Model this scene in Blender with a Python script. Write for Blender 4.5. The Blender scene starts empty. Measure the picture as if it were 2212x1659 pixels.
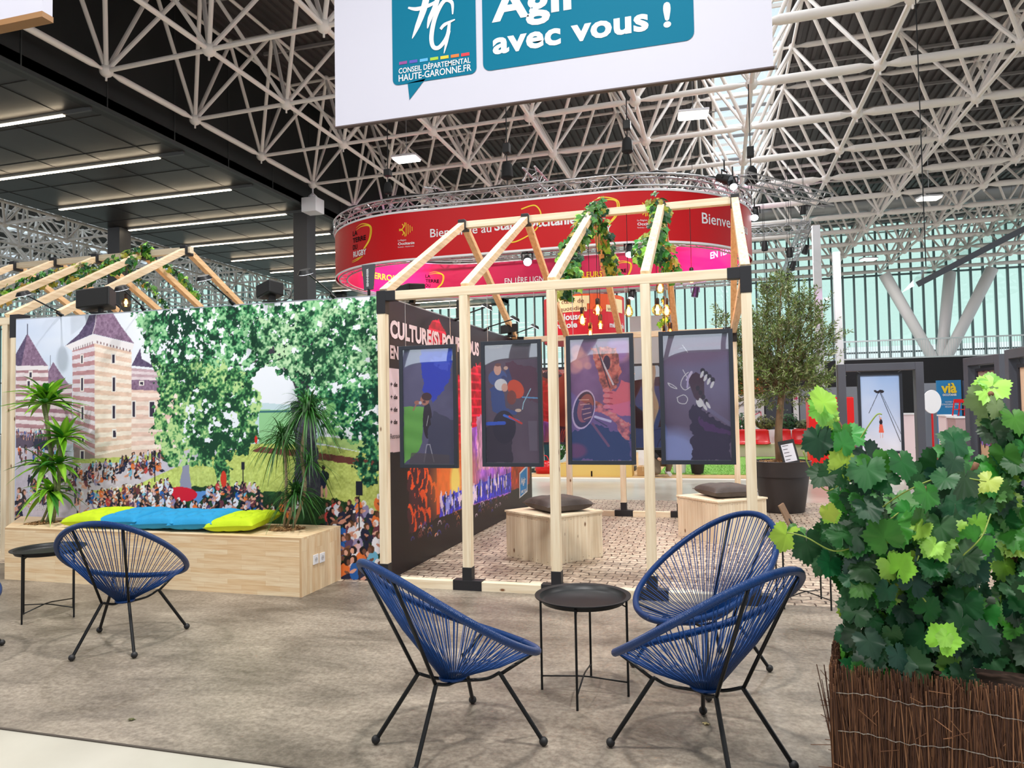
import bpy, math, random
import numpy as np
from mathutils import Vector, Matrix
rnd = random.Random(7)
nrg = np.random.default_rng(7)
sc = bpy.context.scene
COL = sc.collection

# ---------------------------------------------------------------- camera
FPX, CX, CY, EYE = 1561., 1106., 829.5, 1.55
def _u(v): return v/np.linalg.norm(v)
_dy = _u(np.array([444, 48.5, FPX])); _dx = np.array([5506, -152.5, -FPX])
_dx = _u(_dx-_dy*(_dx@_dy)); _dz = np.cross(_dx, _dy)
if _dz[1] > 0: _dz = -_dz
RW = np.array([_dx, _dy, _dz])
cd = bpy.data.cameras.new('camera'); cam = bpy.data.objects.new('camera', cd); COL.objects.link(cam)
cd.sensor_width = 36; cd.lens = 36*FPX/2212; cd.clip_start = .05; cd.clip_end = 400
_m = Matrix.Identity(4)
for i in range(3):
    _m[i][0] = RW[i, 0]; _m[i][1] = -RW[i, 1]; _m[i][2] = -RW[i, 2]
_m[2][3] = EYE
cam.matrix_world = _m
sc.camera = cam
# measuring aids: a photo pixel read on a plane of the hall gives a point of the hall
def _ray(x, y): return RW@np.array([(x-CX)/FPX, (y-CY)/FPX, 1.])
def on_z(x, y, z=0): r = _ray(x, y); return Vector(r*(z-EYE)/r[2])+Vector((0, 0, EYE))
def on_y(x, y, Y): r = _ray(x, y); return Vector(r*Y/r[1])+Vector((0, 0, EYE))
def on_x(x, y, X): r = _ray(x, y); return Vector(r*X/r[0])+Vector((0, 0, EYE))

# ---------------------------------------------------------------- world, lamps, exposure
w = bpy.data.worlds.new('overcast_sky'); sc.world = w; w.use_nodes = True
nt = w.node_tree; nt.nodes.clear()
o_ = nt.nodes.new('ShaderNodeOutputWorld'); b_ = nt.nodes.new('ShaderNodeBackground')
b_.inputs[0].default_value = (.90, .95, 1, 1); b_.inputs[1].default_value = 1.15
nt.links.new(b_.outputs[0], o_.inputs[0])
sc.view_settings.view_transform = 'Standard'; sc.view_settings.look = 'None'
sc.view_settings.gamma = 1; sc.view_settings.use_curve_mapping = False
sc.view_settings.exposure = 0.25
def area(name, loc, size, power, col=(1, 1, 1), rot=(0, 0, 0), sy=None):
    l = bpy.data.lights.new(name, 'AREA'); l.energy = power; l.color = col; l.size = size
    if sy: l.shape = 'RECTANGLE'; l.size_y = sy
    o = bpy.data.objects.new(name, l); o.location = loc; o.rotation_euler = rot; COL.objects.link(o); return o
LAMPS = [on_z(878, 343, 9.7), on_z(1497, 248, 9.7), on_z(2007, 428, 9.7), on_z(1876, 560, 9.7)]
LAMPS += [Vector(p) for p in ((-9, 9, 9.7), (-3.4, 11.6, 9.7), (4.6, 8.5, 9.7), (-7, 1, 9.7), (-1, 2.6, 9.7), (5, 1, 9.7), (-2, -6, 9.7), (-8, 26, 9.7), (3, 30, 9.7))]  # further ceiling lights without lamp bodies, added to brighten the hall
for i, p in enumerate(LAMPS):
    area('hall_area_light', (p.x, p.y, p.z-.12), .5, {7: 520, 8: 540, 9: 480}.get(i, 300), (1, .97, .93), sy=.4)
area('skylight_daylight', (1.1, 20, 13.2), 2.0, 900, (.93, .97, 1), sy=36)

# ---------------------------------------------------------------- materials
def lin(c):
    return tuple(((x/255)/12.92 if x/255 <= .04045 else (((x/255)+.055)/1.055)**2.4) for x in c[:3])
_mc = {}
def M(name, rgb, rough=.6, metal=0., var=0., scale=6., bump=0., bscale=None, stretch=None, emit=0., spec=.5, coat=0.):
    if name in _mc: return _mc[name]
    m = bpy.data.materials.new(name); m.use_nodes = True; t = m.node_tree; n = t.nodes
    p = n['Principled BSDF']; c = lin(rgb)+(1,)
    p.inputs['Base Color'].default_value = c; p.inputs['Roughness'].default_value = rough; p.inputs['Metallic'].default_value = metal
    p.inputs['Specular IOR Level'].default_value = spec
    if coat: p.inputs['Coat Weight'].default_value = coat
    if emit:
        p.inputs['Emission Color'].default_value = c; p.inputs['Emission Strength'].default_value = emit
    if var or bump:
        tc = n.new('ShaderNodeTexCoord'); mp = n.new('ShaderNodeMapping'); t.links.new(tc.outputs['Object'], mp.inputs[0])
        if stretch: mp.inputs['Scale'].default_value = stretch
        nz = n.new('ShaderNodeTexNoise'); nz.inputs['Scale'].default_value = scale; nz.inputs['Detail'].default_value = 5
        t.links.new(mp.outputs[0], nz.inputs[0])
        if var:
            mx = n.new('ShaderNodeMix'); mx.data_type = 'RGBA'
            mx.inputs[6].default_value = tuple(x*(1-var) for x in c[:3])+(1,); mx.inputs[7].default_value = tuple(min(1, x*(1+var)) for x in c[:3])+(1,)
            rp = n.new('ShaderNodeValToRGB'); rp.color_ramp.elements[0].position = .3; rp.color_ramp.elements[1].position = .7
            t.links.new(nz.outputs[0], rp.inputs[0]); t.links.new(rp.outputs[0], mx.inputs[0]); t.links.new(mx.outputs[2], p.inputs['Base Color'])
        if bump:
            n2 = nz
            if bscale:
                n2 = n.new('ShaderNodeTexNoise'); n2.inputs['Scale'].default_value = bscale; n2.inputs['Detail'].default_value = 3; t.links.new(mp.outputs[0], n2.inputs[0])
            bp = n.new('ShaderNodeBump'); bp.inputs['Strength'].default_value = bump; bp.inputs['Distance'].default_value = .02
            t.links.new(n2.outputs[0], bp.inputs['Height']); t.links.new(bp.outputs[0], p.inputs['Normal'])
    _mc[name] = m; return m
def ramp2(n, t, src, a, b, p0=.35, p1=.65):
    r = n.new('ShaderNodeValToRGB'); e = r.color_ramp.elements
    e[0].position = p0; e[1].position = p1; e[0].color = lin(a)+(1,); e[1].color = lin(b)+(1,)
    t.links.new(src, r.inputs[0]); return r.outputs[0]
def wood(name, a, b, axis=2, knots=True):
    """pale timber, grain running along one axis"""
    if name in _mc: return _mc[name]
    m = bpy.data.materials.new(name); m.use_nodes = True; t = m.node_tree; n = t.nodes; p = n['Principled BSDF']
    tc = n.new('ShaderNodeTexCoord'); mp = n.new('ShaderNodeMapping'); t.links.new(tc.outputs['Object'], mp.inputs[0])
    s = [26., 26., 26.]; s[axis] = 1.3; mp.inputs['Scale'].default_value = s
    nz = n.new('ShaderNodeTexNoise'); nz.inputs['Scale'].default_value = 1.5; nz.inputs['Detail'].default_value = 6; t.links.new(mp.outputs[0], nz.inputs[0])
    c = ramp2(n, t, nz.outputs[0], a, b)
    if knots:
        m2 = n.new('ShaderNodeMapping'); t.links.new(tc.outputs['Object'], m2.inputs[0]); s = [9., 9., 9.]; s[axis] = 4.5; m2.inputs['Scale'].default_value = s
        vo = n.new('ShaderNodeTexVoronoi'); vo.inputs['Scale'].default_value = .8; t.links.new(m2.outputs[0], vo.inputs[0])
        r = n.new('ShaderNodeValToRGB'); r.color_ramp.elements[0].position = .05; r.color_ramp.elements[1].position = .11
        r.color_ramp.elements[0].color = (1, 1, 1, 1); r.color_ramp.elements[1].color = (0, 0, 0, 1); t.links.new(vo.outputs['Distance'], r.inputs[0])
        mx = n.new('ShaderNodeMix'); mx.data_type = 'RGBA'; mx.inputs[7].default_value = lin((120, 78, 45))+(1,)
        t.links.new(r.outputs[0], mx.inputs[0]); t.links.new(c, mx.inputs[6]); c = mx.outputs[2]
    t.links.new(c, p.inputs['Base Color']); p.inputs['Roughness'].default_value = .62
    _mc[name] = m; return m
def print_mat(name, rough=.5):
    if name in _mc: return _mc[name]
    m = bpy.data.materials.new(name); m.use_nodes = True; t = m.node_tree; n = t.nodes; p = n['Principled BSDF']
    a = n.new('ShaderNodeAttribute'); a.attribute_name = 'print'; t.links.new(a.outputs['Color'], p.inputs['Base Color'])
    p.inputs['Roughness'].default_value = rough; p.inputs['Specular IOR Level'].default_value = .3
    _mc[name] = m; return m
def leaf_mat(name, rough=.45, trans=.25):
    if name in _mc: return _mc[name]
    m = bpy.data.materials.new(name); m.use_nodes = True; t = m.node_tree; n = t.nodes; p = n['Principled BSDF']
    a = n.new('ShaderNodeAttribute'); a.attribute_name = 'print'; t.links.new(a.outputs['Color'], p.inputs['Base Color'])
    p.inputs['Roughness'].default_value = rough
    tr = n.new('ShaderNodeBsdfTranslucent'); t.links.new(a.outputs['Color'], tr.inputs[0])
    mx = n.new('ShaderNodeMixShader'); mx.inputs[0].default_value = trans; out = n['Material Output']
    t.links.new(p.outputs[0], mx.inputs[1]); t.links.new(tr.outputs[0], mx.inputs[2]); t.links.new(mx.outputs[0], out.inputs[0])
    _mc[name] = m; return m
def clear_mat(name, tint, gloss=.2, rough=.02, warp=0., wscale=2.):
    if name in _mc: return _mc[name]
    m = bpy.data.materials.new(name); m.use_nodes = True; t = m.node_tree; n = t.nodes; n.remove(n['Principled BSDF'])
    tr = n.new('ShaderNodeBsdfTransparent'); tr.inputs[0].default_value = lin(tint)+(1,)
    gl = n.new('ShaderNodeBsdfGlossy'); gl.inputs['Roughness'].default_value = rough; gl.inputs[0].default_value = (1, 1, 1, 1)
    mx = n.new('ShaderNodeMixShader'); mx.inputs[0].default_value = gloss
    if warp:
        tc = n.new('ShaderNodeTexCoord'); nz = n.new('ShaderNodeTexNoise'); nz.inputs['Scale'].default_value = wscale; nz.inputs['Detail'].default_value = 0
        bp = n.new('ShaderNodeBump'); bp.inputs['Strength'].default_value = 1; bp.inputs['Distance'].default_value = warp
        t.links.new(tc.outputs['Object'], nz.inputs[0]); t.links.new(nz.outputs[0], bp.inputs['Height']); t.links.new(bp.outputs[0], gl.inputs['Normal'])
    t.links.new(tr.outputs[0], mx.inputs[1]); t.links.new(gl.outputs[0], mx.inputs[2]); t.links.new(mx.outputs[0], n['Material Output'].inputs[0])
    _mc[name] = m; return m

PINE = wood('pine', (224, 204, 172), (240, 226, 200), 2)
PINEX = wood('pine_lengthways', (224, 204, 172), (240, 226, 200), 0)
PINEY = wood('pine_crossways', (214, 186, 148), (238, 216, 184), 1)
BLACK = M('black_metal', (28, 29, 31), .42, .5)
BRACKET = M('dark_bracket', (38, 38, 42), .5, .2)
WHITE = M('white_tube_paint', (246, 238, 232), .45)
ALU = M('aluminium', (190, 190, 194), .3, .85)
BLKPL = M('black_plastic', (26, 26, 28), .55)
DGREY = M('anthracite', (82, 84, 94), .45)
WHITEP = M('white_panel', (235, 235, 240), .5)
REDP = M('red_plastic', (205, 22, 28), .25)
BARK = M('bark', (128, 104, 80), .85, var=.35, scale=14, bump=.5, stretch=(1, 1, .3))

# ---------------------------------------------------------------- mesh building
class MB:
    def __init__(s): s.v = []; s.f = []; s.c = None
    def quadbox(s, P):
        b = len(s.v); s.v += [tuple(p) for p in P]
        s.f += [tuple(b+i for i in q) for q in ((0, 3, 2, 1), (4, 5, 6, 7), (0, 1, 5, 4), (1, 2, 6, 5), (2, 3, 7, 6), (3, 0, 4, 7))]
        return s
    def box(s, a, b):
        x0, y0, z0 = a; x1, y1, z1 = b
        return s.quadbox([(x0, y0, z0), (x1, y0, z0), (x1, y1, z0), (x0, y1, z0), (x0, y0, z1), (x1, y0, z1), (x1, y1, z1), (x0, y1, z1)])
    def bar(s, p, q, w, h=None, up=(0, 0, 1)):
        p = Vector(p); q = Vector(q); h = h or w; d = (q-p).normalized(); up = Vector(up)
        if abs(d.dot(up)) > .98: up = Vector((0, 1, 0))
        x = d.cross(up).normalized()*w/2; y = x.cross(d).normalized()*h/2
        return s.quadbox([p-x-y, p+x-y, p+x+y, p-x+y, q-x-y, q+x-y, q+x+y, q-x+y])
    def tube(s, p, q, r, n=8, r2=None, cap=True):
        p = Vector(p); q = Vector(q); r2 = r if r2 is None else r2; d = (q-p)
        if d.length < 1e-6: return s
        d.normalize(); x = d.orthogonal().normalized(); y = d.cross(x); b = len(s.v)
        for k in range(n):
            a = 2*math.pi*k/n; e = x*math.cos(a)+y*math.sin(a); s.v += [tuple(p+e*r), tuple(q+e*r2)]
        for k in range(n):
            j = (k+1) % n; s.f.append((b+2*k, b+2*j, b+2*j+1, b+2*k+1))
        if cap:
            s.f.append(tuple(b+2*k for k in range(n))[::-1]); s.f.append(tuple(b+2*k+1 for k in range(n)))
        return s
    def path(s, P, r, n=8, closed=False, rf=None):
        P = [Vector(p) for p in P]; m = len(P); b = len(s.v); x = None
        for i, p in enumerate(P):
            a = P[(i-1) % m] if (closed or i > 0) else p; c = P[(i+1) % m] if (closed or i < m-1) else p
            d = (c-a).normalized()
            x = (d.orthogonal() if x is None else (x-d*x.dot(d))).normalized(); y = d.cross(x)
            rr = rf(i/(m-1)) if rf else r
            for k in range(n):
                t = 2*math.pi*k/n; s.v.append(tuple(p+(x*math.cos(t)+y*math.sin(t))*rr))
        for i in range(m if closed else m-1):
            for k in range(n):
                j = (k+1) % n; i2 = (i+1) % m; s.f.append((b+i*n+k, b+i*n+j, b+i2*n+j, b+i2*n+k))
        if not closed:
            s.f.append(tuple(b+k for k in range(n))[::-1]); s.f.append(tuple(b+(m-1)*n+k for k in range(n)))
        return s
    def lathe(s, prof, c=(0, 0, 0), n=24, cap=True, sx=1, sy=1):
        b = len(s.v)
        for r, z in prof:
            for k in range(n):
                a = 2*math.pi*k/n; s.v.append((c[0]+r*math.cos(a)*sx, c[1]+r*math.sin(a)*sy, c[2]+z))
        for i in range(len(prof)-1):
            for k in range(n):
                j = (k+1) % n; s.f.append((b+i*n+k, b+i*n+j, b+(i+1)*n+j, b+(i+1)*n+k))
        if cap:
            s.f.append(tuple(b+k for k in range(n))[::-1]); s.f.append(tuple(b+(len(prof)-1)*n+k for k in range(n)))
        return s
    def ball(s, c, r, n=10, m=6, sc3=(1, 1, 1)):
        prof = [(r*math.sin(math.pi*i/m)+1e-5, -r*math.cos(math.pi*i/m)) for i in range(m+1)]
        b = len(s.v); s.lathe(prof, (0, 0, 0), n)
        for i in range(b, len(s.v)):
            x, y, z = s.v[i]; s.v[i] = (c[0]+x*sc3[0], c[1]+y*sc3[1], c[2]+z*sc3[2])
        return s
    def prism(s, pts, fn, t):
        """outline pts (2D) placed by fn(x, y, depth), thickness t"""
        b = len(s.v); n = len(pts)
        s.v += [tuple(fn(x, y, 0)) for x, y in pts]+[tuple(fn(x, y, t)) for x, y in pts]
        s.f.append(tuple(range(b, b+n))); s.f.append(tuple(range(b+n, b+2*n))[::-1])
        for i in range(n): s.f.append((b+i, b+n+i, b+n+(i+1) % n, b+(i+1) % n))
        return s
    def xf(s, mat, start=0):
        for i in range(start, len(s.v)): s.v[i] = tuple(mat@Vector(s.v[i]))
        return s
    def build(s, name, m, parent=None, smooth=False, bevel=0):
        me = bpy.data.meshes.new(name); v = s.v
        off = Vector((0, 0, 0))
        if parent is not None and parent.get('_o'): off = Vector(parent['_o'])
        if off.length: v = [(a-off.x, b-off.y, c-off.z) for a, b, c in v]
        me.from_pydata(v, [], s.f); me.materials.append(m)
        if s.c is not None:
            at = me.color_attributes.new('print', 'FLOAT_COLOR', 'POINT'); at.data.foreach_set('color', np.asarray(s.c, dtype=np.float32).ravel())
        if smooth: me.polygons.foreach_set('use_smooth', [True]*len(me.polygons))
        me.update(); o = bpy.data.objects.new(name, me); COL.objects.link(o)
        if parent is not None: o.parent = parent
        if bevel:
            mo = o.modifiers.new('bevel', 'BEVEL'); mo.width = bevel; mo.segments = 2; mo.limit_method = 'ANGLE'
        if smooth and smooth != 'all':
            try:
                mo = None; me.set_sharp_from_angle(angle=math.radians(40))
            except Exception: pass
        return o
OFFS = {}
def tag(o, label=None, cat=None, group=None, kind=None):
    if label: o['label'] = label
    if cat: o['category'] = cat
    if group: o['group'] = group
    if kind: o['kind'] = kind
    return o
def thing(name, label, cat, loc=(0, 0, 0), rz=0, group=None, kind=None):
    """an Empty at the thing's base; parts are meshed in its local frame"""
    o = bpy.data.objects.new(name, None); COL.objects.link(o); o.location = loc; o.rotation_euler = (0, 0, rz)
    o.empty_display_size = .1
    return tag(o, label, cat, group, kind)
def thingw(name, label, cat, loc, group=None, kind=None):
    """same, but its parts are meshed in world coordinates"""
    o = thing(name, label, cat, loc, 0, group, kind); o['_o'] = tuple(loc); OFFS[o.name] = o; return o
def copy_tree(o, parent=None):
    c = o.copy(); COL.objects.link(c)
    if parent is not None: c.parent = parent
    for ch in list(o.children): copy_tree(ch, c)
    return c

# ---------------------------------------------------------------- lettering
_tc = {}
def _text(s, bold=0., shear=0., res=3, sp=1.):
    k = (s, bold, shear, sp)
    if k in _tc: return _tc[k]
    cu = bpy.data.curves.new('t', 'FONT'); cu.body = s; cu.size = 1; cu.offset = bold; cu.shear = shear; cu.resolution_u = res; cu.space_character = sp
    ob = bpy.data.objects.new('t', cu); COL.objects.link(ob); dg = bpy.context.evaluated_depsgraph_get()
    me = ob.evaluated_get(dg).to_mesh(); v = [tuple(x.co) for x in me.vertices]; f = [tuple(p.vertices) for p in me.polygons]
    bpy.data.objects.remove(ob); bpy.data.curves.remove(cu); _tc[k] = (v, f); return _tc[k]
_cap = max(v[1] for v in _text('H')[0])
def letters(mb, s, x0, x1, y0, cap, fn, bold=0., shear=0., sp=1., dense=0):
    """text s with its baseline from x0 to x1 at height y0, capitals cap high, placed by fn(x, y)"""
    v, f = _text(s, bold, shear, sp=sp); xs = [p[0] for p in v]; a, b = min(xs), max(xs)
    kx = (x1-x0)/(b-a); ky = cap/(_cap+bold); o = len(mb.v)
    mb.v += [tuple(fn(x0+(p[0]-a)*kx, y0+p[1]*ky)) for p in v]; mb.f += [tuple(o+i for i in q) for q in f]
    return mb
# ---------------------------------------------------------------- printed pictures: a small painter on a grid of colour points
class Paint:
    def __init__(s, W, H, nx, ny, bg, seed=1):
        s.W, s.H, s.nx, s.ny = W, H, nx, ny
        u = np.linspace(0, W, nx); v = np.linspace(0, H, ny); s.U, s.V = np.meshgrid(u, v)
        s.C = np.zeros((ny, nx, 3)); s.C[:] = np.array(bg)/255.; s.r = np.random.default_rng(seed)
    def noise(s, scale, seed=0, octv=3, ax=1., sl=None):
        U, V = (s.U, s.V) if sl is None else (s.U[sl], s.V[sl])
        r = np.random.default_rng(seed+11); out = 0; amp = 1.; tot = 0
        for o in range(octv):
            g = r.random((64, 64)); x = U/scale*ax*2**o; y = V/scale*2**o
            xi = np.floor(x).astype(int); yi = np.floor(y).astype(int); fx = x-xi; fy = y-yi; fx = fx*fx*(3-2*fx); fy = fy*fy*(3-2*fy)
            a = g[yi % 64, xi % 64]; b = g[yi % 64, (xi+1) % 64]; c = g[(yi+1) % 64, xi % 64]; d = g[(yi+1) % 64, (xi+1) % 64]
            out = out+amp*((a*(1-fx)+b*fx)*(1-fy)+(c*(1-fx)+d*fx)*fy); tot += amp; amp *= .55
        return out/tot
    def sl(s, x0, x1, y0, y1):
        i0 = int(max(0, math.floor(x0/s.W*(s.nx-1)))); i1 = int(min(s.nx, math.ceil(x1/s.W*(s.nx-1))+1))
        j0 = int(max(0, math.floor(y0/s.H*(s.ny-1)))); j1 = int(min(s.ny, math.ceil(y1/s.H*(s.ny-1))+1))
        return None if i0 >= i1 or j0 >= j1 else (slice(j0, j1), slice(i0, i1))
    def put(s, q, m, col, a=1.):
        m = (m*a)[..., None]; c = np.array(col)/255. if not isinstance(col, np.ndarray) else col
        s.C[q] = s.C[q]*(1-m)+c*m
    def poly(s, P, col, a=1., jit=0., js=.05, seed=3):
        xs = [p[0] for p in P]; ys = [p[1] for p in P]; q = s.sl(min(xs)-jit, max(xs)+jit, min(ys)-jit, max(ys)+jit)
        if q is None: return
        U = s.U[q].copy(); V = s.V[q].copy()
        if jit:
            U += (s.noise(js, seed, 3, sl=q)-.5)*2*jit; V += (s.noise(js, seed+5, 3, sl=q)-.5)*2*jit
        m = np.zeros(U.shape, bool); n = len(P)
        for i in range(n):
            x0, y0 = P[i]; x1, y1 = P[(i+1) % n]
            if y0 == y1: continue
            c = ((V >= min(y0, y1)) & (V < max(y0, y1))) & (U < (x1-x0)*(V-y0)/(y1-y0)+x0); m ^= c
        if callable(col): col = col(s, q)
        s.put(q, m.astype(float), col, a); return q, m
    def ell(s, x, y, rx, ry, col, a=1., rot=0., soft=0.):
        R = max(rx, ry)*(1+soft); q = s.sl(x-R, x+R, y-R, y+R)
        if q is None: return
        dx = s.U[q]-x; dy = s.V[q]-y; c, n = math.cos(rot), math.sin(rot); d = np.sqrt(((dx*c+dy*n)/rx)**2+((-dx*n+dy*c)/ry)**2)
        m = np.clip((1+soft-d)/max(soft, .001), 0, 1) if soft else (d < 1).astype(float)
        s.put(q, m, col, a)
    def line(s, P, w, col, a=1.):
        for (x0, y0), (x1, y1) in zip(P[:-1], P[1:]):
            q = s.sl(min(x0, x1)-w, max(x0, x1)+w, min(y0, y1)-w, max(y0, y1)+w)
            if q is None: continue
            dx, dy = x1-x0, y1-y0; L = dx*dx+dy*dy+1e-9; t = np.clip(((s.U[q]-x0)*dx+(s.V[q]-y0)*dy)/L, 0, 1)
            d = np.hypot(s.U[q]-x0-t*dx, s.V[q]-y0-t*dy); s.put(q, (d < w/2).astype(float), col, a)
    def mesh(s, name, fn, m, parent=None):
        """the picture as a panel of colour points, placed by fn(u, v)"""
        mb = MB(); U = s.U.ravel(); V = s.V.ravel(); o = np.array(fn(0, 0)); ex = (np.array(fn(s.W, 0))-o)/s.W; ey = (np.array(fn(0, s.H))-o)/s.H
        mb.v = (o+U[:, None]*ex+V[:, None]*ey); mb.v = [tuple(p) for p in mb.v.tolist()]; nx, ny = s.nx, s.ny
        j, i = np.meshgrid(np.arange(ny-1), np.arange(nx-1), indexing='ij'); a = (j*nx+i).ravel()
        mb.f = np.stack([a, a+1, a+nx+1, a+nx], 1).tolist()
        c = np.clip(s.C.reshape(-1, 3), 0, 1); c = np.where(c <= .04045, c/12.92, ((c+.055)/1.055)**2.4)
        mb.c = np.concatenate([c, np.ones((len(c), 1))], 1)
        return mb.build(name, m, parent)

# ---------------------------------------------------------------- the hall: floor
def floor_mat():
    m = bpy.data.materials.new('hall_concrete'); m.use_nodes = True; t = m.node_tree; n = t.nodes; p = n['Principled BSDF']
    tc = n.new('ShaderNodeTexCoord'); nz = n.new('ShaderNodeTexNoise'); nz.inputs['Scale'].default_value = .9; nz.inputs['Detail'].default_value = 8
    t.links.new(tc.outputs['Object'], nz.inputs[0]); c = ramp2(n, t, nz.outputs[0], (164, 160, 148), (190, 187, 176))
    n2 = n.new('ShaderNodeTexNoise'); n2.inputs['Scale'].default_value = 2.3; n2.inputs['Detail'].default_value = 10; n2.inputs['Distortion'].default_value = 1.2
    t.links.new(tc.outputs['Object'], n2.inputs[0]); r = n.new('ShaderNodeValToRGB'); r.color_ramp.elements[0].position = .69; r.color_ramp.elements[1].position = .74
    t.links.new(n2.outputs[0], r.inputs[0]); mx = n.new('ShaderNodeMix'); mx.data_type = 'RGBA'; mx.inputs[7].default_value = lin((140, 118, 88))+(1,)
    t.links.new(r.outputs[0], mx.inputs[0]); t.links.new(c, mx.inputs[6]); t.links.new(mx.outputs[2], p.inputs['Base Color']); p.inputs['Roughness'].default_value = .28
    return m
def vinyl_mat():
    m = bpy.data.materials.new('concrete_look_vinyl'); m.use_nodes = True; t = m.node_tree; n = t.nodes; p = n['Principled BSDF']
    tc = n.new('ShaderNodeTexCoord'); mp = n.new('ShaderNodeMapping'); mp.inputs['Rotation'].default_value = (0, 0, -.5); mp.inputs['Scale'].default_value = (.9, 2.0, 1); t.links.new(tc.outputs['Object'], mp.inputs[0])
    nz = n.new('ShaderNodeTexNoise'); nz.inputs['Scale'].default_value = 1.3; nz.inputs['Detail'].default_value = 12; nz.inputs['Roughness'].default_value = .62; nz.inputs['Distortion'].default_value = .4; t.links.new(mp.outputs[0], nz.inputs[0])
    c = ramp2(n, t, nz.outputs[0], (100, 92, 83), (166, 156, 143), .33, .68); t.links.new(c, p.inputs['Base Color']); p.inputs['Roughness'].default_value = .42
    n3 = n.new('ShaderNodeTexNoise'); n3.inputs['Scale'].default_value = 34; n3.inputs['Detail'].default_value = 6; n3.inputs['Roughness'].default_value = .7; t.links.new(tc.outputs['Object'], n3.inputs[0])
    mx = n.new('ShaderNodeMix'); mx.data_type = 'RGBA'; mx.blend_type = 'MULTIPLY'; mx.inputs[0].default_value = 1; t.links.new(c, mx.inputs[6]); t.links.new(ramp2(n, t, n3.outputs[0], (206, 202, 198), (255, 255, 252), .38, .62), mx.inputs[7]); t.links.new(mx.outputs[2], p.inputs['Base Color'])
    bp = n.new('ShaderNodeBump'); bp.inputs['Strength'].default_value = .25; bp.inputs['Distance'].default_value = .004; t.links.new(n3.outputs[0], bp.inputs['Height']); t.links.new(bp.outputs[0], p.inputs['Normal'])
    return m
def cobble_mat():
    m = bpy.data.materials.new('cobble_print_vinyl'); m.use_nodes = True; t = m.node_tree; n = t.nodes; p = n['Principled BSDF']
    tc = n.new('ShaderNodeTexCoord'); nz = n.new('ShaderNodeTexNoise'); nz.inputs['Scale'].default_value = 3.5; nz.inputs['Detail'].default_value = 3; t.links.new(tc.outputs['Object'], nz.inputs[0])
    ad = n.new('ShaderNodeMix'); ad.data_type = 'RGBA'; ad.blend_type = 'LINEAR_LIGHT'; ad.inputs[0].default_value = .055
    t.links.new(tc.outputs['Object'], ad.inputs[6]); t.links.new(nz.outputs['Color'], ad.inputs[7])
    br = n.new('ShaderNodeTexBrick'); br.inputs['Scale'].default_value = 1.; br.inputs['Brick Width'].default_value = .15; br.inputs['Row Height'].default_value = .10
    br.inputs['Mortar Size'].default_value = .0075; br.inputs['Mortar Smooth'].default_value = .3; br.inputs['Bias'].default_value = -.2
    br.inputs['Color1'].default_value = lin((214, 200, 184))+(1,); br.inputs['Color2'].default_value = lin((182, 164, 150))+(1,); br.inputs['Mortar'].default_value = lin((88, 68, 56))+(1,)
    t.links.new(ad.outputs[2], br.inputs[0])
    n2 = n.new('ShaderNodeTexNoise'); n2.inputs['Scale'].default_value = 22; n2.inputs['Detail'].default_value = 4; t.links.new(tc.outputs['Object'], n2.inputs[0])
    mx = n.new('ShaderNodeMix'); mx.data_type = 'RGBA'; mx.blend_type = 'MULTIPLY'; mx.inputs[0].default_value = 1; c2 = ramp2(n, t, n2.outputs[0], (190, 180, 172), (255, 255, 250), .3, .6)
    t.links.new(br.outputs[0], mx.inputs[6]); t.links.new(c2, mx.inputs[7]); t.links.new(mx.outputs[2], p.inputs['Base Color']); p.inputs['Roughness'].default_value = .5
    return m
def struct(name, mb, m, parent=None, **k): return tag(mb.build(name, m, parent, **k), kind='structure')
struct('floor', MB().box((-75, -16, -.3), (45, 62, 0)), floor_mat())
struct('floor.001', MB().box((-12, 2.835, 0), (2.1, 6.02, .004)), vinyl_mat())
struct('floor.002', MB().box((-13, 6.02, 0), (3.3, 12.3, .004)), cobble_mat())
struct('trim_1', MB().box((-12, 2.822, 0), (2.1, 2.835, .006)), M('floor_strip', (70, 62, 56), .4))
gb = MB()
gb.v = [(2.2, 12.8, .002), (7, 15.2, .002), (7, 16.2, .002), (2.2, 13.8, .002), (3.2, 9.2, .002), (8, 11.4, .002), (8, 12.6, .002), (3.2, 10.2, .002)]; gb.f = [(0, 1, 2, 3), (4, 5, 6, 7)]
struct('floor.003', gb, M('floor_marking', (150, 150, 148), .35))

# ---------------------------------------------------------------- roof deck, skylights, cladding
SKY = [(.15, 2.35), (-31.5, -29.5), (-37, -34.6), (-43, -40.5), (-50, -47.5), (-57, -54.5)]
def deck(x0, x1):
    mb = MB(); x = x0; P = []; k = 0
    while x < x1: P += [(x, 13.5), (x+.13, 13.5), (x+.16, 13.42), (x+.27, 13.42)]; x += .3
    P.append((x1, 13.5))
    for (x, z) in P: mb.v += [(x, -15, z), (x, 52, z)]
    for i in range(len(P)-1): mb.f.append((2*i, 2*i+1, 2*i+3, 2*i+2))
    return mb
DECK = M('dark_roof_sheet', (84, 78, 78), .5, .2)
edges = sorted([-75]+[a for s in SKY for a in s]+[24])
for i in range(0, len(edges), 2): struct('ceiling', deck(edges[i], edges[i+1]), DECK)
SKYG = clear_mat('skylight_glass', (235, 242, 245), .06)
for i, (a, b) in enumerate(SKY):
    o = struct('window_%d' % (i+1), MB().box((a, -15, 13.50), (b, 52, 13.52)), SKYG)
    mb = MB(); y = -15
    while y < 52: mb.box((a, y, 13.38), (b, y+.07, 13.49)); y += 1.04
    mb.box((a-.05, -15, 13.3), (a+.05, 52, 13.49)); mb.box((b-.05, -15, 13.3), (b+.05, 52, 13.49)); struct('glazing_bars', mb, WHITE, o)
pm = MB()
for j in range(-8, 14): pm.box((-14, 14+3.12*j-.04, 13.3), (24, 14+3.12*j+.04, 13.4))
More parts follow.
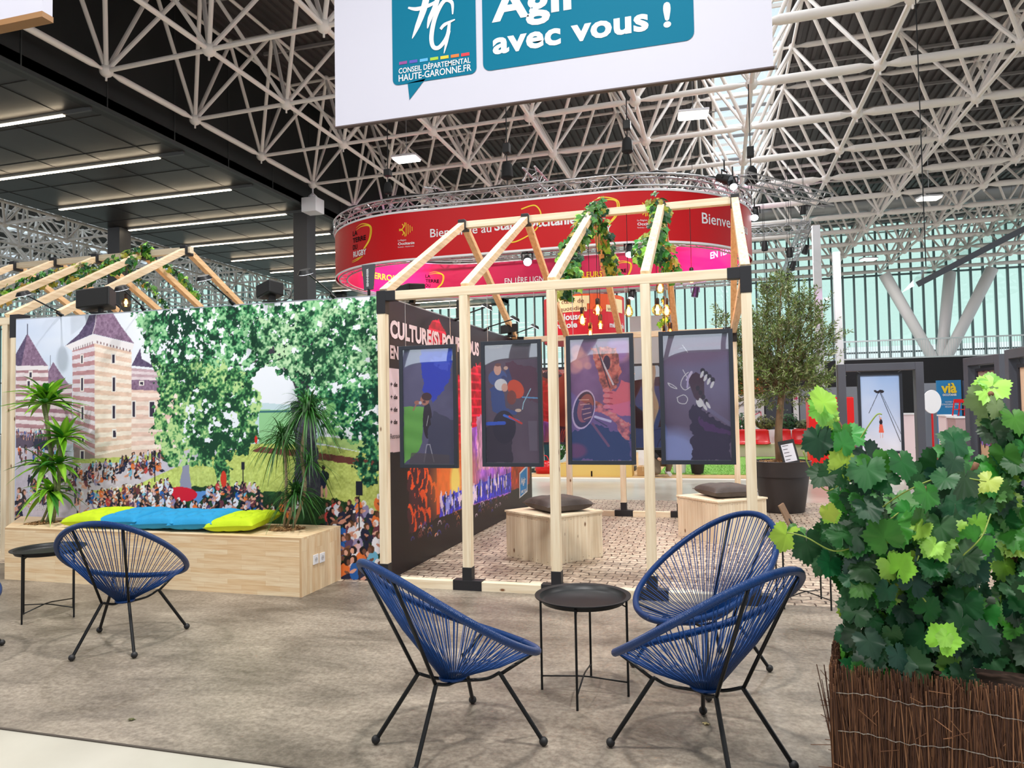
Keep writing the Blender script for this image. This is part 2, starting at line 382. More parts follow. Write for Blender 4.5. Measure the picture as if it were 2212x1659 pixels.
struct('purlins', pm, M('purlin_grey', (150, 146, 146), .5)); bpy.data.objects['purlins'].name = 'trim_2'
CLAD = M('black_cladding', (30, 31, 31), .5); 
cl = MB().box((-14.9, -14, 9.24), (-14.6, 50.8, 13.42))
wl = struct('wall_left', cl, CLAD)
sm = MB()
for j in range(26): sm.box((-14.599, -9+2.35*j, 9.3), (-14.585, -8.97+2.35*j, 13.4))
sm.box((-14.6, -14, 9.2), (-14.5, 50.8, 9.3)); struct('cladding_joints', sm, M('cladding_joint', (52, 54, 54), .5), wl)
# the suspended black ceiling with its light strips
sl = struct('ceiling.009', MB().box((-23.9, -14, 9.26), (-14.6, 50.8, 9.6)), M('black_ceiling_panel', (40, 36, 36), .42, bump=.6, bscale=.5))
sm = MB()
for j in range(31): sm.box((-23.9, -12+2.05*j, 9.25), (-14.6, -11.98+2.05*j, 9.262))
for i in range(5): sm.box((-23+1.8*i, -14, 9.25), (-22.98+1.8*i, 50.8, 9.262))
struct('panel_joints', sm, M('panel_joint', (24, 24, 26), .6), sl)
LED = M('led_strip', (255, 234, 200), .5, emit=14)
ordn = ['nearest', 'second', 'third', 'fourth', 'fifth', 'sixth', 'seventh', 'eighth', 'ninth', 'tenth', 'eleventh', 'twelfth', 'thirteenth', 'fourteenth']
for k in range(13):
    y = 10.93+3.24*k
    t = thingw('linear_light', 'long white light strip under the black ceiling, %s from the camera' % ordn[k], 'ceiling light', (-19.2, y, 9.2), 'light strips under the black ceiling')
    MB().box((-22.9, y-.045, 9.13), (-15.6, y+.045, 9.15)).build('diffuser', LED, t)
    MB().box((-22.95, y-.03, 9.15), (-14.75, y+.03, 9.25)).build('rail', M('rail_grey', (88, 90, 92), .5), t)
    area('strip_light', (-19.2, y, 9.17), 7.2, 45, (1, .93, .82), sy=.1)
for nm, x, y, b in (('left', -23.4, 23.9, .62), ('right', -15.0, 24.2, .62), ('far left', -23.4, 42, .62), ('far right', -15.0, 42, .62)):
    tag(MB().box((x-.3, y-.3, 0), (x+.3, y+.3, 9.25)).build('column', M('column_grey', (62, 62, 66), .5), bevel=.01), 'dark square column, %s one carrying the black ceiling' % nm, 'column', kind='structure')

# ---------------------------------------------------------------- space frame
def LN(i, j, x0=-14.14): x = x0+3.045*i; return Vector((x, 14.03-.035*(x+14.14)+3.12*j, 10.))
def space_frame(label, x0, ni, j0, j1, single, edge=True):
    root = thingw('space_frame', label, 'roof truss', (x0, 14, 10), kind='structure')
    tubes = []; nodes = []
    def lo(i, j): return LN(i, j, x0)
    def up(i, j): return (LN(i, j, x0)+LN(i+1, j+1, x0))/2+Vector((0, 0, 3.))
    for i in range(ni):
        for j in range(j0, j1+1):
            nodes.append((lo(i, j), .13))
            rx = .058 if lo(i, j).x < -6 else (.08 if lo(i, j).x < 0 else .115)
            if i < ni-1: tubes.append(('lower_chord', lo(i, j), lo(i+1, j), rx, 1))
            if j < j1: tubes.append(('lower_chord', lo(i, j), lo(i, j+1), .085 if i == 0 else .06, 0))
            if i < ni-1 and j < j1:
                nodes.append((up(i, j), .1))
                for a, b in ((0, 0), (1, 0), (0, 1), (1, 1)): tubes.append(('diagonal', up(i, j), lo(i+a, j+b), .055, 0))
                if i < ni-2: tubes.append(('upper_chord', up(i, j), up(i+1, j), .05 if lo(i, j).x < -6 else .085, 1))
                if j < j1-1: tubes.append(('upper_chord', up(i, j), up(i, j+1), .05, 0))
    if edge:
        for j in range(j0, j1):
            e = (lo(0, j)+lo(0, j+1))/2+Vector((0, 0, 3.)); nodes.append((e, .1))
            tubes += [('upper_chord', e, up(0, j), .05, 1), ('diagonal', e, lo(0, j), .055, 0), ('diagonal', e, lo(0, j+1), .055, 0)]
            if j < j1-1: tubes.append(('upper_chord', e, (lo(0, j+1)+lo(0, j+2))/2+Vector((0, 0, 3.)), .05, 0))
    cpos = Vector((0, 0, EYE)); fw = Vector((-.273, .961, .03))
    def near(p):
        d = p-cpos; z = d.dot(fw)
        if z < 4: return 999
        r = RW.T@np.array(d); px = CX+FPX*r[0]/r[2]; py = CY+FPX*r[1]/r[2]
        return z if (-60 < px < 2270 and -60 < py < 1000) else 400+z
    def add(mb, tb):
        k, p, q, r, big = tb; d = (q-p).normalized()
        if r > .075:
            mb.tube(p, q, r*.5, 6); a = p+d*.45; b = q-d*.45; mb.tube(a, b, r, 10); mb.tube(p+d*.22, a, r*.5, 10, r2=r); mb.tube(b, q-d*.22, r, 10, r2=r*.5)
        else: mb.tube(p+d*.08, q-d*.08, r, 8)
    tubes.sort(key=lambda tb: near((tb[1]+tb[2])/2)); nodes.sort(key=lambda a: near(a[0])); cnt = {}; rest = {}
    for tb in tubes:
        cnt[tb[0]] = cnt.get(tb[0], 0)+1
        if cnt[tb[0]] <= single:
            mb = MB(); add(mb, tb); mb.build(tb[0], WHITE, root, smooth=True)
        else: add(rest.setdefault(tb[0], MB()), tb)
    for k, mb in rest.items(): tag(mb.build(k, WHITE, root, smooth=True), kind='stuff')
    mr = MB()
    for n_, (p, r) in enumerate(nodes):
        if n_ < single:
            mb = MB().ball(p, r*1.25, 12, 8); mb.tube(p-Vector((0, 0, r+.12)), p-Vector((0, 0, r)), .025, 6); mb.build('node_ball', WHITE, root, smooth=True)
        else: mr.ball(p, r*1.25, 8, 5)
    tag(mr.build('node_ball', WHITE, root, smooth=True), kind='stuff')
space_frame('white tubular space frame carrying the dark corrugated roof of the hall', -14.14, 13, -3, 12, 99)
space_frame('grey tubular space frame seen beyond the black ceiling at left', -60., 12, 0, 12, 0, False)

# ---------------------------------------------------------------- glazed end walls
MINT = clear_mat('mint_glass', (220, 238, 231), .04); MULL = M('mullion_grey', (104, 122, 124), .5)
def glazed(name, x0, x1, y, z0, z1, glass, step, single, side=-1):
    o = struct(name, MB().box((x0, y, 5.3 if side < 0 else z0), (x1, y+.03, z1)), glass); rest = MB(); x = x0; xs = []
    while x <= x1: xs.append(x); x += step
    xs.sort(key=lambda a: abs(a+2)); 
    for k, x in enumerate(xs):
        hw = .055 if side < 0 else .16; a, b = (x-hw, y-.2 if side < 0 else y+.03, z0), (x+hw, y if side < 0 else y+.23, z1)
        if k < single: MB().box(a, b).build('mullion', MULL, o)
        else: rest.box(a, b)
    if rest.v: tag(rest.build('mullion', MULL, o), kind='stuff')
    mb = MB()
    for z in ([z0, 4.9, 9.95, z1] if side < 0 else [z0, 9, z1]): mb.box((x0, y-.12, z-.05), (x1, y+.1, z+.05))
    struct('transom', mb, MULL, o)
glazed('window_7', -70, 24, 52, .1, 13.4, MINT, .68, 90)
struct('window_9', MB().box((-70, 52, .1), (24, 52.03, 5.3)), clear_mat('lower_glass', (236, 244, 242), .05))
glazed('window_8', -30, 24, -15, 3.0, 13.4, clear_mat('clear_glass', (240, 244, 246), .05), 1.5, 0, 1)
struct('wall_back', MB().box((-30, -15.2, 0), (24, -15, 3.0)), M('stand_wall_plum', (120, 96, 108), .6))
# duct along the far end
a, b = on_y(1600, 462, 42), on_y(2230, 405, 42)
d = MB(); d.tube((a.x, 42.6, a.z+.1), (b.x, 42, a.z+.1), .55, 20)
for k in range(14): x = a.x+(b.x-a.x)*k/13; d.tube((x, 42.6-.6*k/13, a.z+.1), (x+.05, 42.6-.6*k/13, a.z+.1), .57, 20)
tag(d.build('air_duct', M('duct_steel', (170, 172, 176), .3, .9), smooth=True), 'large round metal air duct under the roof near the far glass wall', 'duct', kind='structure')
# V shaped columns
vt = thingw('v_column', 'white steel V-shaped column with three splayed arms before the glass wall', 'column', (12.7, 50, 0), kind='structure')
VW = M('column_white', (214, 212, 212), .5)
bs = on_y(2030, 790, 48.5); 
for k, (px, py) in enumerate(((1910, 592), (2052, 590), (2143, 580))):
    e = on_y(px, py, 48.5+(1.8 if k == 1 else 0)); MB().tube((bs.x, 48.5, bs.z-.3), e, .3, 14, r2=.34).build('arm', VW, vt, smooth=True)
MB().tube((bs.x, 48.5, 0), (bs.x, 48.5, bs.z), .4, 14).build('foot', VW, vt, smooth=True)
for px, py, Y, tx in ((1762, 488, 30, 'taller slim white square post right of the red banner ring'), (1806, 545, 33, 'shorter slim white square post left of the V-shaped column')):
    p = on_y(px, py, Y); tag(MB().box((p.x-.14, Y-.14, 0), (p.x+.14, Y+.14, p.z)).build('white_post', WHITEP), tx, 'post')
# high-bay lamps that show in the picture
HB = M('lamp_glow', (255, 250, 235), .5, emit=7)
for k, p in enumerate(LAMPS[:4]):
    t = thing('high_bay_lamp', ['flat white hall lamp left of the hanging white sign, under the truss', 'flat white hall lamp below the right end of the white sign', 'flat white hall lamp before the duct near the far glass wall', 'small flat hall lamp above the V-shaped column'][k], 'hall lamp', (p.x, p.y, p.z), .1*k)
    MB().box((-.38, -.24, -.05), (.38, .24, .0)).build('diffuser', HB, t)
    MB().box((-.42, -.28, 0), (.42, .28, .07)).build('housing', WHITEP, t, bevel=.01)
    MB().tube((0, 0, .07), (0, 0, 13.35-p.z), .012, 6).build('hanger', ALU, t)
# white loudspeaker box under a node
q = LN(0, 3); t = thing('loudspeaker_box', 'white box hanging under a node ball of the space frame above the black ceiling edge', 'loudspeaker', (q.x, q.y, q.z-.13))
MB().box((-.3, -.3, -.95), (.3, .3, -.42)).build('cabinet', WHITEP, t, bevel=.02)
MB().lathe([(.03, 0), (.03, -.2), (.16, -.32), (.16, -.42)][::-1], n=12).build('mount', WHITEP, t)
# ---------------------------------------------------------------- hanging signs
def ribbon(mb, P, wd, fn):
    """flat stroke through 2D points P with half-widths wd"""
    b = len(mb.v); n = len(P)
    for i, (x, y) in enumerate(P):
        x0, y0 = P[max(0, i-1)]; x1, y1 = P[min(n-1, i+1)]; dx, dy = x1-x0, y1-y0; L = math.hypot(dx, dy)+1e-9
        h = wd[i] if isinstance(wd, (list, tuple)) else wd; mb.v += [tuple(fn(x-dy/L*h, y+dx/L*h)), tuple(fn(x+dy/L*h, y-dx/L*h))]
    for i in range(n-1): mb.f.append((b+2*i, b+2*i+1, b+2*i+3, b+2*i+2))
    return mb
def curve(P, k=8):
    """smooth 2D/3D curve through P (Catmull-Rom)"""
    P = [np.array(p, float) for p in P]; out = []
    for i in range(len(P)-1):
        a, b, c, d = P[max(0, i-1)], P[i], P[i+1], P[min(len(P)-1, i+2)]
        for t in np.arange(0, 1, 1/k): out.append(.5*((2*b)+(-a+c)*t+(2*a-5*b+4*c-d)*t*t+(-a+3*b-3*c+d)*t**3))
    out.append(P[-1]); return [tuple(p) for p in out]
def flat(mb, pts, fn):
    b = len(mb.v); mb.v += [tuple(fn(x, y)) for x, y in pts]; mb.f.append(tuple(range(b, b+len(pts)))); return mb
def rounded(x0, y0, x1, y1, r, n=5):
    P = []
    for cx, cy, a in ((x1-r, y1-r, 0), (x0+r, y1-r, 90), (x0+r, y0+r, 180), (x1-r, y0+r, 270)):
        for k in range(n+1): t = math.radians(a+90*k/n); P.append((cx+r*math.cos(t), cy+r*math.sin(t)))
    return P
TEAL = M('teal_print', (0, 108, 138), .6, spec=.12); INKW = M('white_print', (226, 226, 230), .5); INKD = M('dark_print', (26, 12, 16), .6, spec=.1)
YEL = M('yellow_print', (232, 196, 30), .5); CLOTH = M('white_cloth', (196, 196, 210), .6)
SY = 7.7
big = thingw('hanging_sign', 'large white hanging fabric sign with teal speech bubble logo, over the timber frame', 'sign', (-1.85, SY, 5))
MB().box((-4.34, SY, 5.0), (.64, SY+.05, 8.8)).build('fabric_panel', CLOTH, big)
MB().box((-4.35, SY-.006, 4.985), (.65, SY+.056, 5.0)).build('lower_rim', M('dark_rim', (70, 52, 50), .5), big)
def S(px, py): p = on_y(px, py, SY); return (p.x, p.z)
f1 = lambda x, y: (x, SY-.006, y)
f2 = lambda x, y: (x, SY-.010, y)
mb = MB(); x0, z0 = S(849, 186); x1, _ = S(1030, 160); flat(mb, rounded(x0, z0, x1, 8.2, .07), f1)
t1, t2, t3 = S(881, 184), S(885, 216), S(920, 170); flat(mb, [(t1[0], t1[1]+.02), t2, (t3[0], t3[1]+.0)], f1)
xa, za = S(1044, 157); xb, zb = S(1500, 84); flat(mb, rounded(xa, (za+zb)/2, xb, 8.2, .09), f1); mb.build('teal_bubble', TEAL, big)
def SL(mb, s, a, b, capx, bold, **k):
    (u0, v0), (u1, v1) = S(*a), S(*b); return letters(mb, s, u0, u1, (v0+v1)/2, capx/195., f2, bold, **k)
for args, kw in ((('CONSEIL DÉPARTEMENTAL', (862, 158), (1017, 138), 12, .01), {}), (('HAUTE-GARONNE.FR', (862, 176), (1019, 154), 15, .01), {}), (('avec vous !', (1065, 120), (1450, 53), 50, .034), dict(sp=1.04)), (('Agir', (1063, 46), (1262, 14), 68, .034), dict(sp=1.04))):
    mb = MB(); SL(mb, *args, **kw); mb.build('lettering', INKW, big)
mb = MB(); _sk = [0]
q = lambda a, b: S(700+a/2.962, b/2.962)
def stroke(P, wd): ribbon(mb, [q(*p) for p in curve(P, 6)], list(np.interp(np.linspace(0, 1, (len(P)-1)*6+1), np.linspace(0, 1, len(wd)), np.array(wd)/2.962/195)), lambda x, y: (x, SY-.010-.0006*_sk[0], y)); _sk[0] += 1
stroke([(540, 52), (600, 60), (690, 30), (760, -20)], [6, 14, 12, 6]); stroke([(668, -60), (640, 60), (600, 170), (566, 250)], [24, 24, 18, 2])
stroke([(745, -60), (715, 40), (680, 120), (664, 185)], [16, 18, 16, 3]); stroke([(825, 95), (820, 20), (770, 10), (715, 110), (690, 230), (700, 300), (740, 305), (790, 235), (805, 140)], [4, 12, 14, 16, 16, 14, 14, 14, 9])
stroke([(748, 190), (775, 160), (840, 128)], [10, 12, 4]); stroke([(800, 200), (785, 280), (770, 345)], [14, 10, 2]); mb.build('monogram', INKW, big)
for k, c in enumerate(((128, 40, 130), (60, 60, 170), (70, 165, 220), (150, 190, 30), (235, 190, 20), (225, 110, 25), (220, 30, 50))):
    (u0, v0) = S(863+22.3*k, 141-3*k); flat(MB(), [(u0, v0), (u0+.1, v0), (u0+.1, v0+.035), (u0, v0+.035)], f2).build('colour_dash', M('dash_%d' % k, c, .5), big)
for x in (-4.1, -1.8, .4): MB().tube((x, SY+.08, 8.8), (x, SY+.08, 10.05), .008, 5).build('cable', BLACK, big)
p = on_z(91, 29, 5); ls = thingw('hanging_sign', 'smaller white hanging sign cut off at the top left corner, wooden lower edge', 'sign', (p.x, p.y, 5))
MB().box((p.x-5, p.y, 5), (p.x, p.y+.1, 6.9)).build('fabric_panel', CLOTH, ls); MB().box((p.x-5, p.y-.005, 4.97), (p.x+.005, p.y+.105, 5.02)).build('lower_rim', M('wood_rim', (150, 110, 70), .5), ls)
MB().tube((p.x-.5, p.y+.05, 6.9), (p.x-.5, p.y+.05, 10), .008, 5).build('cable', BLACK, ls); MB().tube((p.x-4.5, p.y+.05, 6.9), (p.x-4.5, p.y+.05, 10), .008, 5).build('cable', BLACK, ls)

# ---------------------------------------------------------------- red ring banner
RR, RYC, RXL, RXR, RZ0, RZ1 = 3.45, 20.55, -7.65, -2.45, 5.5, 6.70
RL = RXR-RXL; RP = 2*RL+2*math.pi*RR
def ring(s, z, off=0.):
    s = s % RP; r = RR+off
    if s < RL: return Vector((RXL+s, RYC-r, z))
    s -= RL
    if s < math.pi*RR: a = -math.pi/2+s/RR; return Vector((RXR+r*math.cos(a), RYC+r*math.sin(a), z))
    s -= math.pi*RR
    if s < RL: return Vector((RXR-s, RYC+r, z))
    a = math.pi/2+(s-RL)/RR; return Vector((RXL+r*math.cos(a), RYC+r*math.sin(a), z))
def prj(p): r = RW.T@(np.array(p)-np.array([0, 0, EYE])); return CX+FPX*r[0]/r[2], CY+FPX*r[1]/r[2]
_near = [(s, prj(ring(s, 6))[0]) for s in np.arange(-4.6, RL+4.2, .02)]; _far = [(s, prj(ring(s, 6))[0]) for s in np.arange(RL+6.2, RP-6.0, .02)]
s_near = lambda px: min(_near, key=lambda a: abs(a[1]-px))[0]
s_far = lambda px: min(_far, key=lambda a: abs(a[1]-px))[0]
rg = thingw('ring_banner', 'oval red ring banner with rugby slogans hanging from a silver truss', 'banner', (-5, RYC, RZ0))
def ringwall(off, z0, z1, t=.012, n=160):
    mb = MB()
    for i in range(n):
        s = RP*i/n; mb.v += [tuple(ring(s, z0, off)), tuple(ring(s, z1, off)), tuple(ring(s, z1, off+t)), tuple(ring(s, z0, off+t))]
    for i in range(n):
        a, b = 4*i, 4*((i+1) % n)
        for k in range(4): mb.f.append((a+k, b+k, b+(k+1) % 4, a+(k+1) % 4))
    return mb
ringwall(0, RZ0, RZ1).build('outer_print', M('red_banner', (190, 10, 20), .45, bump=.25, bscale=1.2, spec=.25), rg, smooth=True)
ringwall(-.05, RZ0, RZ1).build('inner_print', M('crimson_banner', (196, 16, 76), .4, bump=.25, bscale=1.2), rg, smooth=True)
mb = ringwall(.004, RZ0-.05, RZ0+.0, .02); k = len(mb.v); m2 = ringwall(.004, RZ1, RZ1+.05, .02); mb.f += [tuple(a+k for a in f) for f in m2.f]; mb.v += m2.v; mb.build('white_hem', M('hem_white', (225, 225, 228), .5), rg)
fo = lambda x, y: ring(x, y, .02)
fi = lambda x, y: ring(-x, y, -.06)
def logo(sa, za, h, fn, mats):
    """stacked four-line rugby slogan with its yellow swoosh; sa left edge, za base, h height"""
    d, wv, yv = mats; ww = h*.62
    for i, (s, wd) in enumerate((('LA', .38), ('TERRE', 1.), ('DU', .36))): letters(d, s, sa, sa+ww*wd, za+h*(.76-.205*i), h*.14, fn, .03)
    letters(wv, 'RUGBY', sa+.02*h, sa+ww*1.02, za+h*.13, h*.16, fn, .03)
    for o, t in ((0, 0), (.07, .03)):
        ribbon(yv, curve([(sa+ww*.28, za+h*(.97-o)), (sa+ww*.75, za+h*(1.04-o)), (sa+ww*(1.34-o), za+h*(.9)), (sa+ww*(1.28-o), za+h*.55), (sa+ww*(.9-o), za+h*.3)], 6), [.003*h+.013*h*min(1, i/8) for i in range(25)], fn)
        ribbon(yv, curve([(sa+ww*(.8-o), za+h*.1), (sa+ww*.4, za+h*(.02+o*.6)), (sa-ww*.1, za-h*(.02-o*.6))], 6), [.014*h*max(.1, 1-abs(i-6)/8) for i in range(13)], fn)
def cross(sa, za, h, wv, yv, fn):
    """round regional emblem: half knotted cross, half bars, with its name under it"""
    r = h*.27; cx, cz = sa+h*.32, za+h*.68
    for k in range(4): letters(yv, 'I', cx+r*(.1+.3*k)-.012*h, cx+r*(.1+.3*k)+.012*h, cz-r*(.95-.22*k), r*(1.9-.44*k), fn)
    ribbon(yv, curve([(cx-r, cz+r*.1), (cx-r*.5, cz+r*.1), (cx-r*.3, cz+r*.5), (cx-r*.5, cz+r*.8)], 4), .015*h, fn)
    ribbon(yv, curve([(cx-r, cz-r*.1), (cx-r*.5, cz-r*.1), (cx-r*.3, cz-r*.5), (cx-r*.5, cz-r*.8)], 4), .015*h, fn)
    ribbon(yv, curve([(cx-r*.1, cz+r), (cx-r*.15, cz+r*.5), (cx-r*.5, cz), (cx-r*.15, cz-r*.5), (cx-r*.1, cz-r)], 4), .015*h, fn)
    letters(wv, 'La Région', sa, sa+h*.34, za+h*.25, h*.06, fn); letters(wv, 'Occitanie', sa, sa+h*.68, za+h*.1, h*.1, fn, .02); letters(wv, 'Pyrénées - Méditerranée', sa, sa+h*.66, za, h*.045, fn)
def three(fnc, nm):
    W_, D_, Y_ = MB(), MB(), MB(); fnc(W_, D_, Y_)
    for m_, mt, c in ((W_, INKW, 'white'), (D_, INKD, 'dark'), (Y_, YEL, 'yellow')):
        if m_.v: m_.build(c+'_'+nm, mt, rg)
for px in (764, 1268): three(lambda W_, D_, Y_: logo(s_near(px), 5.64, .92, fo, (D_, W_, Y_)), 'logo')
sw = s_near(1128); mb = MB(); ribbon(mb, curve([(sw, 6.5), (sw+.35, 6.56), (sw+.5, 6.3), (sw+.35, 5.95), (sw-.1, 5.72), (sw-.4, 5.7)], 6), .016, fo); mb.build('yellow_swoosh', YEL, rg)
for px in (860, 1376): three(lambda W_, D_, Y_: cross(s_near(px), 5.80, .68, W_, Y_, fo), 'emblem')
def near_text(s, a, b, z, cap, bold=0.): mb = MB(); letters(mb, s, s_near(a), b if b < 20 else s_near(b), z, cap, fo, bold); mb.build('slogan', INKW, rg)
near_text('Bienvenue au', 930, 1062, 6.0, .21, .008); near_text('Stade Occitanie', 1069, 1245, 6.03, .22, .03); near_text('Bienvenue au', 1516, s_near(1516)+2.0, 5.97, .26, .008); near_text('Stade Occitanie', 684, 731, 6.0, .22, .03)
for px in (918, 1322): three(lambda W_, D_, Y_: logo(-s_far(px), 5.62, .78, fi, (D_, W_, Y_)), 'logo')
for px in (1012, 1448): three(lambda W_, D_, Y_: cross(-s_far(px), 5.72, .6, W_, Y_, fi), 'emblem')
def far_text(mt, s, a, b, z, cap, bold=0.): mb = MB(); letters(mb, s, -s_far(a), -s_far(b), z, cap, fi, bold); mb.build('slogan', mt, rg)
far_text(INKW, 'EN 1ÈRE LIGNE SUR', 1091, 1212, 5.93, .19, .01); far_text(YEL, 'LES VALEURS', 1215, 1302, 5.96, .19, .025); far_text(INKW, 'SUR', 728, 757, 6.05, .17, .01); far_text(YEL, 'LE TERROIR', 762, 862, 6.0, .2, .025); far_text(INKW, 'EN 1ÈRE LIGNE', 1538, 1610, 6.1, .2, .02)
# its truss
tr = thingw('oval_truss', 'oval silver lattice truss on top of the red ring banner', 'truss', (-5, RYC, 6.8))
ST = 54
for off, z in ((.05, 6.82), (-.25, 6.82), (.05, 7.1), (-.25, 7.1)): MB().path([ring(RP*i/120, z, off) for i in range(120)], .026, 6, closed=True).build('chord', ALU, tr, smooth='all')
mb = MB(); 
for i in range(ST*2):
    s, s2 = RP*i/(ST*2), RP*(i+1)/(ST*2)
    for off in (.05, -.25): mb.tube(ring(s, 6.82 if i % 2 else 7.1, off), ring(s2, 7.1 if i % 2 else 6.82, off), .012, 5)
    mb.tube(ring(s, 7.1, .05 if i % 2 else -.25), ring(s2, 7.1, -.25 if i % 2 else .05), .012, 5)
tag(mb.build('lattice', ALU, tr), kind='stuff')
cb = MB()
for off in (-.1, .02): cb.path([ring(RP*i/150, 7.13+.03*math.sin(i*1.7+off*9), off+.03*math.sin(i*.9)) for i in range(150)], .02, 5, closed=True)
cb.build('black_cable', BLKPL, tr)
lt = MB()
for off, z in ((-.1, 5.47), (-.32, 5.47)): lt.path([ring(RP*i/120, z, off) for i in range(120)], .022, 5, closed=True)
for i in range(ST*2): lt.tube(ring(RP*i/(ST*2), 5.47, -.1 if i % 2 else -.32), ring(RP*(i+1)/(ST*2), 5.47, -.32 if i % 2 else -.1), .01, 4)
lt.build('lower_rail', ALU, tr)
def truss(label, p, q, w=.3):
    p, q = Vector(p), Vector(q); t = thingw('lighting_truss', label, 'truss', p); d = (q-p).normalized(); x = d.cross(Vector((0, 0, 1))).normalized()*w/2; z = Vector((0, 0, w/2))
    cs = [x+z, z-x, -x-z, x-z]; L = (q-p).length; n = max(2, int(L/.35))
    for c in cs: MB().tube(p+c, q+c, .026, 6).build('chord', ALU, t)
    mb = MB()
    for k in range(4):
        for i in range(n): mb.tube(p+d*L*i/n+(cs[k] if i % 2 else cs[(k+1) % 4]), p+d*L*(i+1)/n+(cs[(k+1) % 4] if i % 2 else cs[k]), .012, 4)
    tag(mb.build('lattice', ALU, t), kind='stuff')
truss('silver lattice truss running right from the red ring banner top', on_z(1606, 388, 7.2), on_z(1790, 434, 7.2))
truss('horizontal silver lattice truss right of the red ring banner, upper one', on_z(1560, 505, 7.6), on_z(1748, 490, 7.6))
truss('silver lattice truss running to the back, hung with black spotlights', on_z(1742, 484, 7.6), on_z(1690, 610, 7.6))
truss('horizontal silver lattice truss behind the bulbs, below the red ring banner', on_z(1180, 634, 6.6), on_z(1590, 606, 6.6))
truss('short lattice truss over the ring banner at left', Vector((-7.2, 17.6, 7.35)), Vector((-6.2, 24, 7.35)))
truss('short lattice truss over the ring banner in the middle', Vector((-4.3, 17.0, 7.35)), Vector((-4.0, 24, 7.35)))
for k, (px, py, Y, s_) in enumerate(((838, 402, 17.4, .1), (1095, 362, 17.4, .14), (1355, 308, 17.3, .12), (1622, 372, 19.5, .15))):
    p = on_y(px, py, Y); t = thingw('chain_hoist', 'black chain hoist bag above the red ring banner, %s' % ['leftmost', 'over the wide middle part', 'below the white sign', 'rightmost, beside the skylight'][k], 'chain hoist', p)
    mb = MB(); mb.lathe([(s_*.8, -s_*2.1), (s_*1.15, -s_*1.8), (s_, s_*.4), (s_*.55, s_*1.0)][::1], p, 10); mb.build('chain_bag', M('black_bag', (18, 18, 20), .8), t, smooth=True)
    MB().tube((p.x, p.y, 7.0), (p.x, p.y, 9.9), .014, 5).build('chain', BLACK, t); MB().box((p.x-.09, p.y-.09, p.z+s_*2.6), (p.x+.09, p.y+.09, p.z+s_*4.4)).build('motor', BLKPL, t, bevel=.02)
LENS = M('lens_glow', (235, 240, 255), .3, emit=6)
def spot(px, py, Y, r, dirv, lit, label, hang=.25):
    p = on_y(px, py, Y); d = Vector(dirv).normalized(); t = thingw('stage_spotlight', label, 'spotlight', p)
    mb = MB(); mb.tube(p-d*r*1.6, p+d*r*.3, r*.75, 12, r2=r); mb.tube(p+d*r*.3, p+d*r*1.3, r, 12); mb.build('housing', BLKPL, t, smooth=True)
    MB().tube(p+d*r*1.3, p+d*(r*1.3+.01), r*.88, 12).build('lens', LENS if lit else M('lens_dark', (60, 62, 70), .1), t)
    mb = MB(); x = d.cross(Vector((0, 0, 1))).normalized() if abs(d.z) < .95 else Vector((1, 0, 0))
    for s in (-1, 1): mb.bar(p+x*s*r*1.15, p+x*s*r*1.15+Vector((0, 0, r*1.5)), .03)
    mb.bar(p-x*r*1.15+Vector((0, 0, r*1.5)), p+x*r*1.15+Vector((0, 0, r*1.5)), .03); mb.tube(p+Vector((0, 0, r*1.5)), p+Vector((0, 0, r*1.5+hang)), .018 if hang < 1 else .007, 6); mb.build('yoke', BLKPL, t); return t
spot(1139, 562, 17.2, .115, (.25, -.8, -.45), True, 'lit black moving spotlight left of the ivy, under the ring banner')
spot(1234, 562, 17.2, .13, (-.9, -.3, -.3), True, 'black moving spotlight half behind the left ivy garland')
spot(1361, 540, 17.2, .115, (0, -.5, -.8), True, 'lit black spotlight between the two ivy garlands')
spot(1565, 386, 17.6, .12, (.6, -.3, -.3), False, 'black spotlight on top of the oval truss at its right end'); spot(1583, 396, 17.7, .1, (.1, -.6, -.8), True, 'lit spotlight at the right end of the oval truss')
spot(1630, 462, 20.5, .12, (-.1, -.6, -.8), True, 'lit spotlight beside the right edge of the ring banner')
for k, (px, py, Y, dv) in enumerate(((1706, 566-20, 26, (0, 0, -1)), (1652, 532, 26, (0, 0, -1)), (1735, 455, 27, (0, .1, -1)), (1740, 540, 28, (-.4, 0, -1)), (1712, 575, 28, (-.3, 0, -1)), (1703, 600, 28, (-.3, 0, -1)), (1502, 632, 24, (-.2, 0, -1)), (1365, 636, 24, (-.2, -.3, -1)), (1652, 625, 26, (-.3, 0, -1)))):
    spot(px, py, Y, .11, dv, k == 7, ['small black spotlight under the truss right of the ring banner', 'small black spotlight just right of the pink banner end', 'black spotlight high left of the air duct', 'black spotlight beside the slim white post top', 'black spotlight above the olive tree, middle one', 'black spotlight above the olive tree, lower one', 'black spotlight hanging between the bulbs and the right corner post', 'small lit spotlight right of the pear-shaped bulb', 'black spotlight just above the left of the olive crown'][k], 9.9-on_y(px, py, Y).z)
for px, py, tx, c in ((850, 640, -8, 0), (1530, 620, -1.2, 0)):
    l = bpy.data.lights.new('stage_wash', 'SPOT'); l.energy = 3400; l.color = (1, .3, .95); l.spot_size = .66; l.spot_blend = 1; l.shadow_soft_size = .1
    tgt = ring(s_far(px), 6.0); o = bpy.data.objects.new('stage_wash', l); o.location = (tx, 18.4, 5.2); o.rotation_euler = (tgt-Vector(o.location)).to_track_quat('-Z', 'Y').to_euler(); COL.objects.link(o)

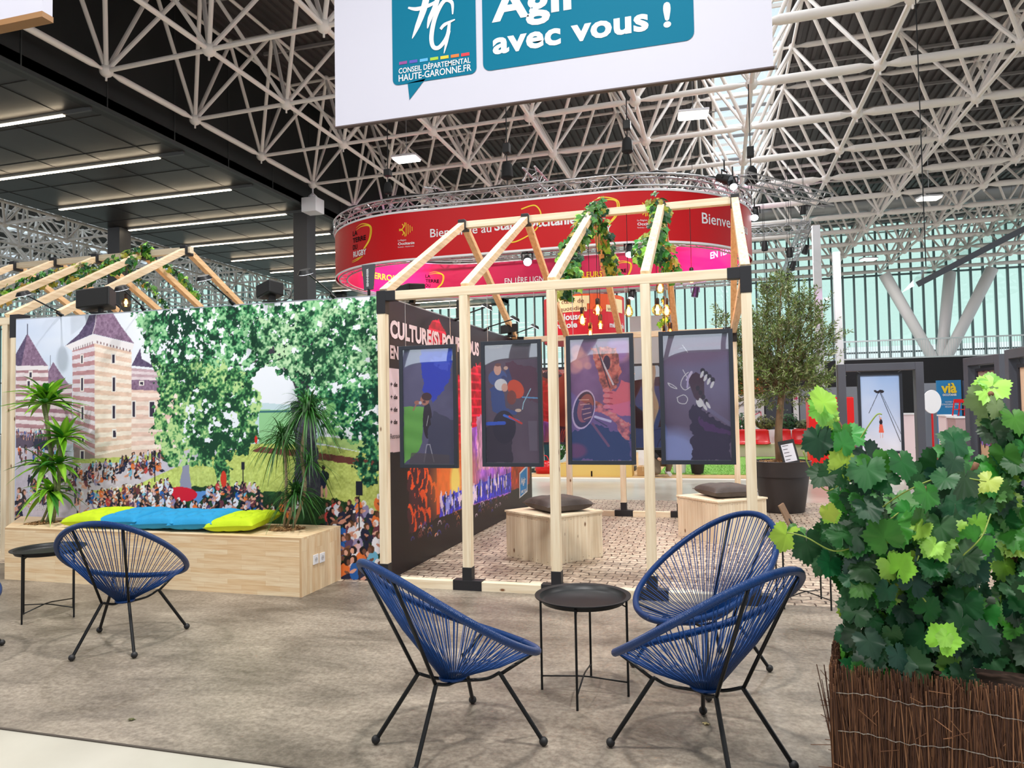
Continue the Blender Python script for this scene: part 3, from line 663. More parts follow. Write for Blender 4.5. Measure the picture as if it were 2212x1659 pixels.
# ---------------------------------------------------------------- red drum sign
c0 = on_y(1262, 700, 30); DR = 1.68; zt = on_y(1262, 648, 30).z; zb = on_y(1262, 742, 30).z
dr = thingw('drum_sign', 'round red drum sign with cream text boxes hanging behind the light bulbs', 'sign', (c0.x, 30, zb))
def cyl(x, z, off=0.): a = -math.pi/2-.2+x/DR; return (c0.x+(DR+off)*math.cos(a), 30+(DR+off)*math.sin(a), z)
mb = MB()
for i in range(64): mb.v += [cyl(i*2*math.pi*DR/64, zb), cyl(i*2*math.pi*DR/64, zt)]
mb.f = [(2*i, 2*((i+1) % 64), 2*((i+1) % 64)+1, 2*i+1) for i in range(64)]; mb.f += [tuple(range(0, 128, 2)), tuple(range(1, 128, 2))]
mb.build('drum', M('drum_red', (214, 18, 42), .5), dr)
lx = lambda px: (px-1262)/1561*30*1.03
lz = lambda py: on_y(1262, py, 30).z
def patch(mb, x0, y0, x1, y1, off=.015):
    n = 8; b = len(mb.v)
    for i in range(n+1): x = x0+(x1-x0)*i/n; mb.v += [cyl(x, y0, off), cyl(x, y1, off)]
    mb.f += [(b+2*i, b+2*i+2, b+2*i+3, b+2*i+1) for i in range(n)]; return mb
patch(MB(), lx(1262), lz(680), 2.6, zt, .008).build('orange_field', M('drum_orange', (232, 86, 28), .5), dr)
mb = MB(); patch(mb, lx(1220), lz(668), lx(1306), lz(652)); patch(mb, lx(1202), lz(684), lx(1300), lz(668)); patch(mb, 1.75, lz(672), 2.6, lz(656)); patch(mb, 1.55, lz(684), 2.6, lz(670)); patch(mb, -2.4, lz(684), -1.95, lz(662)); mb.build('cream_box', M('drum_cream', (246, 222, 170), .5), dr)
fc = lambda x, z: cyl(x, z, .025)
for s_, a_, b_, z_, c_, bo in (('Au cœur de', lx(1226), lx(1294), lz(666), .17, 0), ('votre quotidien', lx(1205), lx(1298), lz(681), .17, 0), ('votre', 1.62, 2.2, lz(682), .17, 0), ('toulouse', lx(1226), lx(1290), lz(700), .26, .03), ('métropole', lx(1203), lx(1280), lz(716), .24, .03), ('métropole', 1.7, 2.7, lz(716), .22, .03)):
    mb = MB(); letters(mb, s_, a_, b_, z_, c_, fc, bo); mb.build('lettering', INKW if bo else M('drum_brown', (120, 60, 50), .5), dr)
for s in (-1, 1): MB().tube((c0.x+s, 30, zt), (c0.x+s, 30, 13.3), .01, 5).build('cable', BLACK, dr)
# ---------------------------------------------------------------- the printed mural wall
MX0, MX1, MY = -7.36, -2.94, 6.1
def m_(px, py): p = on_y(px, py, MY); return (p.x-MX0, p.z)
P = lambda *a: [m_(*q) for q in a]
pt = Paint(MX1-MX0, 2.63, 700, 420, (216, 228, 246), 5)
g = pt.noise(.5, 3, 4, .4)[..., None]; d = np.clip((pt.U/1.6), 0, 1)[..., None]
pt.C = (np.array((150, 180, 230))*(1-g*.9)+np.array((250, 250, 255))*g*.9)/255*(1-d)+np.array((238, 242, 252))/255*d
ROOF1 = lambda s, q: (np.array((70, 56, 88))+s.noise(.02, 4, 2, sl=q)[..., None]*45)/255.
ROOF2 = lambda s, q: (np.array((112, 84, 112))+s.noise(.02, 4, 2, sl=q)[..., None]*60)/255.
def stripes(A, B, C2, D, n, c1, c2):
    """banded wall A-B top, D-C2 bottom"""
    L = lambda p, r, t: (p[0]+(r[0]-p[0])*t, p[1]+(r[1]-p[1])*t)
    for k in range(n):
        a, b = L(A, D, k/n), L(B, C2, k/n); c, e = L(B, C2, (k+1)/n), L(A, D, (k+1)/n)
        col = c1 if k % 2 else c2; f = lambda s, q, col=col: (np.array(col)+(s.noise(.03, 9, 3, .4, sl=q)[..., None]-.5)*40)/255.
        pt.poly([m_(*a), m_(*b), m_(*c), m_(*e)], f)
pt.poly(P((59, 720), (40, 762), (34, 772), (34, 792), (105, 792), (92, 775), (78, 752)), ROOF2); pt.poly(P((59, 720), (34, 765), (34, 792), (46, 790)), ROOF1)
pt.line(P((59, 700), (59, 722)), .012, (60, 60, 90)); pt.line(P((109, 768), (109, 790)), .01, (60, 60, 90))
pt.poly(P((115, 782), (100, 810), (103, 840), (150, 832), (130, 805)), ROOF2)
stripes((34, 797), (104, 797), (104, 945), (34, 940), 17, (232, 220, 224), (176, 132, 140)); stripes((95, 835), (156, 830), (156, 960), (95, 945), 14, (222, 206, 212), (160, 118, 132))
pt.poly(P((34, 790), (105, 790), (103, 799), (34, 800)), (238, 232, 236))
stripes((156, 752), (204, 738), (205, 990), (158, 965), 25, (226, 216, 226), (190, 140, 146)); stripes((204, 738), (284, 757), (284, 985), (205, 998), 25, (246, 232, 220), (232, 200, 182))
pt.poly(P((158, 962), (205, 985), (205, 1004), (160, 995)), (150, 132, 130)); pt.poly(P((205, 985), (284, 968), (340, 955), (340, 985), (205, 1004)), (222, 202, 184))
pt.poly(P((141, 747), (201, 722), (290, 743), (284, 760), (204, 742), (156, 758)), (240, 234, 238))
for k in range(9): pt.poly(P((158+5*k, 752-1.7*k), (160+5*k, 751-1.7*k), (160+5*k, 757-1.7*k), (158+5*k, 758-1.7*k)), (150, 130, 140))
for k in range(11): pt.poly(P((209+7*k, 736+1.9*k), (212+7*k, 737+1.9*k), (212+7*k, 742+1.9*k), (209+7*k, 741+1.9*k)), (150, 120, 125))
pt.poly(P((195, 675), (243, 675), (262, 705), (290, 742), (201, 721), (141, 747), (170, 722), (185, 700)), ROOF2); pt.poly(P((195, 675), (208, 675), (204, 705), (201, 721), (141, 747), (170, 722), (185, 700)), ROOF1)
pt.line(P((208, 675), (206, 700), (200, 721)), .012, (200, 186, 200))
stripes((284, 838), (390, 843), (390, 975), (284, 982), 15, (244, 226, 216), (230, 196, 184)); pt.poly(P((284, 820), (350, 822), (385, 845), (284, 842)), ROOF2)
stripes((284, 795), (345, 800), (345, 822), (284, 820), 4, (230, 214, 220), (200, 170, 180)); pt.poly(P((284, 790), (303, 752), (306, 775), (340, 795)), ROOF1)
for (x, y, w_, h_) in ((245, 775, 5, 18), (177, 776, 4, 16), (246, 830, 6, 30), (177, 830, 4, 28), (246, 890, 6, 28), (178, 893, 4, 26), (247, 937, 6, 15), (179, 948, 4, 14), (178, 985, 6, 20), (289, 884, 5, 32), (328, 884, 10, 32), (306, 828, 7, 6), (66, 810, 5, 12), (62, 830, 5, 14)):
    pt.poly(P((x-w_/2-2, y-h_/2-3), (x+w_/2+2, y-h_/2-3), (x+w_/2+2, y+h_/2+2), (x-w_/2-2, y+h_/2+2)), (240, 232, 230)); pt.poly(P((x-w_/2, y-h_/2), (x+w_/2, y-h_/2), (x+w_/2, y+h_/2), (x-w_/2, y+h_/2)), (58, 50, 70))
# far fields, lawn, path, wall
pt.poly(P((540, 868), (700, 880), (700, 960), (540, 960)), (200, 222, 232)); pt.poly(P((560, 885), (680, 885), (680, 960), (560, 960)), (150, 205, 150)); pt.line(P((560, 890), (640, 888)), .02, (60, 110, 120))
LAWN = lambda s, q: (np.array((214, 228, 124))*(1-s.noise(.25, 21, 3, .5, sl=q)[..., None]*.25)+(s.noise(.02, 22, 2, sl=q)[..., None]-.5)*50)/255.
pt.poly(P((300, 985), (420, 962), (560, 958), (700, 962), (822, 985), (822, 1262), (34, 1180), (34, 1000)), LAWN)
pt.poly(P((680, 955), (822, 985), (822, 955), (690, 942)), (176, 206, 128)); pt.poly(P((560, 965), (690, 978), (822, 998), (822, 1012), (680, 992), (545, 975)), (110, 62, 56), jit=.01)
PATH = lambda s, q: (np.array((206, 198, 214))+(s.noise(.03, 33, 3, sl=q)[..., None]-.5)*24)/255.
pt.poly(P((34, 935), (120, 940), (160, 1000), (300, 1000), (420, 968), (520, 958), (520, 968), (400, 1000), (290, 1050), (200, 1060), (280, 1120), (290, 1160), (34, 1160)), PATH)
pt.poly(P((34, 940), (110, 942), (108, 965), (34, 968)), (96, 84, 104)); pt.poly(P((70, 948), (110, 950), (120, 975), (75, 970)), (46, 50, 72))
SHADE = lambda s, q: (np.array((30, 62, 34))*(.6+s.noise(.1, 41, 3, sl=q)[..., None]*.9)+(s.noise(.02, 42, 2, sl=q)[..., None]-.5)*30)/255.
pt.poly(P((360, 1062), (480, 1048), (640, 1062), (730, 1082), (822, 1108), (822, 1262), (300, 1200), (240, 1100)), SHADE, jit=.06, js=.1)
# trunk and boughs
pt.poly(P((628, 870), (680, 860), (688, 1000), (700, 1075), (628, 1075), (640, 990)), lambda s, q: (np.array((70, 70, 84))+(s.noise(.03, 51, 3, 2., sl=q)[..., None]-.5)*60)/255., jit=.02)
for L_, w_ in ((((655, 880), (640, 820), (600, 770), (565, 740)), .09), (((655, 870), (665, 800), (655, 740), (672, 690)), .08), (((660, 860), (650, 790), (690, 730), (720, 690)), .06), (((600, 770), (520, 740), (480, 700)), .03), (((610, 790), (560, 780), (500, 790), (440, 760)), .022)): pt.line([m_(*a) for a in curve(L_, 5)], w_, (58, 54, 66))
def leafage(poly, dark, mid, light, seed, hole=.62, jit=.1, bias=0.):
    def f(s, q):
        n1 = s.noise(.42, seed, 2, sl=q); n2 = s.noise(.07, seed+1, 3, sl=q); n3 = s.noise(.022, seed+2, 2, sl=q)
        b = np.clip((n1-.5)*1.5+(n2-.5)*2.0+(n3-.5)*1.9+.44+bias, 0, 1)[..., None]; b = b*2
        c = np.where(b < 1, np.array(dark)*(1-b)+np.array(mid)*b, np.array(mid)*(2-b)+np.array(light)*(b-1))/255.
        h = ((s.noise(.05, seed+3, 3, sl=q) > hole) & (n2 > .42))[..., None]; return np.where(h, s.C[q], c)
    pt.poly([m_(*a) for a in poly], f, jit=jit, js=.07, seed=seed)
leafage([(288, 670), (560, 655), (822, 640), (822, 890), (790, 880), (740, 900), (700, 880), (660, 885), (640, 850), (600, 800), (560, 790), (520, 870), (420, 860), (350, 870), (335, 800), (315, 760), (300, 710)], (16, 56, 40), (58, 136, 84), (160, 214, 160), 61, .60)
leafage([(330, 900), (345, 830), (330, 790), (420, 780), (540, 800), (560, 850), (560, 940), (520, 990), (470, 1000), (430, 1012), (390, 1010), (345, 985), (330, 940)], (22, 66, 44), (78, 146, 86), (190, 222, 150), 71, .63, bias=.08)
leafage([(470, 960), (500, 1010), (495, 1060), (475, 1062), (460, 1010)], (22, 66, 44), (78, 146, 86), (170, 210, 130), 77, .6, .05)
leafage([(700, 850), (822, 820), (822, 1052), (790, 1050), (765, 1010), (770, 960), (730, 940), (690, 930)], (14, 54, 40), (40, 110, 80), (130, 190, 120), 81, .64)
leafage([(520, 690), (822, 660), (822, 800), (700, 830), (560, 780)], (20, 64, 44), (90, 150, 100), (190, 224, 180), 91, .56, bias=.05)
pt.poly(P((395, 1008), (408, 1004), (414, 1060), (386, 1062)), (150, 150, 172), jit=.01); pt.ell(*m_(388, 1068), .21, .075, (214, 26, 52)); pt.poly(P((345, 1060), (420, 1052), (448, 1060), (420, 1085), (440, 1090), (350, 1080)), (110, 158, 214), a=.0)
pt.poly(P((420, 1062), (452, 1060), (425, 1092), (412, 1088)), (96, 146, 208)); pt.ell(*m_(388, 1068), .21, .075, (214, 26, 52))
SH = [(236, 236, 246), (30, 36, 64), (40, 100, 180), (200, 70, 70), (214, 214, 230), (110, 180, 214), (216, 180, 190), (90, 70, 110), (200, 210, 230), (24, 26, 36), (110, 56, 70), (30, 30, 44), (230, 120, 60), (150, 140, 180), (44, 50, 80), (60, 52, 60)]
def folk(px, py, h, sit):
    x, y = m_(px, py); k = h/250.; c = SH[int(pt.r.integers(len(SH)))]; sk = ((226, 170, 150), (200, 140, 120), (120, 80, 66))[int(pt.r.integers(3))]; hr = ((40, 30, 30), (90, 60, 40), (235, 235, 240), (30, 26, 30))[int(pt.r.integers(4))]
    if sit:
        s = 1 if pt.r.random() > .5 else -1; pt.ell(x+s*k*.38, y-k*.28, k*.42, k*.13, sk if pt.r.random() > .4 else (36, 40, 66), rot=-s*.35); pt.ell(x, y, k*.28, k*.42, c, rot=s*.2); pt.ell(x+s*.12*k, y-.02*k, k*.2, k*.07, sk, rot=-.5*s)
        pt.ell(x+s*k*.08, y+k*.5, k*.17, k*.19, hr); pt.ell(x+s*k*.15, y+k*.46, k*.1, k*.13, sk)
    else:
        pt.ell(x-k*.06, y-k*.3, k*.07, k*.36, (40, 44, 70)); pt.ell(x+k*.07, y-k*.3, k*.07, k*.36, sk); pt.ell(x, y+k*.15, k*.16, k*.3, c); pt.ell(x+k*.15, y+k*.1, k*.04, k*.2, sk); pt.ell(x, y+k*.52, k*.08, k*.1, hr)
R_ = pt.r
for _ in range(34): folk(R_.uniform(36, 112), R_.uniform(932, 946), 15, False)
for _ in range(40): folk(R_.uniform(38, 130), R_.uniform(970, 992), 20, False)
for _ in range(120): a = R_.uniform(150, 345); folk(a, 1042-(a-150)*.2+R_.uniform(-26, 14), 21, R_.random() > .35)
for _ in range(120): a = R_.uniform(190, 370); folk(a, 1085-(a-190)*.16+R_.uniform(-14, 22), 24, True)
for _ in range(28): folk(R_.uniform(60, 180), R_.uniform(1030, 1100), 34, R_.random() > .6)
for _ in range(70): folk(R_.uniform(230, 640), R_.uniform(1084, 1112), 27, True)
for _ in range(26): folk(R_.uniform(440, 560), R_.uniform(1050, 1075), 23, True)
for y in (1098, 1120, 1150, 1185, 1215, 1240):
    for x in range(8): folk(706+x*15+R_.uniform(-8, 8), y+R_.uniform(-9, 9), 36+(y-1098)*.12, R_.random() > .1)
for _ in range(6): folk(R_.uniform(36, 60), R_.uniform(1060, 1125), 44, True)
for x, y0, y1, w_, h_ in ((525, 1001, 1078, .04, .08), (776, 1050, 1145, .07, .13), (334, 975, 1040, .03, .06)):
    pt.line(P((x, y0), (x, y1)), .012, (30, 32, 40)); a, b = m_(x, y0+5); pt.poly([(a-w_/2, b-h_/2), (a+w_/2, b-h_/2), (a+w_/2, b+h_/2), (a-w_/2, b+h_/2)], (34, 38, 50))
x, y = m_(699, 1035); pt.ell(x, y, .035, .09, (38, 42, 72)); pt.ell(x, y+.11, .02, .025, (60, 44, 40)); pt.ell(x+.03, y+.03, .03, .04, (26, 30, 50)); pt.ell(x-.02, y-.12, .012, .06, (226, 170, 150)); pt.ell(x+.025, y-.12, .012, .06, (226, 170, 150))
x, y = m_(553, 950); pt.ell(x, y, .015, .04, (214, 40, 40)); x, y = m_(483, 1035); pt.ell(x, y, .035, .08, (214, 60, 40))
MATT = print_mat('mural_print', .4)
mw = thing('mural_wall', 'freestanding wall printed with a castle, plane trees and a seated crowd', 'printed wall', (MX0, MY, 0))
pt.mesh('mural_print', lambda u, v: (u, 0, v), MATT, mw)
MB().box((-.0, .003, 0), (MX1-MX0, .06, 2.63)).build('panel_body', WHITEP, mw); MB().box((-.0, .0, 2.63), (MX1-MX0, .06, 2.642)).build('top_edge', ALU, mw)
mb = MB(); a, b = m_(49, 1100), m_(103, 1098); letters(mb, 'CHÂTEAU DE LARÉOLE', a[0], b[0]+.06, a[1], .052, lambda x, y: (x, -.003, y), .03); mb.build('caption', INKW, mw)

# ---------------------------------------------------------------- the culture wall
WX = -2.945
def v_(px, py): p = on_x(px, py, WX); return (p.y-6.12, p.z)
Q = lambda *a: [v_(*q) for q in a]
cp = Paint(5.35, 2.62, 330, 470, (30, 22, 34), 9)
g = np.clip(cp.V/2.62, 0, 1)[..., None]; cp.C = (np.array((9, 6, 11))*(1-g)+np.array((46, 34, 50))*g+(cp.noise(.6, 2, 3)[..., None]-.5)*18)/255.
RED = lambda s, q: np.clip((np.array((214, 22, 52))*(.45+s.noise(.12, 5, 3, 1., sl=q)[..., None]*1.0)+((np.sin(s.V[q]*60) > .75)[..., None])*np.array((70, 20, 30))), 0, 255)/255.
cp.poly(Q((927, 705), (935, 690), (948, 690), (963, 720), (958, 760), (925, 755)), RED, jit=.03)
cp.poly(Q((975, 820), (1060, 770), (1105, 800), (1105, 1060), (975, 1080)), RED, jit=.04)
cp.poly(Q((1000, 930), (1104, 900), (1104, 1100), (1000, 1100)), lambda s, q: (np.array((120, 60, 190))*(.4+s.noise(.2, 15, 3, sl=q)[..., None])+np.array((120, 90, 70))*s.noise(.08, 16, 2, 3., sl=q)[..., None])/255.)
cp.poly(Q((1030, 900), (1104, 880), (1104, 1010), (1030, 1015)), lambda s, q: np.clip((np.array((235, 170, 215))*(.35+s.noise(.14, 18, 3, 2., sl=q)[..., None])), 0, 255)/255., jit=.05)
cp.poly(Q((884, 1000), (943, 990), (943, 1120), (884, 1160)), (60, 26, 40)); 
for k in range(26):
    x, y = v_(R_.uniform(886, 940), R_.uniform(1012, 1135)); cp.ell(x, y, .06, .11, (244, 84, 26), rot=R_.uniform(-.6, .6)); cp.ell(x-.025, y-.02, .05, .09, (70, 26, 42), rot=R_.uniform(-.6, .6))
cp.poly(Q((943, 985), (978, 980), (978, 1100), (943, 1112)), lambda s, q: np.clip(np.array((240, 60, 30))*(.6+s.noise(.1, 25, 3, sl=q)[..., None]*.7), 0, 255)/255.)
x, y = v_(984, 1040); cp.ell(x, y, .5, .3, (250, 150, 60), soft=.9, a=.7); cp.ell(x, y, .12, .16, (255, 230, 120), soft=.8)
cp.poly(Q((950, 1078), (1006, 1055), (1104, 1020), (1104, 1062), (1004, 1095), (950, 1120)), lambda s, q: (np.array((44, 40, 170))*(.5+s.noise(.06, 28, 3, 2., sl=q)[..., None]*1.4))/255.)
for k in range(150):
    t = R_.random(); px = 952+150*t; x, y = v_(px, 1100-58*t+R_.uniform(-22, 4)); cp.ell(x, y, .028, R_.uniform(.03, .1), ((60, 60, 220), (150, 160, 250), (30, 24, 70), (240, 220, 250))[int(R_.integers(4))])
cp.poly(Q((835, 1180), (943, 1120), (1004, 1097), (1104, 1064), (1144, 1050), (1144, 1100), (835, 1260)), (20, 12, 22), jit=.02)
for k in range(46):
    t = R_.random(); x, y = v_(890+210*t, 1150-78*t+R_.uniform(-6, 40)*(1-t*.5)); r = R_.uniform(.03, .06); c = ((230, 150, 90), (210, 190, 210), (60, 60, 160), (120, 60, 60))[int(R_.integers(4))]
    cp.line([(x+r*math.cos(a), y+r*math.sin(a)) for a in np.linspace(.2, 2.9, 7)], .012, c, a=.8)
cp.poly(Q((1105, 1000), (1144, 985), (1144, 1100), (1105, 1115)), lambda s, q: np.clip(np.array((224, 70, 34))*(.3+s.noise(.12, 35, 3, sl=q)[..., None]*.9), 0, 255)/255.)
cp.poly(Q((1105, 1060), (1144, 1045), (1144, 1100), (1105, 1118)), (14, 8, 14))
cp.poly(Q((838, 795), (900, 800), (900, 972), (838, 978)), (230, 206, 216))
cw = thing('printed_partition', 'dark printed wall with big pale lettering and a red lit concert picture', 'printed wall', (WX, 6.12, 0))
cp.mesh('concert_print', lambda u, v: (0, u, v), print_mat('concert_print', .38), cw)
MB().box((-.06, .06, 0), (-.003, 5.35, 2.62)).build('panel_body', M('panel_dark', (30, 26, 34), .5), cw); MB().box((-.06, .06, 2.62), (0, 5.35, 2.632)).build('top_edge', ALU, cw)
f3 = lambda x, y: (.004, x, y)
def WL(mb, s, a, b, top, bold): (u0, z0), (u1, z1) = v_(*a), v_(*b); letters(mb, s, u0, u1, (z0+z1)/2, abs(v_(a[0], top)[1]-z0), f3, bold)
for a_ in (('CULTURE(S) POUR TOUS', (842, 727), (1034, 768), 690, .045), ('EN', (842, 773), (860, 776), 745, .04)): mb = MB(); WL(mb, *a_); mb.build('headline', M('pinkish_print', (240, 218, 226), .5), cw)
for y in (835, 862, 889, 916): mb = MB(); WL(mb, '+ de', (843, y), (858, y), y-10, .02); mb.build('list_entry', INKD, cw)
mb = MB(); WL(mb, 'Retrouvez', (843, 947), (868, 947), 936, .0); mb.build('small_lettering', INKD, cw)
mb = MB(); flat(mb, Q((1121, 1022), (1139, 1003), (1139, 1062), (1121, 1077)), f3); mb.build('badge_border', INKW, cw)
mb = MB(); flat(mb, Q((1123, 1024), (1137.5, 1009), (1137.5, 1059), (1123, 1073)), lambda x, y: (.007, x, y)); mb.build('blue_badge', M('badge_blue', (20, 130, 200), .5), cw)
f3b = lambda x, y: (.01, x, y)
mb = MB(); (a, z), (b, _) = v_(1124, 1045), v_(1134, 1036); letters(mb, 'Agir', a, b, z-.01, .1, f3b, .025); letters(mb, 'avec vous !', a, v_(1137, 1036)[0], z-.15, .065, f3b, .02); mb.build('badge_lettering', INKW, cw)

# ---------------------------------------------------------------- timber frame pavilion
HX = [-2.9, -2.115, -1.33, -.545, .24]; Y0, Y1, YM = 5.97, 10.46, 8.2
hs = thing('timber_pavilion', 'open timber house frame with gabled rafters, hung with bulbs, ivy and framed pictures', 'timber frame', (0, 0, 0))
pw = .078
for i, x in enumerate(HX):
    for y in (Y0, Y1):
        if i == 0 and y == Y1: continue
        if i == 1 and y == Y1: pass
        MB().box((x-pw/2, y-pw/2, .18), (x+pw/2, y+pw/2, 2.56)).build('post', PINE, hs, bevel=.004)
        b = MB().box((x-pw/2-.004, y-pw/2-.004, .08), (x+pw/2+.004, y+pw/2+.004, .2)); b.box((x-(.13 if i else .03), y-.045, -.0), (x+.13, y+.045, .09)); b.build('floor_bracket', BRACKET, hs, bevel=.003)
for y in (Y0, Y1):
    MB().box((HX[0]+.1, y-.038, 2.56), (HX[4]-.1, y+.038, 2.64)).build('eave_beam', PINEX, hs, bevel=.004)
    for i in range(4): MB().box((HX[i]+.12, y-.038, 0), (HX[i+1]-.12, y+.038, .078)).build('sill', PINEX, hs, bevel=.004)
    for x in (HX[0], HX[4]):
        s = 1 if x == HX[0] else -1; b = MB().box((x-.044, y-.044, 2.44), (x+.044, y+.044, 2.65)); b.box(*((x, y-.042, 2.555), (x+.14, y+.042, 2.645)) if s > 0 else ((x-.14, y-.042, 2.555), (x, y+.042, 2.645))); b.build('corner_bracket', BRACKET, hs, bevel=.003)
for x in (HX[4],): MB().box((x-.036, Y0+.05, 2.56), (x+.036, Y1-.05, 2.635)).build('gable_beam', PINEY, hs, bevel=.004)
MB().box((HX[0]+.04, YM-.038, 3.755), (HX[4], YM+.038, 3.835)).build('ridge_beam', PINEX, hs, bevel=.004)
WARM = wood('pine_bulb_lit', (226, 182, 130), (244, 206, 158), 1)  # pine with the warm bulb light put into its colour, for back rafters
for i, x in enumerate(HX):
    MB().bar((x, Y0+.02, 2.64), (x, YM-.06, 3.78), .075, .075).build('rafter', PINEY, hs, bevel=.004)
    MB().bar((x, YM+.06, 3.78), (x, Y1-.02, 2.64), .075, .075).build('rafter', WARM, hs, bevel=.004)
    MB().box((x-.045, YM-.09, 3.73), (x+.045, YM+.09, 3.85)).build('ridge_bracket', BRACKET, hs, bevel=.01)
# second pavilion behind the mural, at left
h2 = thing('timber_pavilion', 'second timber house frame at left behind the castle mural, ivy along its rafters', 'timber frame', (0, 0, 0))
H2 = [-6.9, -7.62, -8.4, -9.15, -9.9]
for i, x in enumerate(H2):
    MB().bar((x, 6.22, 2.69), (x, YM-.04, 3.79), .078, .078).build('rafter', PINEY, h2, bevel=.004); MB().bar((x, YM+.04, 3.79), (x, Y1, 2.64), .078, .078).build('rafter', WARM, h2, bevel=.004)
    MB().box((x-.05, YM-.08, 3.73), (x+.05, YM+.08, 3.86)).build('ridge_bracket', BRACKET, h2, bevel=.01)
    MB().box((x-pw/2, Y1-pw/2, 0), (x+pw/2, Y1+pw/2, 2.62)).build('post', PINE, h2)
    if x < -7.3: MB().box((x-pw/2, 6.22-pw/2, 0), (x+pw/2, 6.22+pw/2, 2.62)).build('post', PINE, h2)
MB().box((-9.9, YM-.038, 3.76), (-6.82, YM+.038, 3.84)).build('ridge_beam', PINEX, h2); MB().box((-9.9, 6.18, 2.6), (-7.44, 6.26, 2.68)).build('eave_beam', PINEX, h2); MB().box((-9.9, Y1-.04, 2.6), (-6.86, Y1+.04, 2.68)).build('eave_beam', PINEX, h2)
MB().box((-9.9, 6.18, 0), (-7.42, 6.26, .078)).build('sill', PINEX, h2); MB().box((-7.5, 6.14, 2.44), (-7.37, 6.28, 2.7)).build('corner_bracket', BRACKET, h2); MB().box((-7.46, 6.12, 0), (-7.37, 6.2, 2.44)).build('post', PINE, h2)

# ---------------------------------------------------------------- framed pictures
FR = M('frame_slate', (44, 48, 58), .45)
def framed(name, label, x0, x1, z0, z1, y, paint, wires=True, gl=.22, fr=.034, top=2.56):
    t = thingw(name, label, 'picture', ((x0+x1)/2, y, z0)); mb = MB()
    for a, b in (((x0, y-.02, z0), (x0+fr, y+.02, z1)), ((x1-fr, y-.02, z0), (x1, y+.02, z1)), ((x0+fr, y-.02, z0), (x1-fr, y+.02, z0+fr)), ((x0+fr, y-.02, z1-fr), (x1-fr, y+.02, z1))): mb.box(a, b)
    mb.build('frame', FR, t, bevel=.002); W_, H_ = x1-x0-2*fr, z1-z0-2*fr; p = Paint(W_, H_, 170, int(170*H_/W_), (50, 44, 62), 3); paint(p, W_, H_); p.C = np.clip(p.C*1.22+.035, 0, 1)  # whole print lightened, standing in for the grey veil of reflections
    p.mesh('photo_print', lambda u, v: (x0+fr+u, y-.006, z0+fr+v), print_mat('photo_print', .4), t)
    MB().box((x0+fr, y-.003, z0+fr), (x1-fr, y+.01, z1-fr)).build('backing', BLKPL, t)
    MB().box((x0+fr, y-.012, z0+fr), (x1-fr, y-.010, z1-fr)).build('acrylic_pane', clear_mat('acrylic', (248, 248, 250), gl, .015, .012, 2.2), t)
    if wires:
        mb = MB(); [mb.tube((x, y, z1), (x, y, top), .0025, 4) for x in (x0+.06, x1-.06)]; mb.build('hanging_wire', ALU, t)
    return t
def nz(p, c, sc_, amt, seed=1): p.C = np.clip((np.array(c)+(p.noise(sc_, seed, 4)[..., None]-.5)*amt)/255., 0, 1)
def pic1(p, W, H):
    nz(p, (92, 90, 118), .3, 40); p.poly([(W*.35, H), (W, H), (W*.97, H*.75), (W*.6, H*.52), (W*.4, H*.65)], (36, 62, 190), a=.9, jit=.03); p.poly([(W*.5, H*.9), (W, H*.98), (W*.9, H*.8)], (90, 110, 210), a=.5, jit=.04)
    G = lambda s, q: (np.array((104, 168, 70))+(np.sin(s.V[q]*38+s.U[q]*9)[..., None])*7)/255.
    p.poly([(.0, 0), (W*.3, H*.12), (W*.36, H*.18), (W*.42, H*.5), (0, H*.5)], G, jit=.01); p.ell(W*.48, H*.38, W*.09, H*.16, (34, 26, 28)); p.poly([(W*.42, 0), (W, 0), (W, H*.38), (W*.6, H*.46), (W*.5, H*.3)], (66, 68, 88), jit=.02)
    p.ell(W*.43, H*.555, W*.09, H*.045, (178, 120, 96)); p.ell(W*.47, H*.585, W*.1, H*.035, (70, 42, 40)); p.ell(W*.42, H*.54, W*.03, H*.012, (90, 50, 50)); p.ell(W*.28, H*.535, W*.06, H*.018, (170, 112, 90)); p.ell(W*.34, H*.533, W*.03, H*.014, (190, 190, 200)); p.line([(W*.27, H*.53), (W*.2, H*.47)], .012, (170, 112, 90)); p.line([(W*.5, H*.42), (W*.46, H*.33)], .004, (220, 220, 225))
    p.line([(W*.4, H*.02), (W*.46, H*.17), (W*.52, H*.17), (W*.6, H*.02)], .008, (160, 160, 170)); p.poly([(W*.1, 0), (W*.9, 0), (W*.9, H*.08), (W*.15, H*.1)], (80, 72, 70), a=.7)
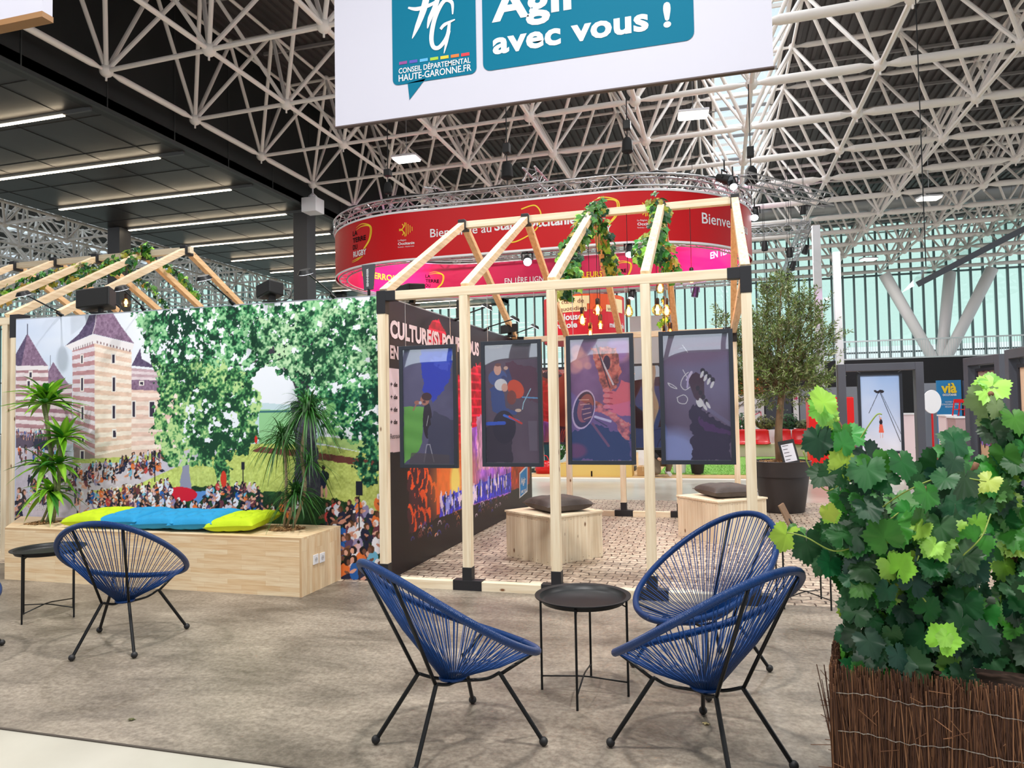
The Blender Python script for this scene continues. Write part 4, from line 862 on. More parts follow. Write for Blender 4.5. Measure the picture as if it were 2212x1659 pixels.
def pic2(p, W, H):
    nz(p, (88, 74, 86), .3, 36); p.poly([(W*.4, H*.85), (W, H*.8), (W, H*.5), (W*.5, H*.55)], (84, 38, 52), a=.6, jit=.03); p.poly([(0, 0), (W*.5, 0), (W*.45, H*.4), (0, H*.3)], (36, 32, 42), a=.8, jit=.02)
    p.ell(W*.24, H*.72, W*.18, H*.07, (70, 90, 140)); p.ell(W*.24, H*.79, W*.07, H*.048, (214, 160, 140)); p.ell(W*.25, H*.83, W*.06, H*.014, (120, 80, 66)); p.line([(W*.35, H*.72), (W*.5, H*.66), (W*.42, H*.79)], .035, (60, 70, 110)); p.ell(W*.4, H*.8, W*.04, H*.016, (220, 170, 150))
    p.ell(W*.58, H*.62, W*.14, H*.085, (196, 74, 30), rot=.6); p.ell(W*.5, H*.55, W*.09, H*.06, (120, 60, 44))
    p.poly([(W*.08, H*.62), (W*.2, H*.66), (W*.36, H*.58), (W*.4, H*.46), (W*.6, H*.43), (W*.58, H*.4), (W*.3, H*.4), (W*.12, H*.44)], (50, 74, 128), jit=.015); p.ell(W*.3, H*.66, W*.12, H*.05, (206, 214, 232)); p.ell(W*.37, H*.635, W*.06, H*.035, (220, 160, 140)); p.ell(W*.62, H*.44, W*.06, H*.014, (230, 180, 160))
    p.ell(W*.35, H*.3, W*.22, H*.14, (34, 32, 44)); p.line([(0, H*.33), (W*.35, H*.335)], .03, (46, 90, 190)); p.line([(W*.35, H*.4), (W*.62, H*.35)], .02, (60, 110, 220)); p.line([(W*.45, H*.39), (W*.68, H*.33)], .016, (200, 60, 40)); p.line([(W*.7, H*.55), (W*.98, H*.54)], .012, (90, 150, 190)); p.line([(W*.86, H*.62), (W*.72, H*.5), (W*.7, H*.45)], .008, (150, 190, 200)); p.poly([(W*.8, H*.35), (W*.97, H*.35), (W*.97, H*.1), (W*.82, H*.1)], (110, 104, 116), a=.6)
def pic3(p, W, H):
    nz(p, (120, 84, 122), .25, 60); p.poly([(0, 0), (W, 0), (W, H*.22), (W*.4, H*.3), (0, H*.25)], (40, 40, 62), a=.85, jit=.05)
    for x, y, r in ((.18, .83, .12), (.08, .78, .1), (.3, .78, .05), (.85, .9, .16), (.12, .9, .09)): p.ell(W*x, H*y, W*r, W*r, (226, 166, 150), a=.55, soft=.5)
    p.ell(W*.82, H*.93, W*.14, H*.1, (150, 110, 190), a=.6, soft=.5); CO = lambda s, q: np.clip(np.array((196, 104, 84))*(.25+1.35*s.noise(.03, 8, 3, sl=q)[..., None]), 0, 255)/255.
    p.poly([(W*.38, H*.93), (W*.78, H*.92), (W*.86, H*.72), (W*.76, H*.6), (W*.6, H*.52), (W*.5, H*.66), (W*.4, H*.84)], CO, jit=.02); p.ell(W*.62, H*.8, W*.06, H*.06, (60, 34, 50)); p.line([(W*.5, H*.86), (W*.72, H*.62)], .014, (226, 190, 190)); p.line([(W*.45, H*.95), (W*.66, H*.6)], .01, (60, 34, 44))
    p.poly([(W*.36, H*.42), (W*.42, H*.5), (W*.98, H*.3), (W*.98, H*.16), (W*.85, H*.2), (W*.7, H*.34)], CO, jit=.02)
    p.ell(W*.21, H*.42, W*.19, H*.165, (196, 170, 190), rot=-.25); p.ell(W*.215, H*.42, W*.17, H*.15, (66, 36, 44), rot=-.25); p.ell(W*.24, H*.43, W*.13, H*.12, (150, 76, 56), rot=-.25); p.ell(W*.27, H*.4, W*.09, H*.08, (92, 44, 48), rot=-.25)
    for k in range(5): p.line([(W*(.14+.02*k), H*(.5-.04*k)), (W*(.3+.01*k), H*(.5-.035*k))], .008, (232, 180, 150), a=.7)
    p.line([(W*.4, H*.36), (W*.66, H*.32)], .02, (190, 180, 200)); p.line([(W*.4, H*.34), (W*.6, H*.28)], .01, (70, 50, 60))
    p.poly([(W*.58, H*.58), (W*.75, H*.56), (W*.86, H*.66), (W*1.0, H*.63), (W*1.0, H*.36), (W*.88, H*.36), (W*.66, H*.4), (W*.56, H*.5)], (228, 98, 108), jit=.015)
    for k in range(4): p.line([(W*.56, H*(.56-.045*k)), (W*.7, H*(.55-.045*k))], .008, (150, 40, 60)); p.ell(W*.6, H*(.575-.045*k), W*.06, H*.018, (240, 132, 132), a=.7)
    p.line([(W*.36, H*.3), (W*.62, H*.12)], .02, (120, 70, 80)); p.ell(W*.05, H*.08, W*.16, H*.05, (110, 50, 70), soft=.5)
def pic4(p, W, H):
    nz(p, (96, 84, 106), .4, 30); p.ell(W*.8, H*.8, W*.5, H*.25, (120, 118, 150), soft=1., a=.6); p.ell(W*.1, H*.06, W*.3, H*.12, (150, 170, 220), soft=.9, a=.7); p.ell(W*.4, H*.9, W*.5, H*.1, (110, 70, 90), soft=.8, a=.4)
    p.poly([(W*.4, 0), (W*.4, H*.38), (W*.5, H*.46), (W*.7, H*.36), (W*1., H*.25), (W*1., 0)], (38, 32, 58), jit=.03); p.poly([(W*.5, H*.34), (W*1., H*.22), (W*1., H*.2), (W*.6, H*.24)], (92, 44, 110), a=.6, jit=.02); p.line([(W*.62, H*.42), (W*1., H*.28)], .03, (120, 124, 160), a=.35)
    p.poly([(W*.36, H*.66), (W*.5, H*.7), (W*.62, H*.66), (W*.62, H*.5), (W*.56, H*.44), (W*.46, H*.5)], (58, 34, 48)); p.line([(W*.36, H*.64), (W*.43, H*.7)], .02, (190, 180, 200)); p.line([(W*.38, H*.67), (W*.36, H*.58)], .014, (170, 160, 190))
    for k in range(4):
        p.ell(W*(.6+.05*k), H*(.71-.025*k), W*.035, H*.02, (30, 30, 40)); p.ell(W*(.59+.05*k), H*(.68-.028*k), W*.022, H*.03, (226, 230, 240), rot=-.4); p.ell(W*(.52+.04*k), H*(.57-.035*k), W*.03, H*.02, (24, 24, 34)); p.ell(W*(.52+.05*k), H*(.45+.03*(k % 2)-.015*k), W*.022, H*.03, (214, 220, 236), rot=.5)
    p.ell(W*.55, H*.45, W*.05, H*.03, (230, 232, 240)); 
    for c in ([(.38, .7), (.3, .66), (.26, .6), (.32, .56), (.4, .58)], [(.06, .62), (.14, .6), (.2, .57), (.1, .59), (.06, .62)], [(.2, .5), (.3, .52), (.36, .49), (.32, .45), (.22, .46), (.2, .5)], [(.3, .72), (.36, .66)]): p.line([(W*a, H*b) for a, b in curve(c, 5)], .006, (216, 214, 226))
    p.line([(W*.3, H*.92), (W*.38, H*.86)], .004, (220, 220, 230))
for k, (x0, x1, z0, z1, pf, tx) in enumerate(((-2.745, -2.197, 1.05, 2.14, pic1, 'framed picture of a singer with a green patch, leftmost of the four hanging ones'), (-1.97, -1.43, 1.065, 2.15, pic2, 'framed picture of a grey-haired pianist before a second man'), (-1.215, -.652, 1.085, 2.165, pic3, 'framed picture of a copper saxophone held by a pink hand'), (-.447, .13, 1.09, 2.165, pic4, 'framed picture of a silver guitar head, rightmost of the four hanging ones'))):
    framed('framed_picture', tx, x0, x1, z0, z1, Y0+.01, pf)
def pic5(p, W, H):
    nz(p, (150, 66, 40), .2, 50); p.poly([(0, 0), (W, 0), (W, H*.2), (0, H*.3)], (70, 26, 40), jit=.03); p.ell(W*.5, H*.93, W*.3, H*.06, (60, 40, 44))
def pic6(p, W, H):
    nz(p, (70, 40, 44), .3, 30); p.poly([(0, 0), (W, 0), (W, H*.45), (0, H*.5)], (44, 24, 34), jit=.02); p.ell(W*.5, H*.62, W*.08, H*.11, (30, 26, 32)); p.ell(W*.5, H*.76, W*.035, H*.028, (196, 150, 130)); p.ell(W*.5, H*.785, W*.04, H*.02, (30, 20, 24)); p.line([(W*.43, H*.7), (W*.38, H*.6), (W*.42, H*.56)], .02, (206, 160, 140)); p.line([(W*.57, H*.7), (W*.64, H*.64), (W*.62, H*.58)], .02, (206, 160, 140)); p.poly([(W*.42, H*.58), (W*.58, H*.58), (W*.68, H*.2), (W*.5, H*.2)], (30, 26, 32))
a, b = on_y(1152, 795, Y1), on_y(1196, 960, Y1); framed('framed_picture', 'framed orange-brown picture at the back, seen between the two middle front posts', a.x, b.x+.28, b.z, a.z, Y1, pic5, gl=.15)
a, b = on_y(1366, 786, Y1), on_y(1432, 972, Y1); framed('framed_picture', 'framed picture of a woman in a black dress, at the back of the timber frame', a.x-.02, b.x+.05, b.z, a.z, Y1, pic6, gl=.15)
# ---------------------------------------------------------------- bulbs
AMB = clear_mat('amber_glass', (250, 214, 160), .12, .03); FIL = M('filament', (255, 188, 84), .5, emit=38); SOCK = M('socket_bronze', (58, 44, 38), .4, .5)
PEAR = [(.0, -.075), (.03, -.068), (.047, -.045), (.052, -.02), (.044, .015), (.028, .05), (.02, .07)]; GLOBE = [(0, -.062), (.03, -.055), (.053, -.032), (.062, 0), (.053, .032), (.032, .054), (.02, .07)]
TUBE = [(.0, -.07), (.02, -.066), (.03, -.05), (.03, .02), (.022, .05), (.018, .07)]; SMALL = [(r*.75, z*.75+.02) for r, z in PEAR]
def bulb(px, py, Y, prof, label, ztop, lit=1., grp=None):
    p = on_y(px, py, Y); t = thing('pendant_bulb', label, 'light bulb', (p.x, p.y, p.z), 0, grp)
    MB().lathe(prof, n=18, cap=False).build('glass', AMB, t, smooth='all')
    s = 1 if prof is not SMALL else .75; mb = MB(); n = 4
    for k in range(n):
        a = 2*math.pi*k/n; mb.tube((.014*math.cos(a)*s, .014*math.sin(a)*s, -.045*s), (.009*math.cos(a+.8)*s, .009*math.sin(a+.8)*s, .04*s), .0042, 6)
    mb.build('filament', FIL, t)
    MB().lathe([(.021, .062), (.024, .07), (.024, .125), (.016, .135)], n=14).build('socket', SOCK, t, smooth=True)
    MB().tube((0, 0, .13), (0, 0, ztop-p.z), .0035, 6).build('cord', BLACK, t)
    l = bpy.data.lights.new('bulb_glow', 'POINT'); l.energy = 3.2*lit; l.color = (1, .58, .2); l.shadow_soft_size = .03; o = bpy.data.objects.new('bulb_glow', l); o.location = (0, 0, -.01); o.parent = t; COL.objects.link(o)
for a in ((1258, 690, 8.2, PEAR, 'pear-shaped amber bulb, leftmost of the lit cluster above the saxophone picture'), (1275, 722, 8.25, TUBE, 'small tube-shaped bulb hanging lowest, just above the saxophone picture'), (1291, 670, 8.15, GLOBE, 'round smoky bulb second from the left in the cluster by the left ivy'),
    (1297, 704, 8.35, SMALL, 'small pear-shaped bulb under the round smoky one'), (1358, 671, 8.2, PEAR, 'pear-shaped amber bulb hanging alone left of the fourth post'), (1426, 620, 8.25, PEAR, 'pear-shaped bulb hanging highest of the cluster right of the fourth post'),
    (1420, 670, 8.15, GLOBE, 'large round bulb just right of the fourth post'), (1440, 670, 8.3, PEAR, 'pear-shaped bulb overlapping the large round one on its right'), (1436, 728, 8.2, PEAR, 'bulb half hidden behind the top of the guitar picture, left socket'), (1448, 722, 8.4, PEAR, 'bulb half hidden behind the top of the guitar picture, right socket'), (1494, 604, 8.2, SMALL, 'small bulb behind the eave beam near the right corner')): bulb(*a, 3.76)
bulb(272, 655, 8.2, GLOBE, 'lit round bulb under the left timber frame, beside the black loudspeaker', 3.7)

# ---------------------------------------------------------------- leaves and ivy
def outline(n, ser, rs):
    """lobed leaf outline from the stalk round; rs = (angle, radius) knots"""
    A = [math.radians(a) for a, _ in rs]; R = [r for _, r in rs]; P = []
    for i in range(n):
        a = A[0]+(A[-1]-A[0])*i/(n-1); r = np.interp(a, A, R)*(1+(ser if i % 2 else -ser)); P.append((r*math.cos(a), r*math.sin(a)))
    return P
GRAPE = outline(47, .06, [(-86, .2), (-74, .66), (-52, .84), (-30, .86), (-8, .76), (10, .84), (30, 1.0), (48, .88), (62, .84), (76, .98), (90, 1.12), (104, .98), (118, .84), (132, .88), (150, 1.0), (170, .84), (188, .76), (210, .86), (232, .84), (254, .66), (266, .2)])
IVY = outline(17, .0, [(-86, .2), (-60, .6), (-30, .75), (0, .55), (30, .92), (58, .55), (90, 1.15), (122, .55), (150, .92), (180, .55), (210, .75), (240, .6), (266, .2)])
def add_leaf(mb, p, nrm, up, size, ol, col, cup=.18, fold=.2):
    nrm = Vector(nrm).normalized(); up = Vector(up); up = (up-nrm*up.dot(nrm))
    if up.length < 1e-3: up = nrm.orthogonal()
    up.normalize(); x = up.cross(nrm); b = len(mb.v); p = Vector(p)
    if mb.c is None: mb.c = []
    mb.v.append(tuple(p)); mb.c.append((col[0]*1.2, col[1]*1.2, col[2]*1.1, 1))
    for (a, c) in ol:
        r2 = a*a+c*c; mb.v.append(tuple(p+x*a*size+up*c*size-nrm*size*(cup*r2-fold*abs(a)+.05*math.sin(7*a+5*c)))); mb.c.append((*col, 1))
    n = len(ol)
    for i in range(n-1): mb.f.append((b, b+1+i, b+2+i))
def leafcol(kind, r=rnd):
    if kind == 'dark': c = (18+r.random()*22, 62+r.random()*36, 34+r.random()*18)
    elif kind == 'mid': c = (48+r.random()*30, 112+r.random()*34, 36+r.random()*20)
    elif kind == 'lime': c = (132+r.random()*40, 186+r.random()*30, 62+r.random()*30)
    elif kind == 'olive': c = (140+r.random()*40, 140+r.random()*30, 50+r.random()*20)
    else: c = kind
    return lin(c)
LEAF = leaf_mat('leaf')
def garland(label, pts, n, spread, size, drop=.02, name='ivy_garland'):
    P = curve(pts, 8); mb = MB(); t = thing(name, label, 'ivy', P[0]); o = Vector(P[0])
    MB().path([Vector(q)-o+Vector((rnd.uniform(-.02, .02), rnd.uniform(-.02, .02), rnd.uniform(-.02, .02))) for q in P], .006, 5).build('stem', M('ivy_stem', (96, 78, 50), .7), t)
    for _ in range(n):
        q = Vector(P[int(rnd.random()*(len(P)-1))])-o; v = Vector((rnd.gauss(0, 1), rnd.gauss(0, 1), rnd.gauss(0, 1))).normalized()*spread*rnd.random()**.5
        nr = v.normalized()+Vector((rnd.uniform(-.6, .6), -1.0+rnd.uniform(-.6, .6), .5+rnd.uniform(-.4, .4)))
        add_leaf(mb, q+v-Vector((0, 0, drop)), nr, (rnd.uniform(-1, 1), rnd.uniform(-.4, .4), -1), size*rnd.uniform(.7, 1.25), IVY, leafcol(rnd.choice(['dark', 'mid', 'mid', 'lime', 'olive', 'dark'])))
    mb.build('leaves', LEAF, t); return t
g3 = lambda px, py, Y: tuple(on_y(px, py, Y))
garland('ivy garland winding down the third pair of rafters of the front timber frame, left one', [g3(1295, 440, 8.15), g3(1275, 460, 8.1), g3(1258, 490, 7.8), g3(1240, 520, 7.5), g3(1228, 560, 7.1), g3(1226, 600, 6.8), g3(1222, 630, 6.7)], 270, .135, .062)
garland('ivy falling from the ridge along the back rafter behind the left garland', [g3(1290, 450, 8.2), g3(1304, 500, 8.5), g3(1312, 540, 8.8), g3(1318, 575, 9.1), g3(1326, 590, 9.2)], 130, .11, .062)
garland('ivy garland around the fourth rafter beside the right bulb cluster', [g3(1418, 430, 8.15), g3(1425, 460, 8.1), g3(1422, 490, 7.9), g3(1405, 520, 7.6), g3(1390, 545, 7.4), g3(1425, 530, 7.9), g3(1445, 560, 8.3), g3(1452, 590, 8.6)], 260, .125, .064)
garland('thin ivy tail with the bulb cluster right of the fourth post', [g3(1432, 640, 8.4), g3(1438, 680, 8.4), g3(1430, 700, 8.4)], 26, .05, .045)
garland('ivy garland along the left timber frame ridge and upper rafters', [g3(320, 540, 8.15), g3(270, 552, 8.1), g3(235, 575, 8.0), g3(180, 580, 7.9), g3(140, 590, 7.8), g3(90, 600, 7.6), g3(40, 620, 7.4), g3(10, 640, 7.2)], 300, .12, .06)
garland('ivy garland on the near rafter of the left timber frame', [g3(290, 560, 8.0), g3(250, 570, 7.8), g3(210, 585, 7.6), g3(175, 600, 7.3), g3(150, 612, 7.1)], 170, .1, .06)
garland('ivy running down the first back rafter of the left timber frame', [g3(355, 570, 8.4), g3(385, 590, 8.9), g3(402, 610, 9.3), g3(430, 640, 9.8)], 60, .06, .05)
garland('ivy running down the second back rafter of the left timber frame', [g3(285, 585, 8.4), g3(305, 605, 8.9), g3(330, 625, 9.3), g3(360, 660, 9.8)], 60, .06, .05)

# ---------------------------------------------------------------- loudspeakers, arm lamps, antenna on the walls
def speaker(x, y, z, rz, label, s=1., kind='loudspeaker'):
    t = thing('loudspeaker', label, kind, (x, y, z), rz); mb = MB()
    mb.quadbox([(-.2*s, -.13*s, .04), (.2*s, -.13*s, 0.08), (.16*s, .15*s, .06), (-.16*s, .15*s, .03), (-.2*s, -.13*s, .28*s), (.2*s, -.13*s, .33*s), (.16*s, .15*s, .31*s), (-.16*s, .15*s, .26*s)]); mb.build('cabinet', BLKPL, t, bevel=.012)
    MB().quadbox([(-.18*s, -.138*s, .055), (.18*s, -.138*s, .09), (.18*s, -.13*s, .09), (-.18*s, -.13*s, .055), (-.18*s, -.138*s, .265*s), (.18*s, -.138*s, .31*s), (.18*s, -.13*s, .31*s), (-.18*s, -.13*s, .265*s)]).build('grille', M('grille', (16, 16, 18), .8), t)
    mb = MB(); mb.box((.02, -.03, 0), (.05, .03, .2*s)); mb.box((-.06, -.05, 0), (.1, .05, .012)); mb.build('bracket', M('bracket_black', (12, 12, 14), .5), t)
    MB().path(curve([(.1, .1, .12), (.17, .12, .1), (.18, .1, .03), (.12, .04, 0)], 5), .006, 5).build('cable', BLACK, t)
p = on_y(212, 680, 6.14); speaker(p.x, 6.13, 2.645, .35, 'black loudspeaker on top of the castle mural, in front of the left dark column', .85)
p = on_y(585, 655, 6.14); speaker(p.x, 6.13, 2.645, -.45, 'black loudspeaker on top of the castle mural near the right dark column', .62)
speaker(WX-.03, 6.75, 2.635, 1.3, 'dark loudspeaker on the printed partition just behind the front left corner', .7); speaker(WX+.02, 10.2, 2.635, 1.2, 'small dark box on the far end of the printed partition', .6)
p = on_y(797, 632, 6.13); t = thing('antenna_paddle', 'dark grey paddle antenna with white lettering, standing on the mural near the corner', 'antenna', (p.x, 6.13, 2.64), -.15)
MB().prism([(-.05, .06), (.05, .06), (.075, .3), (-.075, .3)], lambda x, y, d: (x, d-.01, y), .02).build('paddle', M('paddle_grey', (66, 68, 74), .5), t, bevel=.004)
mb = MB(); letters(mb, 'SENNHEISER', .09, .26, .01, .022, lambda x, y: (-y+.015, -.0125, x), .02); mb.build('lettering', INKW, t); MB().tube((0, 0, 0), (0, 0, .07), .014, 8).build('stand', BLACK, t)
def armlamp(base, head, label, aim):
    b, h = Vector(base), Vector(head); t = thingw('arm_spotlight', label, 'lamp', b); d = (h-b)
    MB().path([b, b+d*.1+Vector((0, 0, .02)), h], .008, 6).build('arm', BLACK, t); MB().tube(b, b+d*.16, .022, 8, r2=.012).build('clamp', BLACK, t)
    a = Vector(aim).normalized(); x = a.orthogonal().normalized(); mb = MB(); mb.tube(h-a*.02, h+a*.015, .05, 16, r2=.075); mb.build('lamp_head', BLACK, t, smooth=True); MB().tube(h+a*.016, h+a*.019, .066, 16).build('diffuser', M('arm_lamp_glow', (240, 244, 255), .5, emit=2.2), t)
for k, (bx, by, hx, hy) in enumerate(((135, 682, 50, 634), (312, 668, 262, 622), (505, 655, 440, 600), (722, 640, 660, 587))):
    b = on_y(bx, by, 6.12); h = on_x(hx, hy, b.x); armlamp((b.x, 6.12, 2.645), h, 'black arm lamp above the castle mural, %s' % ['leftmost, over the pointed roof', 'beside the lit round bulb', 'third from the left, over the plane tree', 'rightmost, next to the right dark column'][k], (0, .45, -1))
for k, (bx, by, hx, hy) in enumerate(((983, 691, 1053, 662), (1046, 713, 1113, 688), (1104, 727, 1156, 705))):
    b = on_x(bx, by, WX); h = on_y(hx, hy, b.y); armlamp(b, h, 'black arm lamp on the printed partition, %s' % ['nearest to the front', 'middle one', 'farthest to the back'][k], (-.6, 0, -1))
# ---------------------------------------------------------------- woven blue chairs
BLUE = M('blue_cord', (2, 54, 114), .42, spec=.35); 
def rim_mat():
    m = bpy.data.materials.new('blue_cord_wrap'); m.use_nodes = True; t = m.node_tree; n = t.nodes; p = n['Principled BSDF']; p.inputs['Base Color'].default_value = lin((2, 54, 114))+(1,); p.inputs['Roughness'].default_value = .34
    uv = n.new('ShaderNodeAttribute'); uv.attribute_name = 'along'; ma = n.new('ShaderNodeMath'); ma.operation = 'SINE'; mu = n.new('ShaderNodeMath'); mu.operation = 'MULTIPLY'; mu.inputs[1].default_value = 1800
    t.links.new(uv.outputs['Fac'], mu.inputs[0]); t.links.new(mu.outputs[0], ma.inputs[0]); bp = n.new('ShaderNodeBump'); bp.inputs['Strength'].default_value = .7; bp.inputs['Distance'].default_value = .003
    t.links.new(ma.outputs[0], bp.inputs['Height']); t.links.new(bp.outputs[0], p.inputs['Normal']); return m
RIMM = rim_mat()
CA, CB, CZ, CS, CC = .421, .383, .628, .253, -.053
def rimp(t, off=0.): return Vector(((CA+off)*math.cos(t), (CB+off)*math.sin(t), CZ-CS*math.cos(t)+CC*math.sin(t)**2))
def make_chair(label, loc, rz):
    t = thing('string_chair', label, 'chair', loc, rz, 'blue woven cord chairs'); N = 160
    o = MB().path([rimp(2*math.pi*i/N) for i in range(N)], .0185, 10, closed=True).build('rim', RIMM, t, smooth='all')
    at = o.data.attributes.new('along', 'FLOAT', 'POINT'); at.data.foreach_set('value', [float(i//10)/N*2 for i in range(N*10)])
    mb = MB(); K = 50
    for i in range(K):
        a = 2*math.pi*i/K
        for e in (-.022, .022):
            p = rimp(a+e); q = Vector((.058*math.cos(a+e*2)+.01, .05*math.sin(a+e*2), .300)); mid = p.lerp(q, .55)+Vector((math.cos(a)*.012, math.sin(a)*.012, -.012)); mb.path([p, mid, q], .0027, 4)
    mb.build('cord_webbing', BLUE, t, smooth='all')
    MB().path([Vector((.062*math.cos(a)+.01, .054*math.sin(a), .297)) for a in np.linspace(0, 2*math.pi, 25)[:-1]], .009, 6, closed=True).build('base_ring', BLUE, t, smooth='all')
    for s in (1, -1):
        top = Vector((.165, .16*s, .325)); tb = Vector((-.13, .085*s, .318))
        for a, b in ((top, (.306, .303*s)), (tb, (-.3, .191*s))):
            l = MB().tube(a, (b[0], b[1], .018), .0105, 8).build('leg', BLACK, t, smooth=True); MB().ball((b[0], b[1], .022), .021, 10, 6).build('foot_cap', BLKPL, l, smooth='all')
        MB().path(curve([top, (.13, .10*s, .287), (.02, .04*s, .285), (-.05, .05*s, .287), tb], 5), .008, 6).build('seat_bar', BLACK, t, smooth='all')
        MB().path([tb+Vector((0, 0, -.01)), rimp(math.pi-.42*s, -.004)], .0085, 6).build('back_strut', BLACK, t, smooth='all')
        MB().path([top+Vector((0, 0, -.01)), rimp(.62*s, -.004)], .0085, 6).build('front_strut', BLACK, t, smooth='all')
    return t
VZ = .004
c0_ = make_chair('blue woven cord chair beside the small table, its back turned, before the wooden bench', (-3.918, 4.051, VZ), 1.933)
for x, y, r, tx in ((-1.238, 3.232, .899, 'blue woven cord chair seen from its left side, left of the middle round table'), (-.095, 4.407, -2.33, 'blue woven cord chair facing the camera, behind the other one at right'), (-.081, 3.371, 2.42, 'nearest blue woven cord chair at right, beside the brushwood planter'), (-4.955, 3.468, .262, 'blue woven cord chair cut off at the left edge, only a foot showing')):
    c = copy_tree(c0_); c.location = (x, y, VZ); c.rotation_euler = (0, 0, r); c['label'] = tx
# ---------------------------------------------------------------- tray tables
def make_table(label, loc, rz):
    t = thing('tray_table', label, 'side table', loc, rz, 'black round tray tables')
    MB().lathe([(.0, .50), (.205, .50), (.222, .507), (.236, .528), (.262, .532), (.262, .527), (.240, .522), (.226, .498), (.205, .492), (0, .492)], n=48, cap=False).build('tray', BLACK, t, smooth=True)
    for k in range(4):
        a = math.pi/2*k; c, s = math.cos(a), math.sin(a); MB().tube((.237*c, .237*s, 0), (.237*c, .237*s, .515), .0065, 8).build('leg', BLACK, t, smooth=True)
    mb = MB(); 
    for k in range(2):
        a = math.pi/2*k; c, s = math.cos(a), math.sin(a); mb.path([(.237*c, .237*s, .075), (.03*c, .03*s, .09+.012*k), (-.03*c, -.03*s, .09+.012*k), (-.237*c, -.237*s, .075)], .0045, 6)
    mb.build('cross_bar', BLACK, t, smooth='all')
    for k in range(4): a = math.pi/2*k; c, s = math.cos(a), math.sin(a); MB().tube((.237*c, .237*s, .475), (.19*c, .19*s, .497), .004, 5).build('corner_brace', BLACK, t)
    return t
t0_ = make_table('black round tray table between the blue cord chairs in the middle', (-.737, 3.94, VZ), .02)
for x, y, r, tx, in ((-5.08, 4.50, .05, 'black round tray table left of the back-turned chair, before the bench'), (.60, 6.07, .87, 'black round tray table on the cobble print with a tilted picture stand')):
    c = copy_tree(t0_); c.location = (x, y, VZ); c.rotation_euler = (0, 0, r); c['label'] = tx
pf = thing('photo_frame', 'small black photo frame seen from behind, leaning on its stand on the right tray table', 'picture frame', (.60, 6.05, .512), -.25)
a, b = Vector((-.075, -.02, 0)), Vector((-.135, -.02, .24)); u = Vector((.02, .22, -.0))
MB().quadbox([(-.03, -.11, 0), (-.018, -.11, 0), (-.018, .09, 0), (-.03, .09, 0), (-.15, -.11, .26), (-.138, -.11, .26), (-.138, .09, .26), (-.15, .09, .26)]).build('back_board', M('hardboard', (128, 98, 72), .7, var=.1, scale=30), pf, bevel=.002)
MB().bar((-.09, -.01, .15), (.03, -.02, .004), .03, .006).build('easel_leg', BLKPL, pf); MB().box((-.012, -.12, -.0), (-.006, .1, .012)).build('edge', BLKPL, pf)

# ---------------------------------------------------------------- bench planter and its cushions
def stave_mat(nm, axis):
    m = bpy.data.materials.new(nm); m.use_nodes = True; t = m.node_tree; n = t.nodes; p = n['Principled BSDF']; tc = n.new('ShaderNodeTexCoord'); sp = n.new('ShaderNodeSeparateXYZ'); cb = n.new('ShaderNodeCombineXYZ'); t.links.new(tc.outputs['Object'], sp.inputs[0])
    i, j = {'front': (0, 2), 'top': (0, 1), 'side': (2, 1)}[axis]; t.links.new(sp.outputs[i], cb.inputs[0]); t.links.new(sp.outputs[j], cb.inputs[1])
    br = n.new('ShaderNodeTexBrick'); br.inputs['Scale'].default_value = 1; br.inputs['Brick Width'].default_value = .38; br.inputs['Row Height'].default_value = .042; br.inputs['Mortar Size'].default_value = .0006; br.offset = .37; br.squash = 1.6; br.squash_frequency = 3
    br.inputs['Color1'].default_value = lin((240, 220, 188))+(1,); br.inputs['Color2'].default_value = lin((228, 198, 158))+(1,); br.inputs['Mortar'].default_value = lin((206, 174, 136))+(1,); t.links.new(cb.outputs[0], br.inputs[0])
    mp = n.new('ShaderNodeMapping'); mp.inputs['Scale'].default_value = (3, 50, 1); t.links.new(cb.outputs[0], mp.inputs[0]); nz_ = n.new('ShaderNodeTexNoise'); nz_.inputs['Scale'].default_value = 1.4; nz_.inputs['Detail'].default_value = 5; t.links.new(mp.outputs[0], nz_.inputs[0])
    c2 = ramp2(n, t, nz_.outputs[0], (240, 228, 214), (255, 255, 252), .3, .6); mx = n.new('ShaderNodeMix'); mx.data_type = 'RGBA'; mx.blend_type = 'MULTIPLY'; mx.inputs[0].default_value = 1; t.links.new(br.outputs[0], mx.inputs[6]); t.links.new(c2, mx.inputs[7]); t.links.new(mx.outputs[2], p.inputs['Base Color']); p.inputs['Roughness'].default_value = .5; return m
BX0, BX1, BY0, BY1, BZ = -6.66, -3.41, 5.42, 6.08, .5
bn = thingw('bench_planter', 'long pale laminated wood bench with a planting hole at each end', 'bench', (BX0, BY0, 0))
ST1, ST2, ST3 = stave_mat('staves_front', 'front'), stave_mat('staves_top', 'top'), stave_mat('staves_side', 'side')
LB = (-7.25, BY1)
MB().box((BX0, BY0, .004), (BX1-.02, BY0+.02, BZ-.02)).build('front_board', ST1, bn); MB().box((BX1-.02, BY0, .004), (BX1, BY1, BZ-.02)).build('side_board', ST3, bn); MB().bar((BX0+.01, BY0+.02, .24), (LB[0]+.02, BY1, .24), .02, BZ-.03).build('side_board', ST3, bn)
